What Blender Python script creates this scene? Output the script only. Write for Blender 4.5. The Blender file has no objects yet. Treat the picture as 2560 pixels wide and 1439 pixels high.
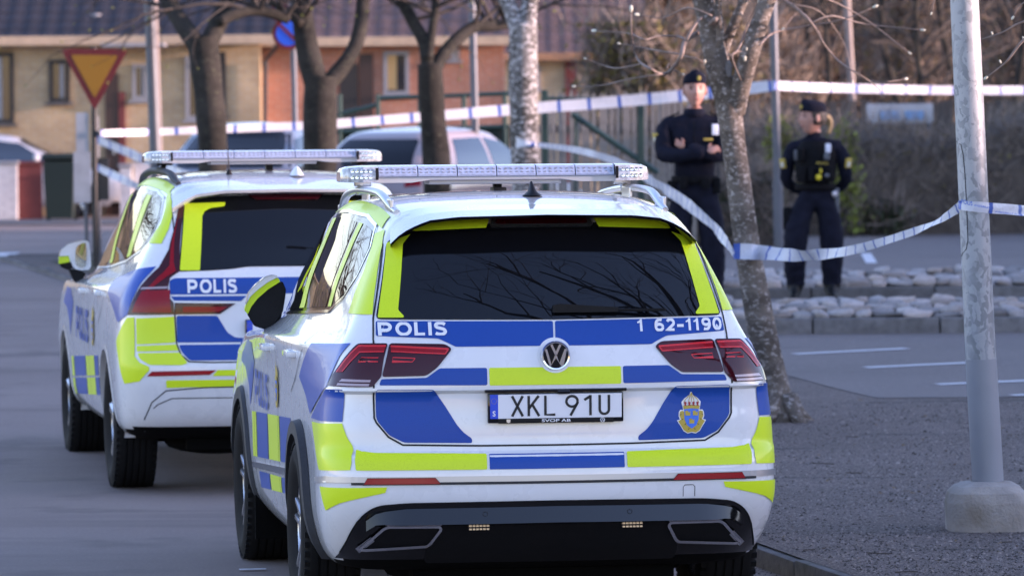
import bpy, bmesh, math, random
from mathutils import Vector, Matrix, Euler, noise
from mathutils.bvhtree import BVHTree
R = math.radians
sc = bpy.context.scene
COL = sc.collection

# ------------------------------------------------------------------ camera
CAM_H = 1.975                      # eye height above the near road, metres
cam_d = bpy.data.cameras.new('camera')
cam = bpy.data.objects.new('camera', cam_d)
COL.objects.link(cam)
cam_d.sensor_width = 36.0
cam_d.lens = 175.8
cam_d.clip_start = 0.5
cam_d.clip_end = 2000.0
cam.matrix_world = (Matrix.Translation((0, 0, CAM_H)) @ Matrix.Rotation(R(90 - 1.803), 4, 'X')
                    @ Matrix.Rotation(R(-0.43), 4, 'Z'))
cam_d.dof.use_dof = True
cam_d.dof.focus_distance = 20.2
cam_d.dof.aperture_fstop = 5.8
cam_d.dof.aperture_blades = 9
sc.camera = cam

# ------------------------------------------------------------------ sky and sun
SUN_EL, SUN_AZ = 7.0, 97.0         # degrees; azimuth measured from +Y (view direction) towards +X
world = bpy.data.worlds.new('World')
sc.world = world
world.use_nodes = True
wn = world.node_tree.nodes
wl = world.node_tree.links
bg = wn['Background']
sky = wn.new('ShaderNodeTexSky')
sky.sky_type = 'NISHITA'
sky.sun_disc = False
sky.sun_elevation = R(SUN_EL)
sky.sun_rotation = R(SUN_AZ)
sky.air_density = 1.0
sky.dust_density = 0.4
sky.ozone_density = 2.0
wl.new(sky.outputs['Color'], bg.inputs['Color'])
bg.inputs['Strength'].default_value = 0.15
sun_d = bpy.data.lights.new('sun', 'SUN')
sun = bpy.data.objects.new('sun', sun_d)
COL.objects.link(sun)
sun_d.energy = 2.1
sun_d.angle = R(2.0)
sun_d.color = (1.0, 0.80, 0.62)
sdir = Vector((math.sin(R(SUN_AZ)) * math.cos(R(SUN_EL)), math.cos(R(SUN_AZ)) * math.cos(R(SUN_EL)), math.sin(R(SUN_EL))))
sun.rotation_euler = (-sdir).to_track_quat('-Z', 'Y').to_euler()
sun.location = sdir * 100
vs = sc.view_settings
vs.view_transform = 'Standard'
vs.look = 'None'
vs.gamma = 1.0
vs.exposure = 2.3
vs.use_white_balance = True         # camera white balance
vs.white_balance_temperature = 6500
vs.white_balance_tint = 39
vs.use_curve_mapping = False
sc.cycles.use_denoising = True
sc.cycles.max_bounces = 6
sc.cycles.transparent_max_bounces = 12

# ------------------------------------------------------------------ materials
MATS = {}
def mat(name, col, rough=0.5, metal=0.0, coat=0.0, spec=0.5, var=None, bump=None, trans=0.0, emit=None, ior=None, alpha=None,
        col2=None, var2=None, rvar=None):
    """Principled material; var=(scale, amount[, detail]) mottles value, col2 mixes a second colour by noise var2=(scale, lo, hi),
    bump=(scale, strength, distance)."""
    m = bpy.data.materials.new(name)
    m.use_nodes = True
    nt = m.node_tree
    b = nt.nodes['Principled BSDF']
    b.inputs['Base Color'].default_value = (*col, 1)
    b.inputs['Roughness'].default_value = rough
    b.inputs['Metallic'].default_value = metal
    b.inputs['Coat Weight'].default_value = coat
    b.inputs['Coat Roughness'].default_value = 0.04
    b.inputs['Specular IOR Level'].default_value = spec
    if trans: b.inputs['Transmission Weight'].default_value = trans
    if ior: b.inputs['IOR'].default_value = ior
    if emit:
        b.inputs['Emission Color'].default_value = (*emit[0], 1)
        b.inputs['Emission Strength'].default_value = emit[1]
    if var or col2 or bump or rvar:
        tc = nt.nodes.new('ShaderNodeTexCoord')
    src = None
    if col2:
        n2 = nt.nodes.new('ShaderNodeTexNoise'); n2.inputs['Scale'].default_value = var2[0]; n2.inputs['Detail'].default_value = 6
        nt.links.new(tc.outputs['Object'], n2.inputs['Vector'])
        mr = nt.nodes.new('ShaderNodeMapRange'); mr.inputs[1].default_value = var2[1]; mr.inputs[2].default_value = var2[2]
        nt.links.new(n2.outputs['Fac'], mr.inputs[0])
        mx = nt.nodes.new('ShaderNodeMix'); mx.data_type = 'RGBA'
        mx.inputs[6].default_value = (*col, 1); mx.inputs[7].default_value = (*col2, 1)
        nt.links.new(mr.outputs[0], mx.inputs[0])
        src = mx.outputs[2]
    if var:
        n = nt.nodes.new('ShaderNodeTexNoise'); n.inputs['Scale'].default_value = var[0]; n.inputs['Detail'].default_value = var[2] if len(var) > 2 else 5
        nt.links.new(tc.outputs['Object'], n.inputs['Vector'])
        mr = nt.nodes.new('ShaderNodeMapRange'); mr.inputs[1].default_value = 0.25; mr.inputs[2].default_value = 0.75
        mr.inputs[3].default_value = 1 - var[1]; mr.inputs[4].default_value = 1 + var[1]
        nt.links.new(n.outputs['Fac'], mr.inputs[0])
        vm = nt.nodes.new('ShaderNodeMix'); vm.data_type = 'RGBA'; vm.blend_type = 'MULTIPLY'; vm.inputs[0].default_value = 1
        vm.inputs[6].default_value = (*col, 1)
        if src: nt.links.new(src, vm.inputs[6])
        nt.links.new(mr.outputs[0], vm.inputs[7])
        src = vm.outputs[2]
    if src: nt.links.new(src, b.inputs['Base Color'])
    if rvar:
        n = nt.nodes.new('ShaderNodeTexNoise'); n.inputs['Scale'].default_value = rvar[0]; n.inputs['Detail'].default_value = 4
        nt.links.new(tc.outputs['Object'], n.inputs['Vector'])
        mr = nt.nodes.new('ShaderNodeMapRange'); mr.inputs[1].default_value = 0.3; mr.inputs[2].default_value = 0.7
        mr.inputs[3].default_value = rvar[1]; mr.inputs[4].default_value = rvar[2]
        nt.links.new(n.outputs['Fac'], mr.inputs[0]); nt.links.new(mr.outputs[0], b.inputs['Roughness'])
    if bump:
        n = nt.nodes.new('ShaderNodeTexNoise'); n.inputs['Scale'].default_value = bump[0]; n.inputs['Detail'].default_value = 6
        nt.links.new(tc.outputs['Object'], n.inputs['Vector'])
        bp = nt.nodes.new('ShaderNodeBump'); bp.inputs['Strength'].default_value = bump[1]; bp.inputs['Distance'].default_value = bump[2]
        nt.links.new(n.outputs['Fac'], bp.inputs['Height']); nt.links.new(bp.outputs[0], b.inputs['Normal'])
    MATS[name] = m
    return m

mat('paint_white', (0.77, 0.78, 0.79), 0.28, coat=1.0, var=(11.0, 0.03, 8), rvar=(9.0, 0.24, 0.34))
def film(name, col, rough):                # retroreflective film with a faint honeycomb
    m = mat(name, col, rough, coat=0.08, spec=0.3)
    nt = m.node_tree; b = nt.nodes['Principled BSDF']
    tc = nt.nodes.new('ShaderNodeTexCoord'); v = nt.nodes.new('ShaderNodeTexVoronoi'); v.feature = 'DISTANCE_TO_EDGE'
    v.inputs['Scale'].default_value = 170
    nt.links.new(tc.outputs['Object'], v.inputs['Vector'])
    mr = nt.nodes.new('ShaderNodeMapRange'); mr.inputs[1].default_value = 0.0; mr.inputs[2].default_value = 0.12
    mr.inputs[3].default_value = 0.86; mr.inputs[4].default_value = 1.0
    nt.links.new(v.outputs['Distance'], mr.inputs[0])
    mx = nt.nodes.new('ShaderNodeMix'); mx.data_type = 'RGBA'; mx.blend_type = 'MULTIPLY'; mx.inputs[0].default_value = 1
    mx.inputs[6].default_value = (*col, 1); nt.links.new(mr.outputs[0], mx.inputs[7])
    nt.links.new(mx.outputs[2], b.inputs['Base Color'])
    return m
film('film_blue', (0.004, 0.068, 0.36), 0.45)
film('film_yellow', (0.66, 0.86, 0.012), 0.38)
mat('film_white', (0.82, 0.83, 0.85), 0.35, coat=0.3)
mat('gloss_blue', (0.006, 0.072, 0.38), 0.36, coat=0.22, spec=0.3)
mat('gloss_yellow', (0.66, 0.86, 0.012), 0.38, coat=0.22, spec=0.3)
mat('glass_dark', (0.004, 0.0045, 0.006), 0.015, spec=0.5, coat=0.0)
mat('glass_side', (0.006, 0.006, 0.007), 0.01, spec=1.0, ior=1.9)
mat('gloss_black', (0.003, 0.003, 0.004), 0.06, coat=0.3)
mat('black_plastic', (0.006, 0.006, 0.007), 0.55, spec=0.25, var=(40, 0.2))
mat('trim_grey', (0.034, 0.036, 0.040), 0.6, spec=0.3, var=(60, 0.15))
mat('underbody', (0.003, 0.003, 0.003), 0.9, spec=0.1)
mat('rubber', (0.0075, 0.0075, 0.008), 0.8, spec=0.2, var=(20, 0.25), bump=(150, 0.2, 0.003))
mat('seam', (0.01, 0.01, 0.012), 0.7)
mat('chrome', (0.82, 0.83, 0.85), 0.08, metal=1.0)
mat('satin_metal', (0.62, 0.63, 0.66), 0.3, metal=1.0)
mat('alloy', (0.55, 0.56, 0.58), 0.25, metal=0.9)
mat('alloy_dark', (0.03, 0.03, 0.034), 0.35, metal=0.4)
mat('lamp_red', (0.30, 0.004, 0.009), 0.12, coat=0.2, spec=0.25)
mat('lamp_dark', (0.050, 0.003, 0.007), 0.06, coat=0.35, spec=0.3)
mat('lamp_line', (0.75, 0.012, 0.012), 0.25, coat=0.5)
mat('lamp_clear', (0.42, 0.30, 0.32), 0.15, coat=1.0)
mat('reflector_red', (0.36, 0.006, 0.010), 0.18, coat=1.0)
mat('plate_white', (0.80, 0.81, 0.84), 0.35)
mat('plate_ink', (0.012, 0.012, 0.014), 0.5)
mat('plate_blue', (0.01, 0.07, 0.62), 0.4)
mat('gold', (0.50, 0.36, 0.04), 0.4)
mat('crest_red', (0.36, 0.01, 0.02), 0.4)
mat('crest_blue', (0.03, 0.17, 0.70), 0.4)
mat('bowl_grey', (0.20, 0.22, 0.28), 0.4)
mat('strip_metal', (0.52, 0.53, 0.56), 0.34, metal=0.85)
mat('bar_lens', (0.36, 0.42, 0.56), 0.12, coat=1.0, var=(60, 0.18, 2))
mat('bar_end', (0.46, 0.48, 0.52), 0.10, coat=1.0, var=(70, 0.4, 2))
mat('bar_base', (0.42, 0.43, 0.46), 0.35, metal=0.3)
mat('led', (0.35, 0.32, 0.22), 0.2, emit=((1.0, 0.88, 0.55), 0.06))

# ------------------------------------------------------------------ mesh helpers
class MB:
    """collects shapes into one mesh"""
    def __init__(s): s.v = []; s.f = []; s.mi = []; s.cur = 0
    def add(s, vs, fs):
        o = len(s.v); s.v += [tuple(v) for v in vs]
        for f in fs: s.f.append([i + o for i in f]); s.mi.append(s.cur)
        return s
    def box(s, c, d, rot=None, taper=1.0):
        hx, hy, hz = d[0] / 2, d[1] / 2, d[2] / 2
        vs = []
        for z in (-hz, hz):
            k = taper if z > 0 else 1.0
            for x, y in ((-hx, -hy), (hx, -hy), (hx, hy), (-hx, hy)):
                p = Vector((x * k, y * k, z))
                if rot is not None: p = rot @ p
                vs.append(Vector(c) + p)
        return s.add(vs, [(3, 2, 1, 0), (4, 5, 6, 7), (0, 1, 5, 4), (1, 2, 6, 5), (2, 3, 7, 6), (3, 0, 4, 7)])
    def bbox(s, c, d, b=0.01, rot=None):
        """box with chamfered edges"""
        bm = bmesh.new(); bmesh.ops.create_cube(bm, size=1.0)
        bmesh.ops.scale(bm, vec=d, verts=bm.verts)
        bmesh.ops.bevel(bm, geom=bm.edges[:], offset=b, segments=2, affect='EDGES', profile=0.6)
        vs = [v.co.copy() for v in bm.verts]
        for i, v in enumerate(bm.verts): v.index = i
        fs = [[v.index for v in f.verts] for f in bm.faces]
        bm.free()
        return s.add([Vector(c) + (rot @ v if rot is not None else v) for v in vs], fs)
    def tube(s, pts, rad, n=8, caps=True, squash=None):
        pts = [Vector(p) for p in pts]
        rads = rad if isinstance(rad, (list, tuple)) else [rad] * len(pts)
        vs, fs = [], []
        up = None
        for i, p in enumerate(pts):
            t = (pts[min(i + 1, len(pts) - 1)] - pts[max(i - 1, 0)])
            if t.length < 1e-9: t = Vector((0, 0, 1))
            t.normalize()
            if up is None:
                up = Vector((0, 0, 1)) if abs(t.z) < 0.9 else Vector((1, 0, 0))
            a = t.cross(up)
            if a.length < 1e-6: a = t.cross(Vector((1, 0, 0)))
            a.normalize(); b = a.cross(t).normalized(); up = b
            for k in range(n):
                th = 2 * math.pi * k / n
                q = (squash or 1.0)
                vs.append(p + a * math.cos(th) * rads[i] + b * math.sin(th) * rads[i] * q)
        for i in range(len(pts) - 1):
            for k in range(n):
                fs.append((i * n + k, i * n + (k + 1) % n, (i + 1) * n + (k + 1) % n, (i + 1) * n + k))
        if caps:
            fs.append(list(range(n))[::-1]); fs.append([(len(pts) - 1) * n + k for k in range(n)])
        return s.add(vs, fs)
    def lathe(s, prof, n=32, axis='z', c=(0, 0, 0)):
        """profile of (radius, height) revolved; axis z or x"""
        vs, fs = [], []
        for r_, h in prof:
            for k in range(n):
                th = 2 * math.pi * k / n
                a, b = r_ * math.cos(th), r_ * math.sin(th)
                v = (a, b, h) if axis == 'z' else (h, a, b) if axis == 'x' else (b, h, a)
                vs.append(Vector(c) + Vector(v))
        for i in range(len(prof) - 1):
            for k in range(n):
                fs.append((i * n + k, i * n + (k + 1) % n, (i + 1) * n + (k + 1) % n, (i + 1) * n + k))
        return s.add(vs, fs)
    def ell(s, c, r, nu=12, nv=8, rot=None):
        vs, fs = [], []
        for j in range(nv + 1):
            ph = math.pi * j / nv
            for k in range(nu):
                th = 2 * math.pi * k / nu
                p = Vector((r[0] * math.sin(ph) * math.cos(th), r[1] * math.sin(ph) * math.sin(th), r[2] * math.cos(ph)))
                if rot is not None: p = rot @ p
                vs.append(Vector(c) + p)
        for j in range(nv):
            for k in range(nu):
                fs.append((j * nu + k, (j + 1) * nu + k, (j + 1) * nu + (k + 1) % nu, j * nu + (k + 1) % nu))
        return s.add(vs, fs)
    def prism(s, poly, d0, d1, axis='y'):
        """2-d polygon extruded along an axis"""
        n = len(poly)
        def P(a, b, t): return (a, t, b) if axis == 'y' else (t, a, b) if axis == 'x' else (a, b, t)
        vs = [P(a, b, d0) for a, b in poly] + [P(a, b, d1) for a, b in poly]
        fs = [list(range(n)), list(range(2 * n - 1, n - 1, -1))] + [(i, i + n, (i + 1) % n + n, (i + 1) % n) for i in range(n)]
        return s.add(vs, fs)
    def quadstrip(s, a, b):
        n = len(a)
        return s.add(list(a) + list(b), [(i, i + 1, n + i + 1, n + i) for i in range(n - 1)])
    def mesh(s, name, mats, smooth=None):
        me = bpy.data.meshes.new(name)
        me.from_pydata([tuple(v) for v in s.v], [], s.f)
        for m in (mats if isinstance(mats, (list, tuple)) else [mats]):
            me.materials.append(MATS[m] if isinstance(m, str) else m)
        if any(s.mi): me.polygons.foreach_set('material_index', s.mi)
        bm = bmesh.new(); bm.from_mesh(me); bmesh.ops.recalc_face_normals(bm, faces=bm.faces); bm.to_mesh(me); bm.free()
        if smooth is not None:
            me.shade_smooth()
            if smooth < 180: me.set_sharp_from_angle(angle=R(smooth))
        return me
    def build(s, name, mats, parent=None, smooth=None, **props):
        return link(name, s.mesh(name, mats, smooth), parent, **props)

def link(name, me, parent=None, **props):
    o = bpy.data.objects.new(name, me)
    COL.objects.link(o)
    if parent is not None: o.parent = parent
    for k, v in props.items(): o[k] = v
    return o
def thing(name, label, category, loc=(0, 0, 0), rz=0.0, group=None, rx=0.0):
    o = bpy.data.objects.new(name, None); COL.objects.link(o)
    o.empty_display_size = 0.2
    o.location = loc; o.rotation_euler = (rx, 0, rz); o['label'] = label; o['category'] = category
    if group: o['group'] = group
    return o
def tag(o, label, category, group=None):
    o['label'] = label; o['category'] = category
    if group: o['group'] = group
    return o
def copy_tree(o, parent=None):
    c = o.copy(); COL.objects.link(c); c.parent = parent
    for ch in o.children: copy_tree(ch, c)
    return c
def smoothstep(a, b, x):
    t = min(1, max(0, (x - a) / (b - a))); return t * t * (3 - 2 * t)
def lerp_tab(tab, x):
    if x <= tab[0][0]: return tab[0][1]
    for (x0, y0), (x1, y1) in zip(tab, tab[1:]):
        if x <= x1: return y0 + (y1 - y0) * (x - x0) / (x1 - x0)
    return tab[-1][1]
def round_poly(poly, r=0.01, n=3):
    """fillet the corners of a polygon"""
    out = []
    N = len(poly)
    for i in range(N):
        p0, p, p1 = Vector(poly[i - 1]), Vector(poly[i]), Vector(poly[(i + 1) % N])
        a, b = p0 - p, p1 - p
        if a.length < 1e-6 or b.length < 1e-6: continue
        k = min(r, a.length * 0.45, b.length * 0.45)
        A, B = p + a.normalized() * k, p + b.normalized() * k
        for j in range(n + 1):
            t = j / n
            out.append(tuple((1 - t) ** 2 * A + 2 * t * (1 - t) * p + t * t * B))
    return out
def stroke(pts, w, closed=False):
    """outline polygon of a 2-d polyline of width w"""
    P = [Vector(p) for p in pts]; L, Rr = [], []
    for i, p in enumerate(P):
        t = (P[min(i + 1, len(P) - 1)] - P[max(i - 1, 0)]).normalized()
        nrm = Vector((-t.y, t.x))
        # mitre
        if 0 < i < len(P) - 1:
            t0 = (P[i] - P[i - 1]).normalized(); c = max(0.35, nrm.dot(Vector((-t0.y, t0.x))))
        else: c = 1
        L.append(tuple(p + nrm * w / 2 / c)); Rr.append(tuple(p - nrm * w / 2 / c))
    return L, Rr

def text_mesh(body, bold=0.0, shear=0.0, spacing=1.0):
    """2-d triangles of a text of unit size"""
    cu = bpy.data.curves.new('lettering', 'FONT')
    cu.body = body; cu.size = 1.0; cu.offset = bold; cu.shear = shear; cu.space_character = spacing; cu.resolution_u = 4
    ob = bpy.data.objects.new('lettering', cu); COL.objects.link(ob)
    dg = bpy.context.evaluated_depsgraph_get(); dg.update()
    me = bpy.data.meshes.new_from_object(ob.evaluated_get(dg))
    vs = [(v.co.x, v.co.y) for v in me.vertices]; fs = [tuple(p.vertices) for p in me.polygons]
    bpy.data.objects.remove(ob); bpy.data.curves.remove(cu); bpy.data.meshes.remove(me)
    return vs, fs
# ------------------------------------------------------------------ ground: road, gravel verge, parking area, kerbs
def ground_mat(name, c1, c2, scale_big, speck, speck_col, rough=0.9, bump=(260, 0.5, 0.01), stain=None, streak=None, grain=(0.58, 0.78, 0.60, 0.80)):
    m = bpy.data.materials.new(name); m.use_nodes = True
    nt = m.node_tree; b = nt.nodes['Principled BSDF']; b.inputs['Roughness'].default_value = rough; b.inputs['Specular IOR Level'].default_value = 0.3
    tc = nt.nodes.new('ShaderNodeTexCoord')
    def nz(scale, detail=6, vec=None, rough_=0.6):
        n = nt.nodes.new('ShaderNodeTexNoise'); n.inputs['Scale'].default_value = scale; n.inputs['Detail'].default_value = detail; n.inputs['Roughness'].default_value = rough_
        nt.links.new(vec or tc.outputs['Object'], n.inputs['Vector']); return n.outputs['Fac']
    def mixc(fac, a, c, lo, hi):
        mr = nt.nodes.new('ShaderNodeMapRange'); mr.inputs[1].default_value = lo; mr.inputs[2].default_value = hi; nt.links.new(fac, mr.inputs[0])
        mx = nt.nodes.new('ShaderNodeMix'); mx.data_type = 'RGBA'; nt.links.new(mr.outputs[0], mx.inputs[0])
        for s, v in ((6, a), (7, c)):
            if isinstance(v, tuple): mx.inputs[s].default_value = (*v, 1)
            else: nt.links.new(v, mx.inputs[s])
        return mx.outputs[2]
    col = mixc(nz(scale_big), c1, c2, 0.35, 0.65)
    col = mixc(nz(speck, 3), col, speck_col, grain[0], grain[1])
    d = tuple(x * 0.55 for x in c1)
    col = mixc(nz(speck * 0.6, 4), col, d, grain[2], grain[3])
    if stain: col = mixc(nz(stain[0], 4), col, stain[1], stain[2], stain[3])
    if streak:          # long dark cracks and tracks
        mp = nt.nodes.new('ShaderNodeMapping'); mp.inputs['Scale'].default_value = (0.5, 2.6, 1); mp.inputs['Rotation'].default_value = (0, 0, R(12)); nt.links.new(tc.outputs['Object'], mp.inputs['Vector'])
        col = mixc(nz(streak[0], 3, mp.outputs[0]), col, streak[1], streak[2], streak[3])
    nt.links.new(col, b.inputs['Base Color'])
    bp = nt.nodes.new('ShaderNodeBump'); bp.inputs['Strength'].default_value = bump[1]; bp.inputs['Distance'].default_value = bump[2]
    nt.links.new(nz(bump[0], 4), bp.inputs['Height']); nt.links.new(bp.outputs[0], b.inputs['Normal'])
    MATS[name] = m; return m
ground_mat('asphalt', (0.220, 0.176, 0.158), (0.268, 0.214, 0.192), 0.35, 60, (0.40, 0.33, 0.30), 0.85, stain=(1.1, (0.160, 0.130, 0.118), 0.56, 0.74), streak=(0.45, (0.175, 0.140, 0.126), 0.52, 0.74))
ground_mat('asphalt_far', (0.165, 0.142, 0.133), (0.200, 0.172, 0.161), 0.25, 30, (0.31, 0.28, 0.27), 0.85, streak=(0.6, (0.10, 0.088, 0.084), 0.66, 0.72))
ground_mat('gravel', (0.150, 0.122, 0.108), (0.245, 0.200, 0.180), 0.7, 95, (0.50, 0.42, 0.385), 0.95, bump=(110, 1.0, 0.03), grain=(0.50, 0.68, 0.50, 0.66), streak=(0.8, (0.075, 0.07, 0.07), 0.62, 0.74))
mat('kerb', (0.15, 0.142, 0.14), 0.9, var=(14, 0.3), bump=(60, 0.6, 0.01), col2=(0.10, 0.095, 0.085), var2=(3.0, 0.5, 0.7))
mat('cobble', (0.42, 0.385, 0.37), 0.85, var=(9, 0.3), bump=(40, 0.4, 0.01))
mat('cobble_warm', (0.42, 0.35, 0.31), 0.85, var=(9, 0.3), bump=(40, 0.4, 0.01))
mat('cobble_dark', (0.27, 0.25, 0.24), 0.85, var=(9, 0.3), bump=(40, 0.4, 0.01))
mat('moss_soil', (0.075, 0.070, 0.050), 0.95, var=(6, 0.4), col2=(0.10, 0.11, 0.035), var2=(5, 0.45, 0.65), bump=(30, 0.5, 0.02))
mat('road_paint', (0.62, 0.62, 0.64), 0.7, var=(30, 0.2), col2=(0.25, 0.25, 0.26), var2=(18, 0.62, 0.72))
mat('grass', (0.055, 0.065, 0.028), 0.95, var=(8, 0.4), col2=(0.09, 0.075, 0.05), var2=(1.5, 0.4, 0.6), bump=(50, 0.7, 0.03))

def object_variation(name, lo, hi):
    """each stone its own shade"""
    nt = MATS[name].node_tree; b = nt.nodes['Principled BSDF']; lk = b.inputs['Base Color'].links[0]; src = lk.from_socket
    oi = nt.nodes.new('ShaderNodeObjectInfo'); mr = nt.nodes.new('ShaderNodeMapRange'); mr.inputs[3].default_value = lo; mr.inputs[4].default_value = hi; nt.links.new(oi.outputs['Random'], mr.inputs[0])
    mx = nt.nodes.new('ShaderNodeMix'); mx.data_type = 'RGBA'; mx.blend_type = 'MULTIPLY'; mx.inputs[0].default_value = 1; nt.links.new(src, mx.inputs[6]); nt.links.new(mr.outputs[0], mx.inputs[7]); nt.links.new(mx.outputs[2], b.inputs['Base Color'])
for nm_ in ('cobble', 'cobble_warm', 'cobble_dark'): object_variation(nm_, 0.55, 1.15)
object_variation('kerb', 0.75, 1.2)
H_ROAD = [(0, 1.975), (29, 1.975), (33, 1.90), (39, 1.70), (44, 1.57), (54, 1.50), (66, 1.45), (90, 1.44), (700, 1.44)]
H_VERGE = [(0, 1.90), (22, 1.885), (23.3, 1.875), (30.4, 1.78), (33.5, 1.74), (39.3, 1.62), (43.9, 1.53), (54, 1.45), (66, 1.42), (90, 1.40)]
def zroad(y): return CAM_H - lerp_tab(H_ROAD, y)
def zverge(y): return CAM_H - lerp_tab(H_VERGE, y)
def xkerb(y): return 1.18 - 0.1965 * (y - 22.1)
def at(px, py, d):
    """world point on the photograph's ray through a pixel at horizontal distance d (used to survey the place)"""
    v = cam.matrix_world.to_3x3() @ Vector(((px - 1280) / 12500.0, -(py - 719.5) / 12500.0, -1.0))
    return cam.matrix_world.translation + v * (d / v.y)

ys = [-40, -10] + [i * 1.0 for i in range(0, 100)] + [120, 160, 250, 700]
def sheet(name, xs_of_y, ys_, zf, m, kind='structure', n=12, **k):
    mb = MB(); rows = []
    for y in ys_:
        a, b = xs_of_y(y)
        rows.append([Vector((a + (b - a) * i / n, y, zf(y))) for i in range(n + 1)])
    vs_ = [p for r_ in rows for p in r_]
    mb.add(vs_, [(j * (n + 1) + i, j * (n + 1) + i + 1, (j + 1) * (n + 1) + i + 1, (j + 1) * (n + 1) + i) for j in range(len(rows) - 1) for i in range(n)])
    return mb.build(name, m, None, smooth=180, kind=kind, **k)
sheet('road', lambda y: (-300, 300), ys, zroad, 'asphalt')
ysv = [2 + 0.5 * i for i in range(0, 115)]
verge = sheet('gravel_verge', lambda y: (xkerb(y) + 0.045, 60), ysv, zverge, 'gravel', n=40)
sheet('parking_area', lambda y: (max(xkerb(y) + 3.2, 1.6 + 0.25 * math.sin(y * 1.7)), 60), [32.4 + 0.5 * i for i in range(0, 80)], lambda y: zverge(y) + 0.004, 'asphalt_far', n=30)
sheet('grass_strip', lambda y: (xkerb(y) + 0.35, xkerb(y) + 2.9), [40 + 0.5 * i for i in range(0, 34)], lambda y: zverge(y) + 0.008, 'grass')
# far footway in front of the gardens on the left
sheet('footway', lambda y: (-60, -2), [79, 80, 82, 83.5], lambda y: zroad(y) + 0.02, 'kerb')

# kerb stones along the verge, one object each
ks = MB(); ks.bbox((0, 0, 0), (0.12, 0.985, 0.30), 0.012); kerb_me = ks.mesh('kerb_stone', 'kerb', 40)
random.seed(5)
ang = math.atan2(-0.1965, 1.0)
y = 14.0
while y < 59:
    c = y + 0.49
    o = link('kerb_stone', kerb_me, verge)
    o.location = (xkerb(c) + 0.06, c, zverge(c) - 0.152 + random.uniform(-0.006, 0.006))
    o.rotation_euler = (math.atan2(zverge(c + 0.5) - zverge(c - 0.5), 1.0), random.uniform(-0.02, 0.02), -ang * -1 * -1 if False else -math.atan(-0.1965) * 1.0)
    o.rotation_euler.z = math.atan(0.1965)
    y += 0.985
# corner of the verge at the far junction
for k in range(7):
    a = k / 6
    o = link('kerb_stone', kerb_me, verge)
    o.location = (xkerb(59) + 0.06 + 0.5 + 0.95 * k, 59.6 + 0.25 * k, zverge(59) - 0.14); o.rotation_euler.z = R(-75)

# painted lines (oblique bays, road dashes)
def painted(name, a, b, w, zf, lab=None):
    a, b = Vector(a), Vector(b); t = (b - a).normalized(); nrm = Vector((-t.y, t.x)) * w / 2
    n = 10; L = []; Rr = []
    for i in range(n + 1):
        p = a.lerp(b, i / n)
        for q, lst in ((p + nrm, L), (p - nrm, Rr)): lst.append(Vector((q.x, q.y, zf(q.y) + 0.009)))
    mb = MB(); mb.quadstrip(L, Rr)
    o = mb.build(name, 'road_paint', None, kind='structure'); return o
for a, b in (((2.08, 36.85), (2.95, 37.40)), ((2.50, 35.35), (3.32, 35.80)), ((2.86, 33.65), (3.75, 34.05)), ((3.25, 32.50), (4.2, 32.9))):
    painted('bay_line', a, b, 0.11, zverge)
painted('road_dash', (3.85, 53.5), (4.05, 57.2), 0.12, zverge)
painted('give_way_line', (-8.5, 61.0), (-6.05, 61.0), 1.3, lambda y: zroad(y))

# two cobbled strips with kerbs
cob_me = []
for k in range(6):
    mb = MB(); random.seed(40 + k)
    bm = bmesh.new(); bmesh.ops.create_icosphere(bm, subdivisions=2, radius=1.0)
    for v in bm.verts:
        p = v.co.copy(); f = 1 + 0.36 * noise.noise(p * 1.3 + Vector((k * 7, 0, 0)))
        v.co = Vector((math.copysign(abs(p.x) ** 0.6, p.x) * 0.48 * f, math.copysign(abs(p.y) ** 0.6, p.y) * 0.48 * f, math.copysign(abs(p.z) ** 0.6, p.z) * 0.5 * (f + 0.15 * p.x * (k % 3 - 1))))
    me = bpy.data.meshes.new('cobblestone'); bm.to_mesh(me); bm.free(); me.materials.append(MATS[['cobble', 'cobble_warm', 'cobble_dark'][k % 3] if k != 2 else 'cobble']); me.shade_smooth(); cob_me.append(me)
def cobble_strip(name, y0, depth, x0, x1, rise, kh):
    zb = zverge(y0)
    bed = MB(); bed.add([(x0, y0 + 0.11, zb + kh - 0.02), (x1, y0 + 0.11, zb + kh - 0.02), (x1, y0 + depth, zb + kh - 0.02 + rise), (x0, y0 + depth, zb + kh - 0.02 + rise), (x0, y0 + depth + 0.02, zb - 0.1), (x1, y0 + depth + 0.02, zb - 0.1)], [(0, 1, 2, 3), (3, 2, 5, 4)])
    root = bed.build(name, 'moss_soil', None, kind='structure')
    random.seed(int(y0 * 10))
    kx = x0
    while kx < x1:
        L = random.uniform(0.95, 1.25)
        mb = MB(); mb.bbox((kx + L / 2, y0 + 0.05, zb + kh / 2 - 0.08), (L - 0.012, 0.14, kh + 0.16), 0.018)
        mb.build('kerb_stone', 'kerb', root, smooth=40); kx += L
    nr = 5
    for r_ in range(nr):
        yy = y0 + 0.20 + (depth - 0.25) * r_ / (nr - 1)
        x = x0 + random.uniform(0, 0.15)
        while x < x1:
            w = random.uniform(0.11, 0.27)
            o = link('cobblestone', random.choice(cob_me), root)
            o.location = (x + w / 2, yy + random.uniform(-0.03, 0.03), zb + kh - 0.01 + rise * (yy - y0) / depth + random.uniform(-0.012, 0.012))
            o.scale = (w * 1.08, random.uniform(0.19, 0.25), random.uniform(0.05, 0.105)); o.rotation_euler = (random.uniform(-0.15, 0.15), random.uniform(-0.15, 0.15), random.uniform(-0.2, 0.2))
            x += w
    return root
cobble_strip('median_strip', 39.3, 0.95, 1.3, 8.4, 0.11, 0.125)
cobble_strip('median_strip', 44.7, 0.95, 1.6, 9.2, 0.12, 0.10)

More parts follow.
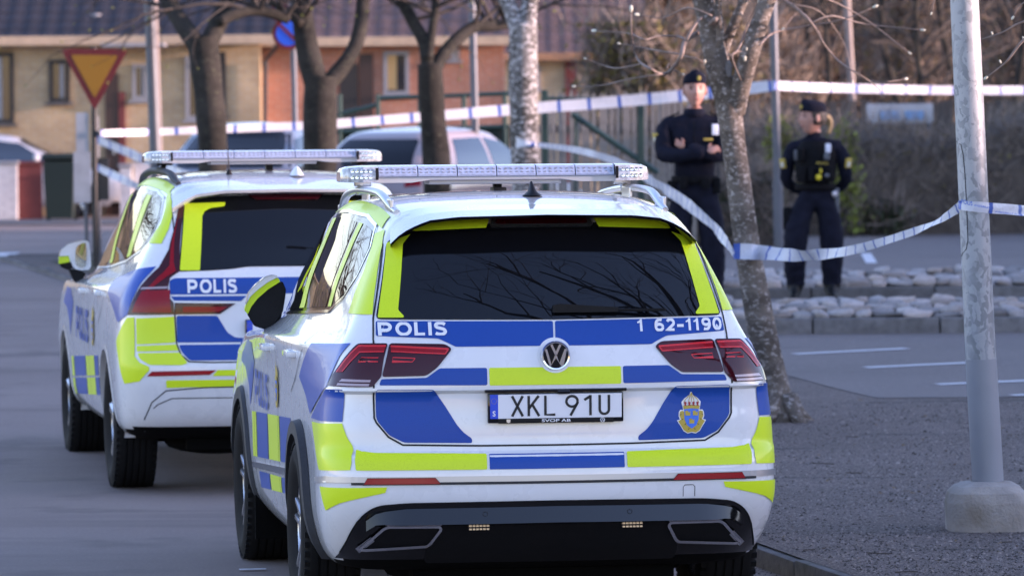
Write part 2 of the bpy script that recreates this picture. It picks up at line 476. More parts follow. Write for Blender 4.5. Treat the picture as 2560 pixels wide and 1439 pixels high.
# loose gravel on the verge: uncountable
random.seed(11)
gv = MB()
def pebble(mb, p, s):
    q = [Vector((random.uniform(0.7, 1.2) * s, 0, 0)), Vector((0, random.uniform(0.7, 1.2) * s, 0)), Vector((-random.uniform(0.7, 1.2) * s, 0, 0)), Vector((0, -random.uniform(0.7, 1.2) * s, 0)), Vector((random.uniform(-0.3, 0.3) * s, random.uniform(-0.3, 0.3) * s, s * random.uniform(0.5, 0.9)))]
    a = random.uniform(0, 6.28); rot = Matrix.Rotation(a, 3, 'Z')
    mb.add([p + rot @ v for v in q], [(0, 1, 4), (1, 2, 4), (2, 3, 4), (3, 0, 4)])
gv.cur = 0
for i in range(62000):
    y = 20.5 + 11.5 * random.random() ** 1.2
    x = xkerb(y) + 0.12 + random.random() * (3.4 - 0.1 * (y - 22) * -1 - xkerb(y)) 
    if noise.noise(Vector((x * 1.6, y * 0.9, 0))) < random.uniform(-0.7, 0.25): continue
    gv.cur = random.choice((0, 0, 0, 1, 2, 2)); s = 0.0028 + 0.0075 * random.random() ** 2.2
    pebble(gv, Vector((x, y, zverge(y))), s)
# grit swept into the gutter and scattered on the asphalt
for i in range(5000):
    y = 20.0 + 12 * random.random(); x = xkerb(y) - abs(random.gauss(0, 0.10)) - 0.01
    gv.cur = random.choice((0, 1, 2)); pebble(gv, Vector((x, y, zroad(y))), random.uniform(0.002, 0.006))
for i in range(260):               # a few larger stones
    y = 20.5 + 11.5 * random.random(); x = xkerb(y) + 0.1 + random.random() * 3.0; gv.cur = random.choice((0, 1, 2)); pebble(gv, Vector((x, y, zverge(y) - 0.002)), random.uniform(0.010, 0.020))
gm = gv.mesh('loose_gravel', [mat('pebble_grey', (0.21, 0.178, 0.165), 0.9), mat('pebble_light', (0.31, 0.265, 0.245), 0.9), mat('pebble_dark', (0.055, 0.047, 0.043), 0.9)])
link('loose_gravel', gm, None, kind='stuff', label='fine loose grey gravel covering the verge', category='gravel')

# dead leaves and twigs lying about
random.seed(77); ll = MB()
for i in range(240):
    y = 20.6 + 12 * random.random(); x = xkerb(y) + random.uniform(-0.05, 3.2); z = (zverge(y) if x > xkerb(y) + 0.05 else zroad(y)) + 0.006
    a = random.uniform(0, 6.28); u = Vector((math.cos(a), math.sin(a), 0)); v = Vector((-u.y, u.x, 0)); k = random.uniform(0.010, 0.024); c = Vector((x, y, z))
    if i % 4: ll.cur = 0; ll.add([c - u * k, c - v * k * 0.5 + Vector((0, 0, 0.004)), c + u * k + Vector((0, 0, 0.008)), c + v * k * 0.5], [(0, 1, 2, 3)])
    else: ll.cur = 1; ll.tube([c - u * k * 3, c + v * k * 0.6, c + u * k * 3], 0.0025, n=4)
lo_ = ll.build('leaf_litter', [mat('dead_leaf', (0.20, 0.125, 0.06), 0.8), mat('dead_twig', (0.07, 0.055, 0.045), 0.9)], None, kind='stuff')
lo_['label'] = 'scattered dead leaves and twigs on the gravel verge'; lo_['category'] = 'leaf litter'
painted('paint_mark', (-1.24, 22.5), (-1.12, 22.52), 0.05, zroad)
# ------------------------------------------------------------------ car bodies: horizontal rings lofted from sill to roof
def ring(z, wr, wm, wf, yr, yf, bow=0.06, rc=0.16):
    """z = (rear, middle, front) heights; half widths rear/middle/front; rear and front y; returns the closed outline"""
    zr, zm, zf = z if isinstance(z, tuple) else (z, z, z)
    half = []
    x1 = max(wr - rc, wr * 0.3)
    nR, nC, nS, nF = 9, 7, 26, 6
    def ry(x): return yr + bow * (x / max(wr, 1e-4)) ** 2
    for i in range(nR): x = x1 * i / nR; half.append((x, ry(x)))
    y1 = ry(x1); y2 = y1 + (wr - x1) * 1.15
    slope = 2 * bow * x1 / max(wr, 1e-4) ** 2
    cx, cy = wr, y1 + slope * (wr - x1)
    for i in range(nC):
        t = i / nC
        half.append(((1 - t) ** 2 * x1 + 2 * t * (1 - t) * cx + t * t * wr, (1 - t) ** 2 * y1 + 2 * t * (1 - t) * cy + t * t * y2))
    rcf = min(0.35, wf * 0.5); y3 = yf - rcf * 1.1
    for i in range(nS):
        u = i / nS
        w = wr * (1 - u) * (1 - 2 * u) + 4 * wm * u * (1 - u) + wf * u * (2 * u - 1)
        half.append((w, y2 + (y3 - y2) * u))
    for i in range(nF):
        t = i / nF
        half.append(((1 - t) ** 2 * wf + 2 * t * (1 - t) * wf + t * t * (wf - rcf), (1 - t) ** 2 * y3 + 2 * t * (1 - t) * (yf - 0.02) + t * t * yf))
    for i in range(4): half.append(((wf - rcf) * (1 - i / 3), yf + 0.03 * (i / 3)))
    ym = (yr + yf) / 2
    def zz(y):
        if y < ym: v = (ym - y) / (ym - yr); return zm + (zr - zm) * min(1.2, v) ** 2
        v = (y - ym) / (yf - ym); return zm + (zf - zm) * min(1.2, v) ** 2
    full = [(x, y, zz(y)) for x, y in half] + [(-x, y, zz(y)) for x, y in half[-2:0:-1]]
    return [Vector(p) for p in full]

def loft(rings, sub=3, mats=('paint_white', 'underbody')):
    """Catmull-Rom between the key rings, closed at the bottom and the roof"""
    rows = []
    K = len(rings)
    for i in range(K - 1):
        p0, p1, p2, p3 = rings[max(i - 1, 0)], rings[i], rings[i + 1], rings[min(i + 2, K - 1)]
        for j in range(sub):
            t = j / sub
            row = []
            for a, b, c, d in zip(p0, p1, p2, p3):
                # tension keeps narrow steps crisp
                m1 = (c - a) * 0.5 * 0.7; m2 = (d - b) * 0.5 * 0.7
                L1 = (b - a).length; L2 = (c - b).length; L3 = (d - c).length
                if L1 + L2 > 1e-6: m1 = (c - a) * (L2 / (L1 + L2)) * 0.9
                if L2 + L3 > 1e-6: m2 = (d - b) * (L2 / (L2 + L3)) * 0.9
                row.append((2 * t ** 3 - 3 * t ** 2 + 1) * b + (t ** 3 - 2 * t ** 2 + t) * m1 + (-2 * t ** 3 + 3 * t ** 2) * c + (t ** 3 - t ** 2) * m2)
            rows.append(row)
    rows.append(rings[-1])
    n = len(rows[0])
    mb = MB()
    vs = [v for r_ in rows for v in r_]
    fs = [(i * n + k, i * n + (k + 1) % n, (i + 1) * n + (k + 1) % n, (i + 1) * n + k) for i in range(len(rows) - 1) for k in range(n)]
    top = len(rows) - 1
    h = n // 2
    # close the roof and the floor as strips between the two halves
    for base, flip in ((top * n, False), (0, True)):
        for k in range(0, h):
            a, b = base + k, base + k + 1
            c, d = base + (n - k - 1) % n, base + (n - k) % n
            q = [a, b, c, d] if k > 0 else [a, b, c]
            if k == 0: q = [base, base + 1, base + n - 1]
            elif k == h - 1: q = [base + k, base + k + 1, base + n - k]
            else: q = [base + k, base + k + 1, base + n - k - 1, base + n - k]
            fs.append(q if not flip else q[::-1])
    mb.add(vs, fs)
    return mb

class Car:
    def __init__(s, root, rings, wheels, R_arch, sub=3):
        s.root = root
        mb = loft(rings, sub)
        me = mb.mesh('body_base', ['paint_white', 'underbody'])
        s.bvh = BVHTree.FromPolygons([v.co.copy() for v in me.vertices], [tuple(p.vertices) for p in me.polygons])
        s.base = me; s.wheels = wheels; s.R_arch = R_arch
    def cut_body(s, name='body'):
        ob = bpy.data.objects.new(name, s.base); COL.objects.link(ob)
        mb = MB()
        for (wy, wz) in s.wheels:
            for sx in (-1, 1):
                mb.lathe([(0.0001, sx * 0.52), (s.R_arch, sx * 0.52), (s.R_arch, sx * 1.2), (0.0001, sx * 1.2)], n=48, axis='x', c=(0, wy, wz))
        cme = mb.mesh('arch_cutter', 'underbody')
        bm = bmesh.new(); bm.from_mesh(cme); bmesh.ops.remove_doubles(bm, verts=bm.verts, dist=1e-3); bmesh.ops.recalc_face_normals(bm, faces=bm.faces); bm.to_mesh(cme); bm.free()
        cut = bpy.data.objects.new('arch_cutter', cme); COL.objects.link(cut)
        md = ob.modifiers.new('arches', 'BOOLEAN'); md.operation = 'DIFFERENCE'; md.solver = 'EXACT'; md.object = cut
        dg = bpy.context.evaluated_depsgraph_get(); dg.update()
        me = bpy.data.meshes.new_from_object(ob.evaluated_get(dg))
        bpy.data.objects.remove(ob); bpy.data.objects.remove(cut)
        me.materials.clear(); me.materials.append(MATS['paint_white']); me.materials.append(MATS['underbody'])
        for p in me.polygons:
            c = p.center; p.material_index = 0
            if p.normal.z < -0.75 and c.z < 0.4: p.material_index = 1
            for (wy, wz) in s.wheels:
                d = math.hypot(c.y - wy, c.z - wz)
                if abs(abs(c.x) - 0.52) < 0.004 and d < s.R_arch: p.material_index = 1
                if abs(d - s.R_arch) < 0.006 and abs(p.normal.x) < 0.3 and abs(c.x) > 0.5: p.material_index = 1
        me.shade_smooth(); me.set_sharp_from_angle(angle=R(32))
        me.name = name
        return link(name, me, s.root)
    def hit(s, a, b, side='rear', off=0.0):
        """surface point for rear view (x,z) or left/right view (y,z)"""
        if side == 'rear': o, d = Vector((a, -1.5, b)), Vector((0, 1, 0))
        elif side == 'left': o, d = Vector((-2.5, a, b)), Vector((1, 0, 0))
        elif side == 'right': o, d = Vector((2.5, a, b)), Vector((-1, 0, 0))
        elif side in ('lq', 'rq'):            # rear quarters seen along the diagonal; a = (x-y)/sqrt2 on the left, mirrored on the right
            k = 0.70711; sx = 1 if side == 'lq' else -1
            o = Vector((sx * (a * k - 2.5 * k), -a * k - 2.5 * k, b)); d = Vector((sx * k, k, 0))
        elif side in ('lt', 'rt'):            # roof edge seen along the diagonal; a = y, b = (z-|x|)/sqrt2 measured up the slope
            k = 0.70711; sx = -1 if side == 'lt' else 1
            o = Vector((sx * (2.5 * k - b * k) , a, 2.5 * k + b * k)); d = Vector((-sx * k, 0, -k))
        else: o, d = Vector((a, b, 4)), Vector((0, 0, -1))
        loc, nrm, idx, dist = s.bvh.ray_cast(o, d)
        if loc is None:
            loc, nrm, idx, dist = s.bvh.find_nearest(o + d * (1.6 if side != 'top' else 2.4))
        if nrm.dot(d) > 0: nrm = -nrm
        return loc + nrm * off, nrm
    def drape(s, name, poly, m, side='rear', off=0.002, step=0.06, skirt=0.0, rnd=0.0, parent=None, dip=None):
        """a panel cut to a polygon and laid on the body"""
        if rnd: poly = round_poly(poly, rnd)
        bm = bmesh.new()
        vs = [bm.verts.new((p[0], p[1], 0)) for p in poly]
        bm.faces.new(vs)
        xs = [p[0] for p in poly]; ys = [p[1] for p in poly]
        for lo, hi, ax in ((min(xs), max(xs), 0), (min(ys), max(ys), 1)):
            n = int((hi - lo) / (step if ax == 0 else min(step, 0.028)))
            for i in range(1, n + 1):
                c = lo + (hi - lo) * i / (n + 1)
                co = [0, 0, 0]; co[ax] = c; no = [0, 0, 0]; no[ax] = 1
                bmesh.ops.bisect_plane(bm, geom=bm.verts[:] + bm.edges[:] + bm.faces[:], plane_co=co, plane_no=no, dist=1e-5)
        bmesh.ops.triangulate(bm, faces=bm.faces[:])
        nr = {}
        for v in bm.verts:
            loc, n = s.hit(v.co.x, v.co.y, side, off)
            if dip: loc = loc + n * dip(v.co.x, v.co.y)
            nr[v] = n; v.co = loc
        if skirt:
            ed = [e for e in bm.edges if e.is_boundary]
            r_ = bmesh.ops.extrude_edge_only(bm, edges=ed)
            old = {}
            for e in ed:
                for v in e.verts: old[v.co.copy().freeze()] = nr.get(v)
            for g in r_['geom']:
                if isinstance(g, bmesh.types.BMVert):
                    n = old.get(g.co.copy().freeze()) or Vector((0, -1, 0))
                    g.co = g.co - n * skirt
        me = bpy.data.meshes.new(name); 
        bmesh.ops.recalc_face_normals(bm, faces=bm.faces)
        bm.to_mesh(me); bm.free()
        # outward facing
        d = {'lt': Vector((-0.7, 0, 0.7)), 'rt': Vector((0.7, 0, 0.7)), 'lq': Vector((-0.7, -0.7, 0)), 'rq': Vector((0.7, -0.7, 0)), 'rear': Vector((0, -1, 0)), 'left': Vector((-1, 0, 0)), 'right': Vector((1, 0, 0)), 'top': Vector((0, 0, 1))}[side]
        if sum((p.normal.dot(d) * p.area for p in me.polygons)) < 0: me.flip_normals()
        me.materials.append(MATS[m]); me.shade_smooth(); me.set_sharp_from_angle(angle=R(40))
        return link(name, me, parent or s.root)
    def line(s, name, pts, w, m='seam', side='rear', off=0.0025, closed=False, parent=None, dense=0.04):
        """a thin strip following a polyline over the body (seam, chrome edge)"""
        P = [Vector(p) for p in pts]
        if closed: P.append(P[0])
        Q = []
        for a, b in zip(P, P[1:]):
            n = max(1, int((b - a).length / dense))
            for i in range(n): Q.append(a.lerp(b, i / n))
        Q.append(P[-1])
        L, Rr = stroke([tuple(q) for q in Q], w)
        mb = MB()
        mb.quadstrip([s.hit(*p, side, off)[0] for p in L], [s.hit(*p, side, off)[0] for p in Rr])
        return mb.build(name, m, parent or s.root, smooth=180)
    def lettering(s, name, body, x, z, width, height, m, side='rear', off=0.004, bold=0.02, slant=0.0, parent=None, shear=0.0, spacing=1.0, mirror=False):
        vs, fs = text_mesh(body, bold, shear, spacing)
        xs = [v[0] for v in vs]; ys = [v[1] for v in vs]
        x0, x1, y0, y1 = min(xs), max(xs), min(ys), max(ys)
        mb = MB(); out = []
        for a, b in vs:
            u = (a - x0) / (x1 - x0); w = (b - y0) / (y1 - y0)
            if mirror: u = 1 - u
            out.append(s.hit(x + u * width, z + w * height + slant * u * width, side, off)[0])
        mb.add(out, fs)
        return mb.build(name, m, parent or s.root)

def wheel(car, y, z, sx, r_t, width, rim_r, xo, style):
    """hub with tyre and rim as sub-parts; xo = outer face half width"""
    hub = MB(); xc = xo - width / 2
    hub.lathe([(0.0001, 0.03), (0.15, 0.03), (0.15, -0.03), (0.0001, -0.03)], n=24, axis='x', c=(sx * (xc - 0.03), y, z))
    h = hub.build('wheel', 'alloy_dark', car.root)
    t = MB(); w = width / 2; g = 0.008
    prof = [(rim_r - 0.012, -w * 0.72), (rim_r + 0.012, -w * 0.86), (rim_r + 0.05, -w * 1.0), (r_t - 0.055, -w * 0.99), (r_t - 0.022, -w * 0.9), (r_t - 0.004, -w * 0.76)]
    nb = 5
    for i in range(nb):
        a = -w * 0.72 + i * (w * 1.44) / nb; b = a + w * 1.44 / nb
        prof += [(r_t, a + 0.004), (r_t, b - 0.006)]
        if i < nb - 1: prof += [(r_t - g, b - 0.005), (r_t - g, b + 0.003)]
    prof += [(r_t - 0.004, w * 0.76), (r_t - 0.022, w * 0.9), (r_t - 0.055, w * 0.99), (rim_r + 0.05, w * 1.0), (rim_r + 0.012, w * 0.86), (rim_r - 0.012, w * 0.72)]
    t.lathe(prof, n=64, axis='x', c=(sx * xc, y, z))
    # shoulder sipes
    for k in range(56):
        th = 2 * math.pi * k / 56
        for s2 in (-1, 1):
            c = Vector((sx * xc + s2 * w * 0.83, y + (r_t - 0.010) * math.cos(th), z + (r_t - 0.010) * math.sin(th)))
            t.box(c, (w * 0.2, 0.022, 0.013), rot=Matrix.Rotation(th - math.pi / 2, 3, 'X'))
    t.build('tyre', 'rubber', h, smooth=35)
    rm = MB()
    rm.lathe([(rim_r, -w * 0.8), (rim_r - 0.015, -w * 0.6), (rim_r - 0.02, w * 0.55), (rim_r - 0.004, w * 0.76), (rim_r + 0.008, w * 0.80), (rim_r + 0.012, w * 0.74)] if sx > 0 else
             [(rim_r, w * 0.8), (rim_r - 0.015, w * 0.6), (rim_r - 0.02, -w * 0.55), (rim_r - 0.004, -w * 0.76), (rim_r + 0.008, -w * 0.80), (rim_r + 0.012, -w * 0.74)], n=48, axis='x', c=(sx * xc, y, z))
    face = xc + w * 0.70
    ns = 5
    for k in range(ns):
        for dv in ((-0.16, 0.16) if style == 'double' else (0.0,)):
            th = 2 * math.pi * k / ns + 0.3
            p0 = Vector((sx * (face - 0.012), y + 0.05 * math.cos(th + dv * 2), z + 0.05 * math.sin(th + dv * 2)))
            p1 = Vector((sx * face, y + rim_r * 0.97 * math.cos(th + dv), z + rim_r * 0.97 * math.sin(th + dv)))
            wd = 0.034 if style == 'double' else 0.07
            tq = (p1 - p0).normalized(); nn = Vector((sx, 0, 0)); bt = tq.cross(nn).normalized()
            vs = []
            for p, ww in ((p0, wd * 0.8), (p1, wd)):
                for a, b in ((-ww / 2, 0.0), (-ww / 4, 0.012), (ww / 4, 0.012), (ww / 2, 0.0), (ww / 2, -0.04), (-ww / 2, -0.04)):
                    vs.append(p + bt * a + nn * b)
            rm.add(vs, [(i, (i + 1) % 6, 6 + (i + 1) % 6, 6 + i) for i in range(6)] + [list(range(6)), list(range(11, 5, -1))])
    rm.lathe([(0.0001, 0.012), (0.045, 0.012), (0.07, -0.004), (0.075, -0.05)], n=24, axis='x', c=(sx * face, y, z)) if sx > 0 else \
        rm.lathe([(0.0001, -0.012), (0.045, -0.012), (0.07, 0.004), (0.075, 0.05)], n=24, axis='x', c=(sx * face, y, z))
    rm.build('rim', 'alloy', h, smooth=35)
    return h

def arch_trim(car, wy, wz, r0, r1, m, sx, a0=-12, a1=192, lip=0.012, depth=0.10):
    """flared cladding round a wheel opening"""
    side = 'left' if sx < 0 else 'right'
    A, B, C, D = [], [], [], []
    n = 40
    for i in range(n + 1):
        th = R(a0 + (a1 - a0) * i / n)
        c, sn = math.cos(th), math.sin(th)
        po, _ = car.hit(wy + r1 * c, max(0.27, wz + r1 * sn), side, 0.002)
        pm, _ = car.hit(wy + (r1 - 0.008) * c, max(0.27, wz + (r1 - 0.008) * sn), side, 0.0)
        pm = Vector((pm.x + sx * lip, pm.y, pm.z))
        pi = Vector((pm.x + sx * 0.002, wy + r0 * c, wz + r0 * sn))
        pd = Vector((pi.x - sx * depth, pi.y, pi.z))
        A.append(po); B.append(pm); C.append(pi); D.append(pd)
    mb = MB(); mb.quadstrip(A, B); mb.quadstrip(B, C); mb.quadstrip(C, D)
    return mb.build('wheel_arch_trim', m, car.root, smooth=40)
# ------------------------------------------------------------------ the near police car
carA_root = thing('police_car', 'nearest white, blue and yellow police car seen from behind, plate XKL 91U', 'police car',
                  (0.166, 19.50, 0.0), R(8.05))
_t = ring
ringsA = [
    _t(0.240, 0.74, 0.78, 0.74, 0.34, 4.45, 0.03, 0.20),
    _t(0.270, 0.825, 0.84, 0.80, 0.20, 4.55, 0.05, 0.20),
    _t(0.340, 0.870, 0.875, 0.86, 0.10, 4.60, 0.07, 0.20),
    _t(0.450, 0.900, 0.892, 0.89, 0.00, 4.64, 0.085, 0.20),
    _t(0.540, 0.907, 0.898, 0.90, -0.045, 4.66, 0.09, 0.20),
    _t(0.640, 0.907, 0.900, 0.90, -0.050, 4.66, 0.09, 0.20),
    _t(0.712, 0.907, 0.902, 0.90, -0.036, 4.66, 0.09, 0.20),
    _t(0.730, 0.906, 0.903, 0.90, -0.006, 4.66, 0.075, 0.20),
    _t(0.820, 0.902, 0.904, 0.89, 0.000, 4.64, 0.075, 0.20),
    _t(0.952, 0.886, 0.905, 0.88, 0.006, 4.58, 0.08, 0.19),
    _t(0.966, 0.884, 0.906, 0.875, -0.014, 4.57, 0.08, 0.19),
    _t(1.030, 0.862, 0.912, 0.85, -0.010, 4.48, 0.085, 0.18),
    _t((1.092, 1.085, 1.05), 0.836, 0.916, 0.82, 0.002, 4.25, 0.09, 0.17),
    _t((1.128, 1.115, 1.07), 0.822, 0.898, 0.78, 0.010, 4.0, 0.10, 0.16),
    _t((1.150, 1.145, 1.09), 0.808, 0.850, 0.78, 0.020, 3.80, 0.10, 0.16),
    _t((1.215, 1.20, 1.13), 0.776, 0.804, 0.75, 0.045, 3.62, 0.10, 0.16),
    _t((1.350, 1.35, 1.33), 0.718, 0.764, 0.71, 0.115, 3.25, 0.10, 0.15),
    _t((1.480, 1.50, 1.48), 0.655, 0.704, 0.66, 0.200, 2.95, 0.10, 0.14),
    _t((1.560, 1.590, 1.56), 0.612, 0.664, 0.63, 0.275, 2.80, 0.09, 0.13),
    _t((1.612, 1.645, 1.60), 0.572, 0.634, 0.60, 0.320, 2.72, 0.09, 0.12),
    _t((1.640, 1.685, 1.64), 0.515, 0.575, 0.54, 0.370, 2.65, 0.08, 0.12),
    _t((1.655, 1.708, 1.66), 0.42, 0.46, 0.42, 0.420, 2.60, 0.06, 0.12),
    _t((1.665, 1.718, 1.66), 0.28, 0.30, 0.26, 0.48, 2.55, 0.05, 0.10),
    _t((1.670, 1.724, 1.665), 0.10, 0.11, 0.09, 0.55, 2.5, 0.02, 0.04),
]
WA = [(1.0, 0.362), (3.79, 0.362)]
carA = Car(carA_root, ringsA, WA, 0.400)

def mir(poly): return [(-x, z) for x, z in poly]
def both(car, name, poly, m, **k):
    a = car.drape(name, poly, m, **k)
    b = car.drape(name, mir(poly), m, **k)
    return a, b
def quarters(car, name, poly, m, **k):
    k['off'] = 0.0035; k['step'] = 0.022
    return car.drape(name, poly, m, side='lq', **k), car.drape(name, poly, m, side='rq', **k)
def outline(car, name, poly, w, m, parent, side='rear', off=0.01):
    return car.line(name, list(poly), w, m, side, off, closed=True, parent=parent)

def crest(car, cx, cz, w, h, parent, side='rear', off=0.0045, rich=True):
    """crown over a blue shield with three small crowns in a gold wreath"""
    sgn = -1 if side == 'left' else 1
    def T(u, v): return (cx + sgn * (u - 0.5) * w, cz + (v - 0.5) * h)
    def D(name, pts, m, o, par): return car.drape(name, [T(*p) for p in pts], m, side=side, off=off + o, step=0.2, parent=par)
    wreath_half = [(0.50, 0.02), (0.36, 0.0), (0.22, 0.06), (0.14, 0.16), (0.06, 0.24), (0.0, 0.32), (0.10, 0.34), (0.06, 0.42), (0.07, 0.52), (0.12, 0.57), (0.22, 0.57),
                   (0.18, 0.70), (0.17, 0.76), (0.26, 0.84), (0.38, 0.90), (0.45, 0.93), (0.47, 0.99), (0.50, 1.0)]
    back = wreath_half + [(1 - u, v) for u, v in wreath_half[-2:0:-1]]
    root = D('crest', back, 'film_white', 0.0, parent)
    if not rich: root.data.materials[0] = MATS['gold']
    wr = [(0.50, 0.04), (0.36, 0.02), (0.23, 0.08), (0.15, 0.18), (0.04, 0.30), (0.14, 0.34), (0.09, 0.43), (0.11, 0.53), (0.20, 0.55), (0.30, 0.50), (0.30, 0.30), (0.5, 0.12)]
    D('wreath', wr, 'gold', 0.0012, root); D('wreath', [(1 - u, v) for u, v in wr], 'gold', 0.0012, root)
    if rich:
        for k in range(9):
            for q in (0, 1):
                t = k / 8.0; u = 0.46 - 0.34 * math.sin(t * 1.5); v = 0.05 + 0.46 * t
                pts = [(u - 0.03, v), (u + 0.0, v - 0.012), (u + 0.035, v + 0.03), (u + 0.0, v + 0.012)]
                D('leaf_mark', [((1 - a) if q else a, b) for a, b in pts], 'plate_ink' if k % 2 else 'chrome', 0.002, root) if k % 2 else None
    sh = [(0.25, 0.58), (0.5, 0.60), (0.75, 0.58), (0.74, 0.34), (0.66, 0.20), (0.5, 0.12), (0.34, 0.20), (0.26, 0.34)]
    D('shield', sh, 'crest_blue', 0.0022, root)
    for (u, v) in ((0.37, 0.43), (0.63, 0.43), (0.5, 0.24)):
        a = 0.085
        D('small_crown', [(u - a, v), (u + a, v), (u + a, v + 0.05), (u + a * 1.1, v + 0.11), (u + a * 0.5, v + 0.07), (u, v + 0.12), (u - a * 0.5, v + 0.07), (u - a * 1.1, v + 0.11), (u - a, v + 0.05)], 'gold', 0.0032, root)
    D('crown_band', [(0.24, 0.585), (0.5, 0.605), (0.76, 0.585), (0.79, 0.66), (0.5, 0.69), (0.21, 0.66)], 'gold', 0.0032, root)
    if rich:
        for u in (0.29, 0.43, 0.57, 0.71):
            D('crown_jewel', [(u - 0.045, 0.665), (u + 0.045, 0.665), (u + 0.025, 0.70), (u + 0.05, 0.74), (u, 0.765), (u - 0.05, 0.74), (u - 0.025, 0.70)], 'crest_red', 0.0042, root)
        for u0, u1 in ((0.24, 0.44), (0.40, 0.47), (0.60, 0.53), (0.76, 0.56), (0.5, 0.5)):
            pts = [(u0, 0.75), (u0 + (u1 - u0) * 0.4, 0.84), (u1, 0.92)]
            L, Rr = stroke(pts, 0.02)
            D('crown_hoop', L + Rr[::-1], 'gold', 0.0035, root)
        D('crown_orb', [(0.475, 0.92), (0.525, 0.92), (0.54, 0.95), (0.515, 0.985), (0.485, 0.985), (0.46, 0.95)], 'gold', 0.004, root)
    return root

def light_bar(car, y, z0, length, h=0.062):
    """clear light bar: base tray with lens modules, wedge end lenses and feet"""
    hl = length / 2; e = 0.155
    base = MB()
    base.bbox((0, y, z0 + 0.006), (length - 2 * e + 0.01, 0.26, 0.016), 0.005)
    base.bbox((0, y, z0 - 0.010), (length - 0.75, 0.18, 0.022), 0.006)
    for s in (-1, 1):
        pl = [(s * (hl - e + 0.01), z0 - 0.012), (s * (hl - e - 0.14), z0 - 0.012), (s * (hl - e - 0.24), z0 + 0.002), (s * (hl - e + 0.01), z0 + 0.004)]
        base.prism(pl, y - 0.13, y + 0.13)
    b = base.build('light_bar', 'bar_base', car.root, smooth=40)
    n = 6; L = length - 2 * e
    for i in range(n):
        x0 = -L / 2 + L * i / n; x1 = x0 + L / n - 0.004
        m = MB()
        pr = [(y - 0.145, z0 + 0.014), (y - 0.150, z0 + 0.022), (y - 0.135, z0 + h - 0.006), (y - 0.10, z0 + h), (y + 0.10, z0 + h), (y + 0.135, z0 + h - 0.006), (y + 0.15, z0 + 0.022), (y + 0.145, z0 + 0.014)]
        m.prism(pr, x0, x1, 'x')
        m.build('lens_module', 'bar_lens', b, smooth=40)
        d = MB()
        for k in range(7):       # reflector bowls showing through
            xx = x0 + (x1 - x0) * (k + 0.5) / 7
            for zz in (0.030, 0.044):
                d.box((xx, y - 0.1485 + (zz - 0.022) * 0.38, z0 + zz), (0.012, 0.004, 0.006), rot=Matrix.Rotation(R(20 * (-1) ** k), 3, 'Y'))
        d.build('reflector_bowls', 'bowl_grey', b)
    for s in (-1, 1):
        m = MB()
        def sec(x, k, kz):
            return [Vector((x, y + yy * k, z0 - 0.012 + (zz + 0.012) * kz + (1 - kz) * 0.012)) for yy, zz in
                    ((-0.15, -0.010), (-0.155, 0.02), (-0.14, h - 0.006), (-0.10, h), (0.10, h), (0.14, h - 0.006), (0.155, 0.02), (0.15, -0.010))]
        S = [sec(s * (hl - e + 0.002), 1.0, 1.0), sec(s * (hl - 0.09), 0.97, 0.99), sec(s * (hl - 0.03), 0.80, 0.92), sec(s * (hl - 0.008), 0.62, 0.80), sec(s * hl, 0.50, 0.55)]
        for a, c in zip(S, S[1:]):
            m.add(a + c, [(i, (i + 1) % 8, 8 + (i + 1) % 8, 8 + i) for i in range(8)])
        m.add(S[-1], [list(range(8))]); m.add(S[0], [list(range(8))])
        m.build('end_lens', 'bar_end', b, smooth=40)
        d = MB()
        for k in range(5):
            for j in range(2):
                d.lathe([(0.0001, 0), (0.0075, -0.001), (0.0085, 0.004)], n=8, axis='y', c=(s * (hl - e + 0.035 + k * 0.019), y - 0.154 + 0.002 * k, z0 + 0.012 + j * 0.026))
        d.build('led_cluster', 'chrome', b)
        d2 = MB(); d2.box((s * (hl - e + 0.008), y - 0.1525, z0 + 0.026), (0.012, 0.008, 0.05)); d2.build('module_divider', 'black_plastic', b)
    return b

def emblem_ring(car, cx, cz, r, parent):
    m = MB()
    y = min(car.hit(cx + r * a, cz + r * b, 'rear', 0.0)[0].y for a, b in ((0, 0), (0, 1), (0, -1), (1, 0), (-1, 0))) - 0.006
    m.lathe([(r, 0.004), (r, -0.006), (r * 0.95, -0.011), (r * 0.86, -0.010), (r * 0.84, -0.006), (r * 0.84, 0.004)], n=40, axis='y', c=(cx, y, cz))
    o = m.build('emblem', 'chrome', parent, smooth=40)
    d = MB(); d.lathe([(0.0001, -0.004), (r * 0.85, -0.004)], n=32, axis='y', c=(cx, y, cz)); d.build('emblem_ground', 'gloss_black', o)
    s = r * 0.86
    st = MB()
    for pts in ([(-0.36, 0.88), (0.0, 0.10), (0.36, 0.88)], [(-0.80, 0.52), (-0.42, -0.82), (0.0, 0.02), (0.42, -0.82), (0.80, 0.52)]):
        L, Rr = stroke([(a * s, b * s) for a, b in pts], r * 0.155)
        pol = L + Rr[::-1]
        tri = []
        n_ = len(L)
        for i in range(n_ - 1):
            q = [L[i], L[i + 1], Rr[i + 1], Rr[i]]
            st.prism([(cx + a, cz + b) for a, b in q], y - 0.010, y - 0.004)
    st.build('emblem_strokes', 'chrome', o)
    return o

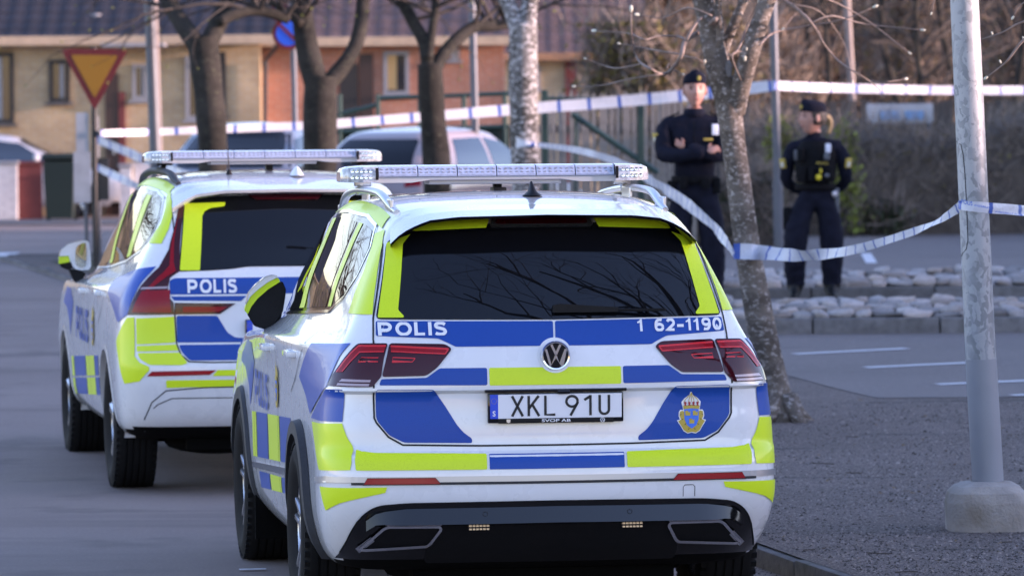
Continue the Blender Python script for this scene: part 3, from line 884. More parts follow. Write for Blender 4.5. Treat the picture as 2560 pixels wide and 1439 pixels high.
def strokes3d(parent, name, strokes, w, x0, z0, sx, sz, y, m, depth=0.002):
    """raised characters built of bars: strokes are unit polylines"""
    mb = MB()
    for pts in strokes:
        L, Rr = stroke([(x0 + u * sx, z0 + v * sz) for u, v in pts], w)
        for i in range(len(L) - 1):
            mb.prism([L[i], L[i + 1], Rr[i + 1], Rr[i]], y - depth, y)
    return mb.build(name, m, parent)
def arc(cx, cy, rx, ry, a0, a1, n=12):
    return [(cx + rx * math.cos(R(a0 + (a1 - a0) * i / n)), cy + ry * math.sin(R(a0 + (a1 - a0) * i / n))) for i in range(n + 1)]
GLYPH = {'X': [[(0.08, 0), (0.92, 1)], [(0.08, 1), (0.92, 0)]],
         'K': [[(0.1, 0), (0.1, 1)], [(0.92, 1), (0.12, 0.38)], [(0.38, 0.58), (0.95, 0)]],
         'L': [[(0.1, 1), (0.1, 0.06), (0.98, 0.06)]],
         '9': [arc(0.5, 0.70, 0.42, 0.26, 0, 360, 20), [(0.90, 0.62), (0.38, 0.0)]],
         '1': [[(0.0, 0.76), (0.72, 0.93)], [(0.78, 0.0), (0.78, 1.0)]],
         'U': [[(0.12, 1.0), (0.12, 0.28)] + arc(0.5, 0.28, 0.38, 0.22, 180, 360, 12)[1:] + [(0.88, 1.0)]]}

def number_plate(car, text, zc, x_c=0.0):
    y = car.hit(x_c, zc, 'rear')[0].y
    f = MB(); f.bbox((x_c, y - 0.008, zc), (0.536, 0.018, 0.117), 0.006)
    fr = f.build('number_plate', 'gloss_black', car.root, smooth=40)
    p = MB(); p.bbox((x_c + 0.016, y - 0.0175, zc + 0.006), (0.488, 0.004, 0.094), 0.001); p.build('plate_face', 'plate_white', fr)
    b = MB(); b.bbox((x_c - 0.243, y - 0.0175, zc + 0.006), (0.032, 0.004, 0.094), 0.001); b.build('country_band', 'plate_blue', fr)
    s = MB(); s.bbox((x_c, y - 0.0205, zc - 0.050), (0.455, 0.008, 0.019), 0.003); s.build('dealer_strip', 'black_plastic', fr, smooth=40)
    yy = y - 0.0195
    def txt(name, body, x0, z0, w, h, m, yt, bold):
        vs, fs = text_mesh(body, bold)
        xs = [v[0] for v in vs]; ys = [v[1] for v in vs]
        mb = MB(); mb.add([(x0 + (a - min(xs)) / (max(xs) - min(xs)) * w, yt, z0 + (c - min(ys)) / (max(ys) - min(ys)) * h) for a, c in vs], fs)
        return mb.build(name, m, fr)
    if text:
        for ch, x0, w in text:
            strokes3d(fr, 'character', GLYPH[ch], 0.0098, x_c + x0, zc - 0.032, w, 0.079, yy, 'plate_ink')
    txt('country_letter', 'S', x_c - 0.2495, zc - 0.031, 0.0115, 0.021, 'film_white', yy - 0.0006, 0.02)
    for k in range(12):
        a = 2 * math.pi * k / 12
        st = MB(); st.lathe([(0.0001, -0.0003), (0.0013, -0.0003)], n=6, axis='y', c=(x_c - 0.2435 + 0.0105 * math.sin(a), yy - 0.0004, zc + 0.028 + 0.0105 * math.cos(a)))
        st.build('star', 'gold', fr)
    txt('dealer_lettering', 'SVOP AB', x_c - 0.057, zc - 0.0555, 0.114, 0.0115, 'film_white', y - 0.0250, 0.018)
    lg = MB()
    for cx, rr in ((0.183, 0.0095),):
        lg.lathe([(rr, 0), (rr * 0.85, 0)], n=20, axis='y', c=(x_c + cx, y - 0.0250, zc - 0.05))
        for pts in ([(-0.36, 0.85), (0.0, 0.10), (0.36, 0.85)], [(-0.78, 0.5), (-0.42, -0.80), (0.0, 0.02), (0.42, -0.80), (0.78, 0.5)]):
            L, Rr = stroke([(x_c + cx + a * rr, zc - 0.05 + c * rr) for a, c in pts], rr * 0.16)
            for i in range(len(L) - 1): lg.prism([L[i], L[i + 1], Rr[i + 1], Rr[i]], y - 0.0250, y - 0.0246)
    lg.build('dealer_mark', 'film_white', fr)
    sm = MB(); sm.prism([(x_c - 0.196, zc - 0.043), (x_c - 0.180, zc - 0.043), (x_c - 0.181, zc - 0.054), (x_c - 0.188, zc - 0.058), (x_c - 0.195, zc - 0.054)], y - 0.0252, y - 0.0246); sm.build('dealer_crest', 'satin_metal', fr)
    return fr

GLYPH2 = {'P': ([[(0.0, 0.0), (0.0, 1.0)], [(0.0, 0.885), (0.40, 0.885)], arc(0.40, 0.635, 0.34, 0.25, 90, -90, 16), [(0.40, 0.385), (0.0, 0.385)]], 0.80),
          'O': ([arc(0.5, 0.5, 0.46, 0.42, 90, 450, 28)], 1.0), 'L': ([[(0.0, 1.0), (0.0, 0.0)], [(0.0, 0.09), (0.62, 0.09)]], 0.62), 'I': ([[(0.0, 0.0), (0.0, 1.0)]], 0.0),
          'S': ([[(0.70, 0.80), (0.56, 0.89), (0.36, 0.92), (0.14, 0.87), (0.05, 0.74), (0.12, 0.61), (0.36, 0.53), (0.60, 0.45), (0.70, 0.30), (0.62, 0.15), (0.40, 0.08), (0.18, 0.10), (0.02, 0.18)]], 0.74),
          '6': ([arc(0.36, 0.32, 0.34, 0.24, 0, 360, 20), arc(0.42, 0.5, 0.40, 0.42, 60, 200, 14)], 0.72), '9': ([arc(0.36, 0.68, 0.34, 0.24, 0, 360, 20), arc(0.30, 0.5, 0.40, 0.42, 240, 380, 14)], 0.72), '0': ([arc(0.36, 0.5, 0.34, 0.42, 0, 360, 24)], 0.72),
          '2': ([arc(0.36, 0.66, 0.32, 0.26, 160, -30, 12) + [(0.05, 0.09), (0.72, 0.09)]], 0.72)}
def bold_text(car, text, x, z, w, h, m, side='rear', off=0.0055, sw=0.245):
    """heavy sans lettering laid on the body, one object for each character"""
    gap = 0.13; tot = sum(GLYPH2[c][1] + sw for c in text) + gap * (len(text) - 1); k = w / tot; u = 0.0
    for ch in text:
        st, gw = GLYPH2[ch]; mb = MB()
        for i_, pts in enumerate(st):
            pts = [tuple(p) for p in (catmull2(pts) if ch == 'S' else pts)]
            dn = []
            for p_, q_ in zip(pts, pts[1:]): dn += [tuple(Vector(p_).lerp(Vector(q_), t_ / 4)) for t_ in range(4)]
            L, Rr = stroke([(u + sw / 2 + a, b) for a, b in dn + [pts[-1]]], sw)
            f = lambda p: car.hit(x + p[0] * k, z + max(0.0, min(1.0, p[1])) * h, side, off + 0.0002 * i_)[0]
            mb.quadstrip([f(p) for p in L], [f(p) for p in Rr])
        mb.build('character', m, car.root); u += gw + sw + gap
def catmull2(pts, n=4):
    out = []
    for i in range(len(pts) - 1):
        p0, p1, p2, p3 = [Vector(pts[max(0, min(len(pts) - 1, j))]) for j in (i - 1, i, i + 1, i + 2)]
        for j in range(n):
            t = j / n; out.append(0.5 * ((2 * p1) + (p2 - p0) * t + (2 * p0 - 5 * p1 + 4 * p2 - p3) * t * t + (3 * p1 - p0 - 3 * p2 + p3) * t ** 3))
    out.append(Vector(pts[-1])); return out
# ---- body and rear panels
bodyA = carA.cut_body()
under = MB(); under.box((0, 2.4, 0.27), (1.0, 3.6, 0.16)); under.box((0, 0.62, 0.26), (1.05, 0.55, 0.16)); under.ell((-0.28, 0.62, 0.235), (0.34, 0.22, 0.09)); under.ell((0.38, 0.7, 0.24), (0.26, 0.2, 0.08))
under.tube([(-0.7, 1.0, 0.3), (0.7, 1.0, 0.3)], 0.05)
under.build('underbody', 'underbody', carA_root)
glassA = carA.drape('rear_window', round_poly([(-0.686, 1.240), (0.0, 1.234), (0.686, 1.240), (0.614, 1.535), (0.55, 1.578), (0.40, 1.602), (0.0, 1.612), (-0.40, 1.602), (-0.55, 1.578), (-0.614, 1.535)], 0.02), 'glass_dark', off=0.003, step=0.05)
strip = [(0.520, 1.566), (0.612, 1.531), (0.677, 1.2455), (0.580, 1.2455), (0.578, 1.252), (0.598, 1.275), (0.555, 1.528)]
for pl in (strip, mir(strip)): carA.drape('window_film', round_poly(pl, 0.006), 'film_yellow', off=0.0055, parent=glassA)
# wiper
wp = MB(); yw = carA.hit(0.2, 1.27)[0].y
wp.add([Vector((0.0, yw - 0.012, 1.262)), Vector((0.26, yw - 0.014, 1.262)), Vector((0.26, yw - 0.014, 1.280)), Vector((0.03, yw - 0.012, 1.296)), Vector((0.0, yw - 0.012, 1.29)),
        Vector((0.0, yw - 0.032, 1.262)), Vector((0.26, yw - 0.026, 1.262)), Vector((0.26, yw - 0.026, 1.280)), Vector((0.03, yw - 0.032, 1.296)), Vector((0.0, yw - 0.032, 1.29))],
       [(0, 1, 2, 3, 4), (5, 6, 7, 8, 9)[::-1], (0, 1, 6, 5), (1, 2, 7, 6), (2, 3, 8, 7), (3, 4, 9, 8), (4, 0, 5, 9)])
wpo = wp.build('rear_wiper', 'black_plastic', carA_root)
wb = MB(); wb.bbox((0.30, yw - 0.016, 1.268), (0.30, 0.012, 0.011), 0.003); wb.build('wiper_blade', 'rubber', wpo)

# blue band under the window with lettering
bl = [(-0.686, 1.234), (0.0, 1.229), (-0.004, 1.134), (-0.388, 1.134), (-0.409, 1.146), (-0.452, 1.166), (-0.69, 1.177)]
carA.drape('blue_panel', round_poly(bl, 0.008), 'film_blue', off=0.0022)
br = [(0.008, 1.229), (0.686, 1.234), (0.692, 1.180), (0.452, 1.166), (0.409, 1.146), (0.388, 1.134), (0.004, 1.134)]
carA.drape('blue_panel', round_poly(br, 0.008), 'film_blue', off=0.0022)
bold_text(carA, 'POLIS', -0.680, 1.177, 0.266, 0.051, 'film_white')
def digit_one(car, x, z, h):
    return car.drape('lettering', [(x - 0.0045, z), (x + 0.0055, z), (x + 0.0055, z + h), (x - 0.002, z + h), (x - 0.006, z + h * 0.86), (x - 0.014, z + h * 0.79), (x - 0.014, z + h * 0.66), (x - 0.0045, z + h * 0.71)], 'film_white', off=0.0042, step=0.2)
for xx in (0.350, 0.548, 0.580): digit_one(carA, xx, 1.183, 0.047)
bold_text(carA, '62', 0.404, 1.182, 0.086, 0.048, 'film_white')
carA.drape('lettering', [(0.497, 1.197), (0.524, 1.197), (0.524, 1.208), (0.497, 1.208)], 'film_white', off=0.0042, step=0.2)
bold_text(carA, '90', 0.597, 1.182, 0.085, 0.048, 'film_white')
halo = [(0.068 * math.cos(R(a)), 1.097 + 0.068 * math.sin(R(a))) for a in range(0, 360, 10)]
carA.drape('emblem_surround', halo, 'paint_white', off=0.0045, skirt=0.003)
emblem_ring(carA, 0.0, 1.097, 0.057, carA_root)
# middle band
carA.drape('yellow_panel', round_poly([(-0.260, 1.052), (0.260, 1.052), (0.260, 0.984), (-0.260, 0.984)], 0.006), 'film_yellow', off=0.0022)
pb = [(0.268, 1.052), (0.452, 1.052), (0.503, 1.016), (0.679, 1.012), (0.688, 0.988), (0.268, 0.985)]
both(carA, 'blue_panel', round_poly(pb, 0.008), 'film_blue', off=0.0022)
# lower tailgate panels and crest
lw = [(0.475, 0.970), (0.700, 0.972), (0.699, 0.862), (0.692, 0.845), (0.650, 0.793), (0.592, 0.764), (0.328, 0.760), (0.328, 0.777), (0.362, 0.802), (0.387, 0.832), (0.430, 0.903)]
both(carA, 'blue_panel', round_poly(lw, 0.012), 'film_blue', off=0.0022)
crest(carA, 0.543, 0.864, 0.118, 0.163, carA_root)
ov = MB(); yo = carA.hit(0.0, 0.958)[0].y; ov.bbox((0, yo - 0.006, 0.962), (0.56, 0.03, 0.012), 0.004); ovo = ov.build('tailgate_handle', 'gloss_black', carA_root)
cmn = MB(); cmn.bbox((0.03, yo - 0.014, 0.955), (0.05, 0.02, 0.016), 0.005); cmn.build('reversing_camera', 'gloss_black', ovo)
tg = [(0.700, 1.16), (0.708, 0.982), (0.706, 0.86), (0.698, 0.842), (0.652, 0.786), (0.597, 0.755), (0.3, 0.749), (0.0, 0.748)]
carA.line('tailgate_seam', tg + [(-x, z) for x, z in tg[-2::-1]], 0.007, 'seam')
for s in (-1, 1): carA.line('tailgate_seam', [(s * 0.694, 1.245), (s * 0.701, 1.16)], 0.006, 'seam')
for s in (-1, 1): carA.line('tailgate_seam', [(s * 0.626, 1.53), (s * 0.694, 1.245)], 0.006, 'seam')
number_plate(carA, [('X', -0.177, 0.050), ('K', -0.112, 0.048), ('L', -0.046, 0.044), ('9', 0.037, 0.053), ('1', 0.112, 0.031), ('U', 0.167, 0.048)], 0.8945)
# lamps
for s in (-1, 1):
    q = 'lq' if s < 0 else 'rq'
    def mx(p): return [(s * x, z) for x, z in p]
    li = round_poly([(0.640, 1.148), (0.428, 1.1435), (0.400, 1.126), (0.461, 1.054), (0.505, 1.023), (0.676, 1.020)], 0.012)
    lo = [(-0.515, 1.148), (-0.628, 1.146), (-0.650, 1.119), (-0.704, 1.047), (-0.749, 0.981), (-0.532, 0.982), (-0.508, 1.02)]
    inner = carA.drape('tail_lamp', mx(li), 'lamp_dark', off=0.006, skirt=0.006, step=0.04)
    outer = carA.drape('tail_lamp', round_poly(lo, 0.01), 'lamp_dark', side=q, off=0.006, skirt=0.006, step=0.03)
    carA.line('light_guide', mx([(0.415, 1.124), (0.636, 1.135)]), 0.007, 'lamp_line', off=0.0078, parent=inner)
    carA.line('light_guide', mx([(0.428, 1.106), (0.636, 1.116)]), 0.005, 'lamp_line', off=0.0078, parent=inner)
    carA.line('light_guide', mx([(0.415, 1.124), (0.428, 1.106)]), 0.005, 'lamp_line', off=0.0078, parent=inner)
    carA.drape('upper_lens', mx([(0.418, 1.121), (0.636, 1.131), (0.636, 1.119), (0.430, 1.109)]), 'lamp_red', off=0.0070, parent=inner)
    carA.line('light_guide', mx([(0.545, 1.090), (0.630, 1.093), (0.634, 1.078), (0.556, 1.076), (0.545, 1.090)]), 0.0035, 'lamp_line', off=0.0078, parent=inner)
    carA.drape('lower_lens', mx([(0.47, 1.096), (0.634, 1.100), (0.662, 1.032), (0.51, 1.032)]), 'lamp_red', off=0.0066, parent=inner).data.materials[0] = MATS['lamp_dark']
    band = [(-0.518, 1.135), (-0.617, 1.134), (-0.638, 1.110), (-0.692, 1.035), (-0.664, 1.035), (-0.606, 1.113), (-0.518, 1.115)]
    carA.drape('light_guide', band, 'lamp_red', side=q, off=0.0075, parent=outer, step=0.03)
    carA.line('light_guide', [(-0.518, 1.136), (-0.618, 1.135), (-0.640, 1.110), (-0.694, 1.035)], 0.007, 'lamp_line', side=q, off=0.0085, parent=outer)
    carA.line('light_guide', [(-0.518, 1.115), (-0.604, 1.113), (-0.662, 1.037)], 0.005, 'lamp_line', side=q, off=0.0085, parent=outer)
    carA.line('light_guide', [(-0.530, 1.092), (-0.590, 1.092), (-0.598, 1.078), (-0.528, 1.077)], 0.0035, 'lamp_line', side=q, off=0.0085, parent=outer)
    carA.drape('reversing_lens', [(-0.540, 1.008), (-0.655, 1.010), (-0.668, 1.000), (-0.542, 0.999)], 'lamp_clear', side=q, off=0.0080, parent=outer, step=0.03)
    carA.drape('reversing_lens', [(-0.543, 0.993), (-0.672, 0.994), (-0.678, 0.986), (-0.545, 0.985)], 'lamp_clear', side=q, off=0.0080, parent=outer, step=0.03)
# quarters: blue panels, bumper yellow
quarters(carA, 'blue_panel', [(-1.050, 0.850), (-1.19, 0.915), (-1.372, 0.978), (-1.200, 1.120), (-0.80, 1.139), (-0.668, 1.147), (-0.712, 1.095), (-0.756, 0.978)], 'gloss_blue', off=0.0022, step=0.05)
quarters(carA, 'blue_panel', [(-1.020, 0.838), (-0.758, 0.968), (-0.648, 0.970), (-0.652, 0.845)], 'gloss_blue', off=0.0022, step=0.05)
quarters(carA, 'yellow_panel', [(-0.99, 0.825), (-0.652, 0.839), (-0.630, 0.79), (-0.604, 0.750), (-0.592, 0.690), (-0.594, 0.660), (-0.79, 0.652)], 'gloss_yellow', off=0.0022, step=0.04)
yb = [(0.276, 0.717), (0.700, 0.723), (0.752, 0.730), (0.776, 0.740), (0.784, 0.70), (0.782, 0.659), (0.276, 0.659)]
both(carA, 'yellow_panel', round_poly(yb, 0.006), 'film_yellow', off=0.0042, step=0.03)
carA.drape('blue_panel', round_poly([(-0.266, 0.717), (0.266, 0.717), (0.266, 0.659), (-0.266, 0.659)], 0.004), 'film_blue', off=0.0022)
quarters(carA, 'yellow_panel', [(-0.775, 0.588), (-0.468, 0.594), (-0.474, 0.573), (-0.54, 0.556), (-0.643, 0.531), (-0.735, 0.497)], 'gloss_yellow', off=0.0022, step=0.04)
# chrome strip and reflectors
def rear_band(car, name, z_lo, z_hi, m, off, xs=(-0.80, 0.80), skirt=0.006):
    pts = [(xs[0], z_lo), (xs[1], z_lo), (xs[1], z_hi), (xs[0], z_hi)]
    return car.drape(name, pts, m, off=off, step=0.05, skirt=skirt)
rear_band(carA, 'chrome_strip', 0.612, 0.634, 'strip_metal', 0.006)
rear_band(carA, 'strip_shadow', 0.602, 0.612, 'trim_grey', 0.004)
for q in ('lq', 'rq'): carA.drape('chrome_strip', [(-0.5615, 0.612), (-0.5615, 0.634), (-0.72, 0.633), (-0.90, 0.615), (-0.90, 0.592), (-0.72, 0.609)], 'strip_metal', side=q, off=0.006, step=0.04, skirt=0.006)
rf = [(0.458, 0.606), (0.478, 0.628), (0.738, 0.628), (0.752, 0.606)]
both(carA, 'reflector', rf, 'reflector_red', off=0.010, skirt=0.006)
for s in (-1, 1): carA.line('reflector_rim', [(s * x, z) for x, z in rf], 0.004, 'seam', off=0.0085, closed=True)
# bumper top shut line, tow eye cover, sensors
carA.line('tow_eye_cover', [(0.50, 0.54), (0.50, 0.577), (0.507, 0.585), (0.54, 0.585), (0.547, 0.577), (0.547, 0.54)], 0.0025, 'trim_grey')
# valance
vp = [(-0.835, 0.300), (-0.815, 0.352), (-0.781, 0.450), (-0.742, 0.498), (-0.696, 0.522), (-0.586, 0.531), (-0.242, 0.534), (0, 0.535), (0.242, 0.534), (0.586, 0.530), (0.700, 0.518), (0.748, 0.492), (0.782, 0.445), (0.818, 0.345), (0.835, 0.300)]
vp = [vp[0]] + round_poly([(-0.9, 0.30)] + vp + [(0.9, 0.30)], 0.035, 3)[8:-8] + [vp[-1]]
vpo = carA.drape('rear_valance', vp, 'gloss_black', off=0.005, step=0.05, skirt=0.01)
carA.drape('diffuser', round_poly([(-0.44, 0.475), (0.44, 0.475), (0.50, 0.34), (0.50, 0.285), (-0.50, 0.285), (-0.50, 0.34)], 0.02), 'black_plastic', off=0.0065, parent=vpo)
vb = MB(); xs_ = [-0.745 + 1.49 * i / 40 for i in range(41)]
tp, bt_ = [], []
for x_ in xs_:
    yv = carA.hit(x_, 0.50)[0].y; kx = smoothstep(0.58, 0.745, abs(x_)); zt_ = lerp_tab([(0, 0.512), (0.586, 0.508), (0.70, 0.494), (0.745, 0.462)], abs(x_))
    tp.append(Vector((x_, yv - 0.012, zt_))); bt_.append(Vector((x_, yv - 0.030 + 0.014 * kx, zt_ - 0.062 + 0.022 * kx)))
vb.quadstrip(tp, bt_); vb.quadstrip(bt_, [p + Vector((0, 0.05, -0.01)) for p in bt_]); vb.quadstrip(tp, [p + Vector((0, 0.03, 0.004)) for p in tp])
vb.build('valance_sky_band', 'gloss_black', vpo, smooth=30)  # black band added over the valance, tilted to mirror the sky
carA.line('valance_edge', vp[1:-1], 0.006, 'black_plastic', off=0.007)
for s in (-1, 1):
    ex = [(s * x, z) for x, z in [(0.755, 0.352), (0.672, 0.436), (0.655, 0.4445), (0.456, 0.444), (0.449, 0.432), (0.486, 0.373), (0.50, 0.363), (0.735, 0.349)]]
    exr = round_poly(ex, 0.014)
    eo = carA.drape('exhaust_trim', exr, 'black_plastic', off=0.010, skirt=0.01, parent=carA_root)
    carA.line('trim_ring', exr, 0.011, 'chrome', off=0.016, closed=True, parent=eo)
    carA.line('trim_ring', [(s * 0.762, 0.346), (s * 0.71, 0.395)], 0.024, 'satin_metal', off=0.0145, parent=eo)
    lp = MB(); yl = carA.hit(s * 0.303, 0.431)[0].y
    lp.bbox((s * 0.303, yl - 0.010, 0.431), (0.088, 0.012, 0.028), 0.003)
    lo_ = lp.build('warning_light', 'gloss_black', vpo, smooth=40)
    for k in range(6):
        for j in range(2):
            d = MB(); d.box((s * 0.303 - 0.034 + k * 0.0137, yl - 0.0172, 0.4235 + j * 0.0125), (0.010, 0.003, 0.006)); d.build('led', 'led', lo_)
    sn = MB(); ysn = carA.hit(s * 0.285, 0.487)[0].y; sn.lathe([(0.010, -0.030), (0.0085, -0.030)], n=20, axis='y', c=(s * 0.285, ysn, 0.487)); sn.build('parking_sensor', 'seam', vpo)

# spoiler
sp_t, sp_l = [], []
tab_z = [(0, 1.643), (0.35, 1.637), (0.465, 1.624), (0.54, 1.592), (0.585, 1.560), (0.612, 1.532)]
nS = 41
for i in range(nS):
    x = -0.612 + 1.224 * i / (nS - 1)
    k = abs(x) / 0.612
    zt = lerp_tab(tab_z, abs(x)); yt = 0.185 + 0.09 * k ** 3
    sp_t.append(Vector((x, yt, zt)))
    xl = x * 0.95
    top = carA.hit(xl, 0.60 - 0.05 * k, 'top')[0]
    sp_l.append(Vector((xl, top.y, top.z + 0.003)))
sm_ = [a.lerp(b, 0.45) + Vector((0, 0, 0.004)) for a, b in zip(sp_t, sp_l)]
spb = MB(); spb.quadstrip(sp_t, sm_); spb.quadstrip(sm_, sp_l)
spo = spb.build('rear_spoiler', 'paint_white', carA_root, smooth=60)
sb = MB(); lowe = [p + Vector((-0.004 * (1 if p.x > 0 else -1) * abs(p.x), 0.008, -0.011)) for p in sp_t]
inn = [carA.hit(p.x * 0.985, p.z - 0.016, 'rear', 0.002)[0] for p in sp_t]
sb.quadstrip(sp_t, lowe); sb.quadstrip(lowe, inn)
sb.build('spoiler_lip', 'gloss_black', spo, smooth=40)
yu = [(0.205, 1.628), (0.35, 1.622), (0.465, 1.606), (0.535, 1.578), (0.50, 1.577), (0.35, 1.583), (0.225, 1.588)]
for pl in (yu, mir(yu)): carA.drape('spoiler_film', pl, 'film_yellow', off=0.006, parent=spo)
bk = round_poly([(-0.212, 1.590), (-0.198, 1.630), (0.190, 1.630), (0.204, 1.590)], 0.018, 4)
bo = carA.drape('high_brake_lamp', bk, 'trim_grey', off=0.008, skirt=0.006)
carA.drape('lens', round_poly([(-0.190, 1.598), (-0.180, 1.624), (0.172, 1.624), (0.182, 1.598)], 0.012, 4), 'lamp_dark', off=0.012, parent=bo)
carA.line('rim', bk, 0.004, 'satin_metal', off=0.010, closed=True, parent=bo)

# ---- left and right side: windows, pillars, doors
for side in ('left', 'right'):
    d = lambda n, p, m, **k: carA.drape(n, p, m, side=side, **k)
    dlo = [(3.16, 1.160), (1.96, 1.208), (0.95, 1.248), (0.66, 1.315), (0.555, 1.40), (0.565, 1.51), (0.69, 1.592), (0.95, 1.624), (1.5, 1.636), (2.0, 1.625), (2.42, 1.590), (2.80, 1.43)]
    d('window_surround', round_poly(dlo, 0.03), 'gloss_black', off=0.002, step=0.06)
    d('side_window', round_poly([(3.10, 1.178), (2.10, 1.218), (2.09, 1.600), (2.40, 1.570), (2.76, 1.42)], 0.02), 'glass_side', off=0.004, step=0.06)
    d('side_window', round_poly([(1.80, 1.230), (1.07, 1.258), (1.115, 1.604), (1.5, 1.614), (1.82, 1.611)], 0.02), 'glass_side', off=0.004, step=0.06)
    d('side_window', round_poly([(0.86, 1.278), (0.675, 1.325), (0.575, 1.40), (0.585, 1.505), (0.70, 1.575), (0.91, 1.597)], 0.02), 'glass_side', off=0.004, step=0.06)
    d('pillar_film', [(2.075, 1.220), (1.86, 1.229), (1.88, 1.608), (2.07, 1.602)], 'gloss_yellow', off=0.0045)
    d('pillar_film', [(1.01, 1.262), (0.92, 1.266), (0.965, 1.600), (1.055, 1.602)], 'gloss_yellow', off=0.0045)
    carA.line('window_trim', [(3.16, 1.160), (1.96, 1.205), (0.95, 1.245), (0.66, 1.312), (0.552, 1.40), (0.56, 1.512), (0.685, 1.596), (0.95, 1.629), (1.5, 1.641), (2.0, 1.630)], 0.012, 'chrome', side=side, off=0.006)
    # yellow on the D pillar and roof edge
    q = 'lq' if side == 'left' else 'rq'; tq = 'lt' if side == 'left' else 'rt'
    carA.drape('yellow_panel', [(-0.830, 1.256), (-0.835, 1.33), (-0.820, 1.42), (-0.850, 1.52), (-0.885, 1.565), (-0.780, 1.585), (-0.720, 1.52), (-0.664, 1.40), (-0.630, 1.31), (-0.612, 1.258)], 'gloss_yellow', side=q, off=0.004, step=0.025)
    carA.drape('yellow_panel', [(0.56, 0.690), (0.80, 0.706), (1.5, 0.712), (2.2, 0.708), (2.2, 0.772), (1.5, 0.778), (0.9, 0.770), (0.60, 0.752)], 'gloss_yellow', side=tq, off=0.004, step=0.03)
    # doors: seams, handles, panels
    for pts in ([(1.93, 1.20), (1.955, 0.9), (1.96, 0.5), (1.93, 0.33)], [(3.05, 1.10), (3.12, 0.8), (3.1, 0.33)], [(0.93, 1.24), (1.02, 1.08), (1.16, 0.98), (1.36, 0.90)]):
        carA.line('door_seam', pts, 0.006, 'seam', side=side)
    for yy, zz in ((1.30, 1.062), (2.32, 1.045)):
        p, n = carA.hit(yy, zz, side)
        h = MB(); h.bbox((p.x + (-0.022 if side == 'left' else 0.022), yy, zz), (0.024, 0.20, 0.026), 0.008)
        h.bbox((p.x, yy - 0.09, zz), (0.05, 0.03, 0.026), 0.006); h.bbox((p.x, yy + 0.09, zz), (0.05, 0.03, 0.026), 0.006)
        h.build('door_handle', 'paint_white', carA_root, smooth=40)
    blocks = [('gloss_blue', 1.38, 1.86), ('gloss_yellow', 1.90, 2.42), ('gloss_blue', 2.46, 2.98), ('gloss_yellow', 3.02, 3.22)]
    for m, a, b in blocks:
        zt = lambda y: 0.79 - (y - 1.36) * 0.038
        zb = lambda y: 0.598 - (y - 1.4) * 0.045
        d('yellow_panel' if 'yellow' in m else 'blue_panel', [(a, zb(a)), (b, zb(b)), (b, zt(b)), (a, zt(a))], m, off=0.002)
        if b < 3.0:
            z2 = lambda y: 0.528 - (y - 1.45) * 0.042; z3 = lambda y: 0.462 - (y - 1.5) * 0.048
            d('yellow_panel' if 'yellow' in m else 'blue_panel', [(max(a, 1.45), z3(max(a, 1.45))), (b, z3(b)), (b, z2(b)), (max(a, 1.45), z2(max(a, 1.45)))], m, off=0.002)
    d('side_strip', [(1.40, 0.548), (3.22, 0.467), (3.22, 0.493), (1.40, 0.578)], 'chrome', off=0.012, skirt=0.012)
    bold_text(carA, 'POLIS', 2.37 if side == 'right' else 3.03, 0.765, 0.66 if side == 'right' else -0.66, 0.155, 'gloss_blue', side)
    crest(carA, 1.95, 0.90, 0.15, 0.20, carA_root, side=side, rich=False)
    d('blue_panel', [(3.30, 0.74), (3.40, 0.83), (3.62, 0.90), (3.9, 0.92), (3.75, 1.02), (3.35, 1.02), (3.10, 0.95)], 'gloss_blue', off=0.002)
    if side == 'left':
        p, n = carA.hit(0.86, 1.02, side)
    sx = -1 if side == 'left' else 1
    for (wy, wz) in WA:
        arch_trim(carA, wy, wz, 0.385, 0.445, 'trim_grey', sx, a0=-14, a1=194, lip=0.030 if wy < 2 else 0.018)
        wheel(carA, wy, wz, sx, 0.362, 0.245, 0.235, 0.932 if wy < 2 else 0.915, 'double')
    mf = MB(); mf.box((sx * 0.76, 3.36, 0.23), (0.24, 0.02, 0.20)); mf.build('mud_flap', 'underbody', carA_root)
    # roof rail
    pts = []
    for i in range(29):
        t = i / 28; yy = 0.60 + 2.15 * t
        xx = sx * (0.545 + 0.028 * math.sin(math.pi * t))
        base = carA.hit(xx, yy, 'top')[0].z
        e = min(t, 1 - t)
        zz = base + 0.004 + 0.040 * smoothstep(0.0, 0.22, e)
        pts.append(Vector((xx, yy, zz)))
    rr = MB(); rr.tube(pts, [0.013 + 0.006 * smoothstep(0.0, 0.1, min(i, 28 - i) / 28) for i in range(29)], n=12, squash=0.8)
    ro = rr.build('roof_rail', 'satin_metal', carA_root, smooth=60)
    for yy in (0.78, 1.62, 2.58):
        base = carA.hit(sx * 0.56, yy, 'top')[0]
        ft = MB(); ft.bbox((sx * 0.556, yy, base.z + 0.018), (0.014, 0.20, 0.055), 0.006)
        ft.build('rail_foot', 'satin_metal', ro)

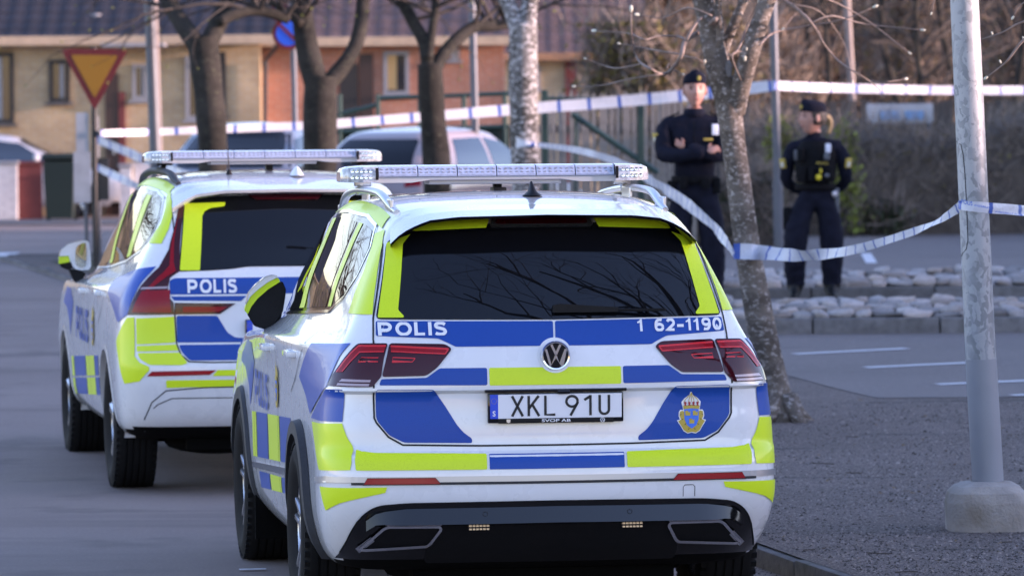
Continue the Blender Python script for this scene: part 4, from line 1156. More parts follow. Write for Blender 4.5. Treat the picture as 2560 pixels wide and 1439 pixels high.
# ---- light bar, aerial, mirrors
barA = light_bar(carA, 1.75, 1.770, 1.315)
for s in (-1, 1):
    mk = MB(); mk.bbox((s * 0.555, 1.75, 1.757), (0.07, 0.05, 0.028), 0.006); mk.tube([(s * 0.555, 1.75, 1.75), (s * 0.565, 1.75, 1.715)], 0.010); mk.bbox((s * 0.57, 1.75, 1.722), (0.03, 0.07, 0.03), 0.008)
    mk.build('bar_mount', 'satin_metal', barA, smooth=40)
mk = MB(); mk.bbox((0.02, 1.75, 1.745), (0.034, 0.05, 0.05), 0.006); mk.bbox((0.02, 1.72, 1.728), (0.055, 0.12, 0.014), 0.005); mk.build('bar_mount', 'black_plastic', barA, smooth=40)
fn = MB(); zf = carA.hit(0.06, 1.0, 'top')[0].z
S = []
for i in range(8):
    t = i / 7; hh = 0.058 * t
    L = 0.055 * (1 - t) ** 0.8 + 0.006; wv = 0.02 * (1 - t) + 0.004 if t > 0.15 else 0.042 - 0.1 * t
    S.append([Vector((0.055 + wv * math.cos(a) , 1.0 - 0.01 - 0.03 * (1 - t) + L * math.sin(a), zf + hh)) for a in [2 * math.pi * k / 12 for k in range(12)]])
for a, b in zip(S, S[1:]): fn.add(a + b, [(i, (i + 1) % 12, 12 + (i + 1) % 12, 12 + i) for i in range(12)])
fn.add(S[-1], [list(range(12))])
fn.build('roof_aerial', 'black_plastic', carA_root, smooth=50)
def mirror_unit(car, c, s, pieces, glass, foot, k=0.000376):
    """door mirror built of shell pieces (outline in the rear view, domed towards the front)"""
    cx, cy, cz = c
    root = None
    allp = [p for _, m, pl in pieces for p in pl]
    mx_ = sum(p[0] for p in allp) / len(allp); mz_ = sum(p[1] for p in allp) / len(allp)
    def P(p, y, f): return Vector((cx + s * -1 * ((mx_ + (p[0] - mx_) * f)) * k, cy + y, cz - (mz_ + (p[1] - mz_) * f) * k))
    for nm, m, pl in pieces:
        pl = round_poly(pl, 14, 2)
        mb = MB(); R_ = [[P(p, y, f) for p in pl] for y, f in ((0.006, 0.965), (0.0, 1.0), (0.05, 0.99), (0.09, 0.90), (0.12, 0.72), (0.135, 0.45))]
        n = len(pl)
        for a, b in zip(R_, R_[1:]): mb.add(a + b, [(i, (i + 1) % n, n + (i + 1) % n, n + i) for i in range(n)])
        mb.add(R_[0], [list(range(n))]); mb.add(R_[-1], [list(range(n))])
        o = mb.build(nm, m, root or car.root, smooth=35)
        if root is None: root = o
    if glass:
        g = MB(); g.add([P(p, -0.003, 1.0) for p in round_poly(glass, 30, 3)], [list(range(len(round_poly(glass, 30, 3))))]); g.build('mirror_glass', 'glass_side', root)
    st = MB(); n = len(foot); A = [P(p, 0.02, 1.0) for p in foot]; B = [P(p, 0.10, 1.0) for p in foot]
    st.add(A + B, [list(range(n)), list(range(2 * n - 1, n - 1, -1))] + [(i, (i + 1) % n, n + (i + 1) % n, n + i) for i in range(n)])
    st.build('mirror_foot', 'black_plastic', root, smooth=40)
    return root
def rel(pts, c): return [(x - c[0], y - c[1]) for x, y in pts]
cA = (310, 450)
piecesA = [('door_mirror', 'black_plastic', rel([(100, 592), (140, 503), (220, 403), (350, 293), (492, 206), (520, 205), (560, 300), (548, 400), (520, 560), (430, 690), (400, 725), (300, 770), (180, 730)], cA)),
           ('mirror_stripe', 'gloss_yellow', rel([(62, 540), (78, 480), (130, 382), (230, 292), (340, 212), (440, 162), (468, 160), (490, 204), (350, 290), (220, 400), (140, 500), (100, 588)], cA)),
           ('mirror_cap', 'paint_white', rel([(78, 476), (110, 330), (200, 230), (300, 150), (400, 122), (450, 128), (466, 158), (440, 159), (340, 209), (230, 289), (130, 379)], cA))]
footA = rel([(250, 720), (430, 560), (520, 560), (500, 640), (410, 720), (355, 805)], cA)
for s_ in (-1, 1): mirror_unit(carA, (s_ * 0.858, 3.0, 1.215), s_, piecesA, None, footA)
# ------------------------------------------------------------------ the police car parked ahead
carB_root = thing('police_car', 'farther white police car parked ahead at the left, with tall upright red tail lamp', 'police car',
                  (-1.185, 27.13, 0.0), R(9.9))
ringsB = [
    _t(0.300, 0.80, 0.80, 0.76, 0.36, 4.42, 0.03, 0.20),
    _t(0.335, 0.870, 0.87, 0.84, 0.20, 4.52, 0.05, 0.22),
    _t(0.380, 0.905, 0.90, 0.88, 0.10, 4.58, 0.07, 0.24),
    _t(0.460, 0.925, 0.920, 0.91, 0.03, 4.62, 0.09, 0.24),
    _t(0.600, 0.940, 0.930, 0.92, -0.020, 4.65, 0.09, 0.24),
    _t(0.700, 0.944, 0.936, 0.925, -0.030, 4.66, 0.09, 0.24),
    _t(0.765, 0.944, 0.938, 0.925, -0.018, 4.66, 0.09, 0.24),
    _t(0.860, 0.940, 0.938, 0.92, 0.000, 4.65, 0.09, 0.23),
    _t(0.980, 0.928, 0.938, 0.91, 0.006, 4.60, 0.09, 0.22),
    _t(1.060, 0.912, 0.940, 0.89, 0.008, 4.50, 0.09, 0.21),
    _t((1.130, 1.10, 1.06), 0.888, 0.932, 0.86, 0.015, 4.25, 0.10, 0.20),
    _t((1.185, 1.14, 1.09), 0.860, 0.878, 0.81, 0.028, 3.95, 0.10, 0.19),
    _t((1.250, 1.20, 1.13), 0.818, 0.812, 0.77, 0.060, 3.70, 0.10, 0.18),
    _t((1.380, 1.35, 1.32), 0.745, 0.775, 0.73, 0.120, 3.30, 0.10, 0.16),
    _t((1.520, 1.51, 1.48), 0.670, 0.728, 0.68, 0.205, 2.98, 0.10, 0.15),
    _t((1.605, 1.61, 1.57), 0.628, 0.690, 0.65, 0.270, 2.85, 0.09, 0.14),
    _t((1.655, 1.678, 1.63), 0.590, 0.645, 0.61, 0.315, 2.75, 0.09, 0.13),
    _t((1.680, 1.722, 1.67), 0.530, 0.585, 0.55, 0.360, 2.68, 0.08, 0.12),
    _t((1.690, 1.745, 1.69), 0.43, 0.47, 0.43, 0.42, 2.62, 0.06, 0.12),
    _t((1.697, 1.757, 1.70), 0.28, 0.30, 0.28, 0.48, 2.58, 0.05, 0.10),
    _t((1.700, 1.762, 1.705), 0.10, 0.11, 0.09, 0.55, 2.5, 0.02, 0.04),
]
WB = [(0.95, 0.370), (3.815, 0.370)]
carB = Car(carB_root, ringsB, WB, 0.415)

bodyB = carB.cut_body()
under = MB(); under.box((0, 2.4, 0.30), (1.0, 3.4, 0.16)); under.box((0, 0.60, 0.32), (1.1, 0.5, 0.16)); under.ell((-0.35, 0.60, 0.27), (0.3, 0.2, 0.07)); under.ell((0.35, 0.60, 0.27), (0.3, 0.2, 0.07))
under.tube([(-0.7, 0.95, 0.3), (0.7, 0.95, 0.3)], 0.05)
under.build('underbody', 'underbody', carB_root)
glassB = carB.drape('rear_window', round_poly([(-0.616, 1.222), (-0.45, 1.227), (-0.33, 1.234), (-0.24, 1.246), (0.24, 1.246), (0.33, 1.234), (0.45, 1.227), (0.616, 1.222), (0.556, 1.60), (0.42, 1.625), (0, 1.634), (-0.42, 1.625), (-0.556, 1.60)], 0.015), 'glass_dark', off=0.003, step=0.05)
strip = [(0.608, 1.227), (0.552, 1.586), (0.335, 1.592), (0.34, 1.570), (0.417, 1.561), (0.451, 1.544), (0.466, 1.518), (0.500, 1.227)]
for pl in (strip, mir(strip)): carB.drape('window_film', round_poly(pl, 0.008), 'film_yellow', off=0.0055, parent=glassB)
carB.drape('blue_panel', round_poly([(-0.667, 1.174), (-0.640, 1.188), (0.640, 1.188), (0.667, 1.174), (0.667, 1.100), (-0.667, 1.100)], 0.01), 'film_blue', off=0.0025)
for pl in ([(0.662, 1.090), (0.645, 1.068), (0.285, 1.062), (0.255, 1.090)],): both(carB, 'blue_panel', pl, 'film_blue', off=0.0025)
bold_text(carB, 'POLIS', -0.572, 1.107, 0.268, 0.073, 'film_white', off=0.005)
for s in (-1, 1):
    q = 'lq' if s < 0 else 'rq'
    def mx(p): return [(s * x, z) for x, z in p]
    lamp = carB.drape('tail_lamp', [(-0.652, 1.580), (-0.622, 1.580), (-0.560, 1.40), (-0.502, 1.226), (-0.532, 1.192), (-0.532, 1.142), (-0.524, 1.092), (-0.496, 1.056), (-0.492, 0.994), (-0.736, 0.990), (-0.690, 1.110), (-0.672, 1.150), (-0.610, 1.245), (-0.594, 1.339), (-0.615, 1.45)], 'lamp_dark', side=q, off=0.006, skirt=0.006, step=0.03)
    lin = carB.drape('tail_lamp', mx([(0.640, 1.056), (0.315, 1.050), (0.400, 0.994), (0.642, 0.994)]), 'lamp_dark', off=0.006, skirt=0.006)
    carB.drape('light_guide', [(-0.632, 1.55), (-0.610, 1.47), (-0.545, 1.27), (-0.520, 1.225), (-0.548, 1.195), (-0.620, 1.12), (-0.640, 1.12), (-0.575, 1.215), (-0.560, 1.255), (-0.600, 1.40)], 'lamp_red', side=q, off=0.0075, step=0.03, parent=lamp)
    carB.drape('light_guide', [(-0.520, 1.125), (-0.660, 1.118), (-0.705, 1.005), (-0.505, 1.005)], 'lamp_red', side=q, off=0.0075, step=0.03, parent=lamp)
    carB.drape('reversing_lens', [(-0.532, 1.132), (-0.532, 1.143), (-0.665, 1.137), (-0.672, 1.126)], 'lamp_clear', side=q, off=0.009, step=0.03, parent=lamp)
    carB.drape('light_guide', mx([(0.60, 1.035), (0.36, 1.032), (0.405, 1.006), (0.60, 1.006)]), 'lamp_red', off=0.0075, parent=lin)
    yA = [(0.846, 0.972), (0.648, 0.982), (0.642, 0.842), (0.846, 0.832)]
    carB.drape('yellow_panel', mx(yA), 'gloss_yellow', off=0.004, step=0.025)
    carB.drape('yellow_panel', mx([(0.846, 0.824), (0.640, 0.832), (0.628, 0.798), (0.846, 0.794)]), 'gloss_yellow', off=0.004, step=0.025)
    carB.drape('yellow_panel', round_poly(mx([(0.845, 0.786), (0.622, 0.788), (0.579, 0.730), (0.611, 0.720), (0.782, 0.722), (0.830, 0.751)]), 0.012), 'gloss_yellow', off=0.004, step=0.025)
    carB.drape('yellow_panel', [(-0.745, 0.975), (-0.690, 0.978), (-0.674, 0.768), (-0.641, 0.736), (-0.586, 0.713), (-0.584, 0.695), (-0.640, 0.634), (-0.752, 0.618), (-0.860, 0.846)], 'gloss_yellow', side=q, off=0.004, step=0.022)
    carB.drape('blue_panel', [(-0.840, 0.945), (-0.900, 0.962), (-1.10, 1.03), (-1.30, 1.09), (-1.34, 1.165), (-0.95, 1.215), (-0.628, 1.250), (-0.688, 1.146), (-0.742, 0.99)], 'gloss_blue', side=q, off=0.004, step=0.025)
    carB.drape('blue_panel', round_poly(mx([(0.635, 0.986), (0.416, 0.984), (0.361, 0.892), (0.321, 0.866), (0.253, 0.861), (0.254, 0.840), (0.633, 0.841)]), 0.012), 'film_blue', off=0.0025)
    carB.drape('blue_panel', round_poly(mx([(0.625, 0.829), (0.250, 0.829), (0.250, 0.744), (0.568, 0.744), (0.609, 0.789)]), 0.012), 'film_blue', off=0.0025)
    carB.drape('reflector', mx([(0.797, 0.661), (0.772, 0.687), (0.427, 0.692), (0.462, 0.667)]), 'reflector_red', off=0.005, skirt=0.004)
    carB.drape('yellow_panel', mx([(0.420, 0.692), (0.20, 0.692), (0.20, 0.660), (0.447, 0.660)]), 'gloss_yellow', off=0.0025)
    carB.line('skid_seam', mx([(0.794, 0.351), (0.803, 0.428), (0.770, 0.518), (0.697, 0.582), (0.50, 0.598), (0.0, 0.604)]), 0.006, 'trim_grey')
    carB.line('skid_seam', mx([(0.76, 0.485), (0.738, 0.507), (0.664, 0.540), (0.319, 0.541), (0, 0.541)]), 0.005, 'trim_grey')
    carB.line('tailgate_seam', mx([(0.639, 1.056), (0.643, 0.984), (0.636, 0.835), (0.615, 0.775), (0.572, 0.738), (0.45, 0.733), (0.0, 0.733)]), 0.007, 'seam')
    carB.line('tailgate_seam', mx([(0.622, 1.56), (0.624, 1.222)]), 0.006, 'seam')
carB.drape('yellow_panel', [(-0.24, 0.862), (0.24, 0.862), (0.24, 0.838), (-0.24, 0.838)], 'gloss_yellow', off=0.0025)
carB.drape('yellow_panel', round_poly([(-0.697, 0.639), (0.697, 0.639), (0.695, 0.598), (0.2, 0.606), (-0.2, 0.606), (-0.695, 0.598)], 0.006), 'gloss_yellow', off=0.0025)
number_plate(carB, [], 0.905)
# roof spoiler with the high brake lamp
tab_z = [(0, 1.665), (0.35, 1.660), (0.50, 1.640), (0.58, 1.600), (0.628, 1.565)]
sp_t, sp_l = [], []
for i in range(41):
    x = -0.628 + 1.256 * i / 40; k = abs(x) / 0.628
    sp_t.append(Vector((x, 0.19 + 0.08 * k ** 3, lerp_tab(tab_z, abs(x)))))
    top = carB.hit(x * 0.95, 0.60 - 0.05 * k, 'top')[0]; sp_l.append(Vector((x * 0.95, top.y, top.z + 0.003)))
sm_ = [a.lerp(b, 0.45) + Vector((0, 0, 0.003)) for a, b in zip(sp_t, sp_l)]
spb = MB(); spb.quadstrip(sp_t, sm_); spb.quadstrip(sm_, sp_l)
low = [p + Vector((0, 0.01, -0.016)) for p in sp_t]; inn = [carB.hit(p.x * 0.985, p.z - 0.03, 'rear', 0.002)[0] for p in sp_t]
spb.quadstrip(sp_t, low); spb.quadstrip(low, inn)
spo = spb.build('rear_spoiler', 'paint_white', carB_root, smooth=50)
carB.drape('high_brake_lamp', round_poly([(-0.215, 1.634), (-0.17, 1.603), (0.17, 1.603), (0.215, 1.634)], 0.01), 'lamp_dark', off=0.012, skirt=0.008)
for side in ('left', 'right'):
    d = lambda n, p, m, **k: carB.drape(n, p, m, side=side, **k)
    sx = -1 if side == 'left' else 1
    dlo = [(3.16, 1.17), (2.05, 1.205), (1.10, 1.262), (0.62, 1.325), (0.46, 1.40), (0.44, 1.49), (0.62, 1.612), (0.90, 1.645), (1.4, 1.656), (2.0, 1.642), (2.42, 1.600), (2.82, 1.43)]
    d('window_surround', round_poly(dlo, 0.03), 'gloss_black', off=0.002)
    d('side_window', round_poly([(3.10, 1.186), (2.16, 1.216), (2.15, 1.615), (2.40, 1.582), (2.76, 1.43)], 0.02), 'glass_side', off=0.004)
    d('side_window', round_poly([(1.88, 1.230), (1.16, 1.272), (1.20, 1.631), (1.5, 1.637), (1.89, 1.628)], 0.02), 'glass_side', off=0.004)
    d('side_window', round_poly([(0.88, 1.298), (0.62, 1.338), (0.475, 1.40), (0.455, 1.485), (0.62, 1.595), (0.91, 1.618)], 0.02), 'glass_side', off=0.004)
    d('pillar_film', [(2.14, 1.219), (1.95, 1.228), (1.96, 1.624), (2.13, 1.616)], 'gloss_yellow', off=0.005)
    d('pillar_film', [(1.13, 1.276), (0.95, 1.290), (0.99, 1.624), (1.17, 1.628)], 'gloss_yellow', off=0.005)
    carB.line('window_trim', [(3.16, 1.168), (2.05, 1.200), (1.10, 1.257), (0.61, 1.32), (0.45, 1.40), (0.43, 1.492), (0.615, 1.618), (0.90, 1.651), (1.4, 1.662)], 0.012, 'satin_metal', side=side, off=0.005)
    q = 'lq' if side == 'left' else 'rq'; tq = 'lt' if side == 'left' else 'rt'
    carB.drape('yellow_panel', [(-0.80, 1.372), (-0.735, 1.48), (-0.760, 1.56), (-0.850, 1.630), (-0.800, 1.650), (-0.720, 1.600), (-0.665, 1.52), (-0.648, 1.45), (-0.652, 1.372)], 'gloss_yellow', side=q, off=0.004, step=0.025)
    carB.drape('yellow_panel', [(0.55, 0.718), (0.80, 0.725), (1.5, 0.728), (2.2, 0.722), (2.2, 0.785), (1.5, 0.797), (0.9, 0.790), (0.58, 0.775)], 'gloss_yellow', side=tq, off=0.004, step=0.03)
    for pts in ([(1.99, 1.20), (2.0, 0.9), (2.0, 0.4)], [(3.05, 1.12), (3.12, 0.8), (3.1, 0.4)], [(1.0, 1.22), (1.08, 1.06), (1.22, 0.97), (1.38, 0.9)]):
        carB.line('door_seam', pts, 0.006, 'seam', side=side)
    for yy, zz in ((1.35, 1.075), (2.35, 1.058)):
        p, n = carB.hit(yy, zz, side)
        h = MB(); h.bbox((p.x + sx * 0.022, yy, zz), (0.024, 0.20, 0.028), 0.008); h.bbox((p.x, yy - 0.09, zz), (0.05, 0.03, 0.028), 0.006); h.bbox((p.x, yy + 0.09, zz), (0.05, 0.03, 0.028), 0.006)
        h.build('door_handle', 'paint_white', carB_root, smooth=40)
    for m, a, b in (('gloss_blue', 1.40, 1.64), ('gloss_yellow', 1.66, 2.24), ('gloss_blue', 2.28, 3.10), ('gloss_yellow', 3.14, 3.30)):
        zt = lambda y: 0.727 - (y - 1.19) * 0.044; zb = lambda y: 0.610 - (y - 1.3) * 0.048; zc = lambda y: 0.495 - (y - 1.37) * 0.045
        nm = 'yellow_panel' if 'yellow' in m else 'blue_panel'
        d(nm, [(a, zb(a)), (b, zb(b)), (b, zt(b)), (a, zt(a))], m, off=0.002)
        d(nm, [(a, zc(a)), (b, zc(b)), (b, zb(b) - 0.012), (a, zb(a) - 0.012)], m, off=0.002)
    bold_text(carB, 'POLIS', 1.98 if side == 'right' else 2.84, 0.765, 0.86 if side == 'right' else -0.86, 0.19, 'gloss_blue', side)
    crest(carB, 1.68, 0.88, 0.16, 0.24, carB_root, side=side, rich=False)
    d('blue_panel', [(3.30, 0.76), (3.40, 0.85), (3.62, 0.92), (3.9, 0.94), (3.75, 1.04), (3.35, 1.04), (3.10, 0.97)], 'gloss_blue', off=0.002)
    for (wy, wz) in WB:
        arch_trim(carB, wy, wz, 0.402, 0.428, 'paint_white', sx, a0=-10, a1=190, lip=0.004, depth=0.06)
        wheel(carB, wy, wz, sx, 0.370, 0.245, 0.235, 0.925, 'single')
    pts = []
    for i in range(25):
        t = i / 24; yy = 0.62 + 2.1 * t; xx = sx * (0.555 + 0.03 * math.sin(math.pi * t))
        base = carB.hit(xx, yy, 'top')[0].z
        pts.append(Vector((xx, yy, base + 0.004 + 0.035 * smoothstep(0.0, 0.16, min(t, 1 - t)))))
    rr = MB(); rr.tube(pts, [0.014 + 0.010 * smoothstep(0.0, 0.1, min(i, 24 - i) / 24) for i in range(25)], n=10, squash=0.8)
    rr.build('roof_rail', 'trim_grey', carB_root, smooth=60)
barB = light_bar(carB, 1.35, 1.815, 1.355, 0.058)
for s in (-1, 1):
    mk = MB(); mk.bbox((s * 0.555, 1.35, 1.802), (0.09, 0.05, 0.022), 0.006); mk.tube([(s * 0.555, 1.35, 1.80), (s * 0.575, 1.35, 1.755)], 0.014); mk.ell((s * 0.575, 1.34, 1.757), (0.024, 0.03, 0.02))
    mk.build('bar_mount', 'black_plastic', barB, smooth=40)
mk = MB(); mk.bbox((0.04, 1.35, 1.785), (0.04, 0.05, 0.07), 0.006); mk.build('bar_mount', 'black_plastic', barB, smooth=40)
zf = carB.hit(-0.24, 0.95, 'top')[0].z
wa = MB(); wa.lathe([(0.0001, 0.03), (0.010, 0.026), (0.018, 0.0)], n=12, axis='z', c=(-0.235, 0.95, zf)); wa.tube([(-0.235, 0.95, zf), (-0.238, 0.97, zf + 0.12), (-0.236, 1.0, zf + 0.19)], [0.004, 0.003, 0.002], n=6)
wa.build('whip_aerial', 'black_plastic', carB_root)
fz = carB.hit(0.13, 0.85, 'top')[0].z
fn = MB(); S = []
for i in range(7):
    t = i / 6; L = 0.10 * (1 - t) + 0.012; wv = 0.04 * (1 - t) ** 0.8 + 0.004
    S.append([Vector((0.13 + wv * math.cos(a), 0.85 - 0.035 * t + L * math.sin(a), fz + 0.052 * t)) for a in [2 * math.pi * k / 12 for k in range(12)]])
for a, b in zip(S, S[1:]): fn.add(a + b, [(i, (i + 1) % 12, 12 + (i + 1) % 12, 12 + i) for i in range(12)])
fn.add(S[-1], [list(range(12))]); fn.build('shark_fin_aerial', 'paint_white', carB_root, smooth=60)
cB = (1365, 600)
piecesB = [('door_mirror', 'paint_white', rel([(1115, 612), (1128, 550), (1160, 490), (1260, 415), (1400, 378), (1500, 358), (1560, 366), (1592, 400), (1615, 600), (1622, 780), (1590, 832), (1450, 842), (1370, 822), (1322, 765), (1292, 702), (1266, 604)], cB)),
           ('mirror_stripe', 'gloss_yellow', rel([(1115, 615), (1265, 607), (1290, 704), (1110, 737)], cB)),
           ('mirror_base', 'black_plastic', rel([(1122, 740), (1300, 706), (1335, 800), (1250, 832), (1150, 792)], cB))]
glassB_ = rel([(1380, 520), (1405, 450), (1480, 408), (1540, 400), (1552, 600), (1535, 780), (1480, 802), (1405, 782), (1372, 700)], cB)
footB = rel([(1270, 820), (1450, 835), (1540, 900), (1430, 1085), (1350, 1000)], cB)
for s_ in (-1, 1): mirror_unit(carB, (s_ * 0.924, 3.05, 1.247), s_, piecesB, glassB_, footB)
# ------------------------------------------------------------------ trees, posts, tapes
def bark_mat(name, dark, mid, light, scale=9.0, amount=(0.52, 0.62)):
    m = bpy.data.materials.new(name); m.use_nodes = True; nt = m.node_tree; b = nt.nodes['Principled BSDF']; b.inputs['Roughness'].default_value = 0.9; b.inputs['Specular IOR Level'].default_value = 0.2
    tc = nt.nodes.new('ShaderNodeTexCoord'); mp = nt.nodes.new('ShaderNodeMapping'); mp.inputs['Scale'].default_value = (0.8, 0.8, 1.25); nt.links.new(tc.outputs['Object'], mp.inputs['Vector'])
    def nz(s, d): 
        n = nt.nodes.new('ShaderNodeTexNoise'); n.inputs['Scale'].default_value = s; n.inputs['Detail'].default_value = d; n.inputs['Roughness'].default_value = 0.65; nt.links.new(mp.outputs[0], n.inputs['Vector']); return n.outputs['Fac']
    def mix(f, a, c, lo, hi):
        mr = nt.nodes.new('ShaderNodeMapRange'); mr.inputs[1].default_value = lo; mr.inputs[2].default_value = hi; nt.links.new(f, mr.inputs[0])
        mx = nt.nodes.new('ShaderNodeMix'); mx.data_type = 'RGBA'; nt.links.new(mr.outputs[0], mx.inputs[0])
        for s, v in ((6, a), (7, c)):
            if isinstance(v, tuple): mx.inputs[s].default_value = (*v, 1)
            else: nt.links.new(v, mx.inputs[s])
        return mx.outputs[2]
    c = mix(nz(scale * 0.6, 5), dark, mid, 0.40, 0.60)
    c = mix(nz(scale * 3.6, 6), c, light, *amount)
    nt.links.new(c, b.inputs['Base Color'])
    bp = nt.nodes.new('ShaderNodeBump'); bp.inputs['Strength'].default_value = 0.8; bp.inputs['Distance'].default_value = 0.02
    nt.links.new(nz(scale * 3, 6), bp.inputs['Height']); nt.links.new(bp.outputs[0], b.inputs['Normal'])
    MATS[name] = m
bark_mat('bark_lichen', (0.095, 0.078, 0.064), (0.185, 0.155, 0.130), (0.44, 0.40, 0.37), 9.0, (0.52, 0.66))
bark_mat('bark_mottled', (0.07, 0.065, 0.058), (0.22, 0.205, 0.195), (0.50, 0.48, 0.47), 7.0, (0.50, 0.60))
bark_mat('bark_dark', (0.024, 0.022, 0.019), (0.042, 0.038, 0.033), (0.075, 0.073, 0.052), 5.0, (0.56, 0.68))
mat('twig', (0.22, 0.17, 0.145), 0.8, var=(20, 0.3))
mat('twig_dark', (0.055, 0.045, 0.038), 0.85, var=(20, 0.3))
mat('bud', (0.62, 0.60, 0.48), 0.6, var=(60, 0.2))
mat('bud_green', (0.19, 0.20, 0.045), 0.8, var=(10, 0.3))

def catmull(pts, n=5):
    P = [Vector(p) for p in pts]; out = []
    for i in range(len(P) - 1):
        p0, p1, p2, p3 = P[max(i - 1, 0)], P[i], P[i + 1], P[min(i + 2, len(P) - 1)]
        for j in range(n):
            t = j / n
            out.append(0.5 * ((2 * p1) + (p2 - p0) * t + (2 * p0 - 5 * p1 + 4 * p2 - p3) * t * t + (3 * p1 - p0 - 3 * p2 + p3) * t ** 3))
    out.append(P[-1]); return out
def limb(mb, pts, r0, r1, n=10, rough=0.06, sub=5):
    Q = catmull(pts, sub); m = len(Q)
    rad = [(r0 + (r1 - r0) * (i / (m - 1))) * (1 + rough * noise.noise(q * 3.1)) for i, q in enumerate(Q)]
    mb.tube(Q, rad, n=n); return Q
def grow(mb, buds, p, d, length, r, depth, spread=0.6, gravity=0.0, budp=0.7, mb_fine=None):
    """recursive bare branch"""
    pts = [p]; q = p.copy(); dd = d.copy()
    for i in range(4):
        dd = (dd + Vector((random.gauss(0, 0.16), random.gauss(0, 0.16), random.gauss(0, 0.12) + gravity))).normalized()
        q = q + dd * length / 4; pts.append(q.copy())
    tgt = mb_fine if (mb_fine is not None and depth <= 1) else mb
    tgt.tube(pts, [r * (1 - 0.6 * i / 4) for i in range(5)], n=6 if depth > 1 else 4, caps=False)
    if depth == 0:
        if random.random() < budp: buds.append((q, dd))
        return
    for k in range(random.choice((2, 3, 3, 4))):
        b = pts[random.randint(1, 4)]
        ax = Vector((random.gauss(0, 1), random.gauss(0, 1), random.gauss(0, 1))).normalized()
        nd = (dd + ax * spread).normalized()
        grow(mb, buds, b, nd, length * random.uniform(0.55, 0.8), r * 0.45, depth - 1, spread, gravity, budp, mb_fine)
def add_buds(name, buds, m, parent, s):
    mb = MB()
    for p, d in buds:
        k = s * random.uniform(0.6, 1.2)
        rot = d.to_track_quat('Z', 'Y').to_matrix()
        mb.ell(p + d * k, (k * 0.5, k * 0.5, k), 6, 4, rot)
    return mb.build(name, m, parent, smooth=180, kind='stuff')

# ---- the leaning tree beside the near car
random.seed(3)
D5 = 30.4
p5 = lambda x, y, dd=0.0: at(x, y, D5 + dd)
base = p5(1950, 1056)
t5 = thing('budding_tree', 'leaning young tree with lichen-spotted bark and white buds beside the near police car', 'tree', (0, 0, 0))
mb = MB()
Q5 = catmull([p5(1958, 1085), p5(1949, 1045), p5(1910, 850), p5(1872, 640), p5(1846, 450), p5(1826, 300), p5(1818, 225)], 8)
tab5 = [(0.0, 0.155), (0.06, 0.125), (0.17, 0.110), (0.33, 0.090), (0.5, 0.079), (0.75, 0.073), (0.9, 0.080), (1.0, 0.086)]
mb.tube(Q5, [lerp_tab(tab5, i / (len(Q5) - 1)) * (1 + 0.07 * noise.noise(q * 3.3)) for i, q in enumerate(Q5)], n=22)
for k in range(5):                 # root flare
    a = 2 * math.pi * k / 5 + 0.4; dr = Vector((math.cos(a), math.sin(a), 0))
    mb.tube([base + Vector((0, 0, 0.16)) + dr * 0.06, base + Vector((0, 0, 0.05)) + dr * 0.13, base + Vector((0, 0, -0.03)) + dr * 0.24], [0.06, 0.045, 0.02], n=8)
limb(mb, [p5(1822, 260), p5(1800, 190), p5(1782, 110), p5(1768, 40), p5(1745, -40), p5(1720, -160)], 0.078, 0.060, n=14)
limb(mb, [p5(1836, 280), p5(1852, 215, -.05), p5(1873, 140, -.1), p5(1898, 60, -.1), p5(1930, -30, -.1), p5(1965, -150)], 0.066, 0.045, n=14)
limb(mb, [p5(1806, 190), p5(1812, 120, .1), p5(1835, 60, .1), p5(1862, -5, .1), p5(1890, -80, .2)], 0.034, 0.026, n=10)
limb(mb, [p5(1795, 150), p5(1800, 80, -.1), p5(1795, 20, -.1), p5(1800, -60, -.1)], 0.026, 0.02, n=10)
mb.build('trunk', 'bark_lichen', t5, smooth=180)
scar = MB(); scar.ell(p5(1822, 172, -0.085), (0.022, 0.012, 0.055), 10, 8); scar.build('branch_scar', 'kerb', t5, smooth=180)
tw = MB(); buds = []
def twig(pts, r0, r1, dz=-0.12, bud=True, m=None):
    Q = [p5(x, y, dz + 0.25 * math.sin(i * 1.7 + len(pts))) for i, (x, y) in enumerate(pts)]
    limb(m or tw, Q, r0, r1, n=6, sub=4)
    if bud: buds.append((Q[-1], (Q[-1] - Q[-2]).normalized()))
twig([(1789, 48), (1760, 73), (1715, 102), (1704, 137), (1687, 166), (1667, 184), (1648, 184), (1626, 172), (1600, 156), (1586, 128), (1578, 80), (1578, 32)], 0.017, 0.004)
twig([(1704, 137), (1650, 128), (1607, 120), (1552, 110)], 0.008, 0.004)
twig([(1712, 98), (1690, 91), (1645, 91), (1611, 99), (1571, 84), (1492, 78)], 0.007, 0.003)
twig([(1602, 160), (1546, 171), (1508, 164), (1466, 148)], 0.006, 0.003)
twig([(1650, 186), (1572, 198), (1504, 214), (1440, 216)], 0.006, 0.003)
twig([(1667, 172), (1672, 160), (1680, 172), (1706, 185)], 0.006, 0.004)
twig([(1715, 102), (1740, 60), (1770, 30), (1800, 0)], 0.010, 0.006, bud=False)
twig([(1704, 140), (1745, 148), (1760, 160)], 0.005, 0.003)
twig([(1780, 40), (1720, 20), (1660, 45), (1600, 38)], 0.006, 0.003)
twig([(1820, 140), (1845, 125), (1870, 60), (1895, 8)], 0.008, 0.004)
twig([(1855, 208), (1830, 140), (1860, 128)], 0.006, 0.003)
twig([(1900, 113), (1935, 82), (2017, 66), (2110, 49), (2180, 20)], 0.008, 0.003)
twig([(1925, -10), (1978, 12), (2028, 58), (2056, 105), (2087, 144), (2122, 171), (2172, 202), (2200, 226)], 0.010, 0.003)
twig([(2172, 202), (2215, 205), (2262, 198)], 0.004, 0.002)
twig([(2028, 58), (2080, 40), (2160, 60), (2300, 75)], 0.006, 0.003)
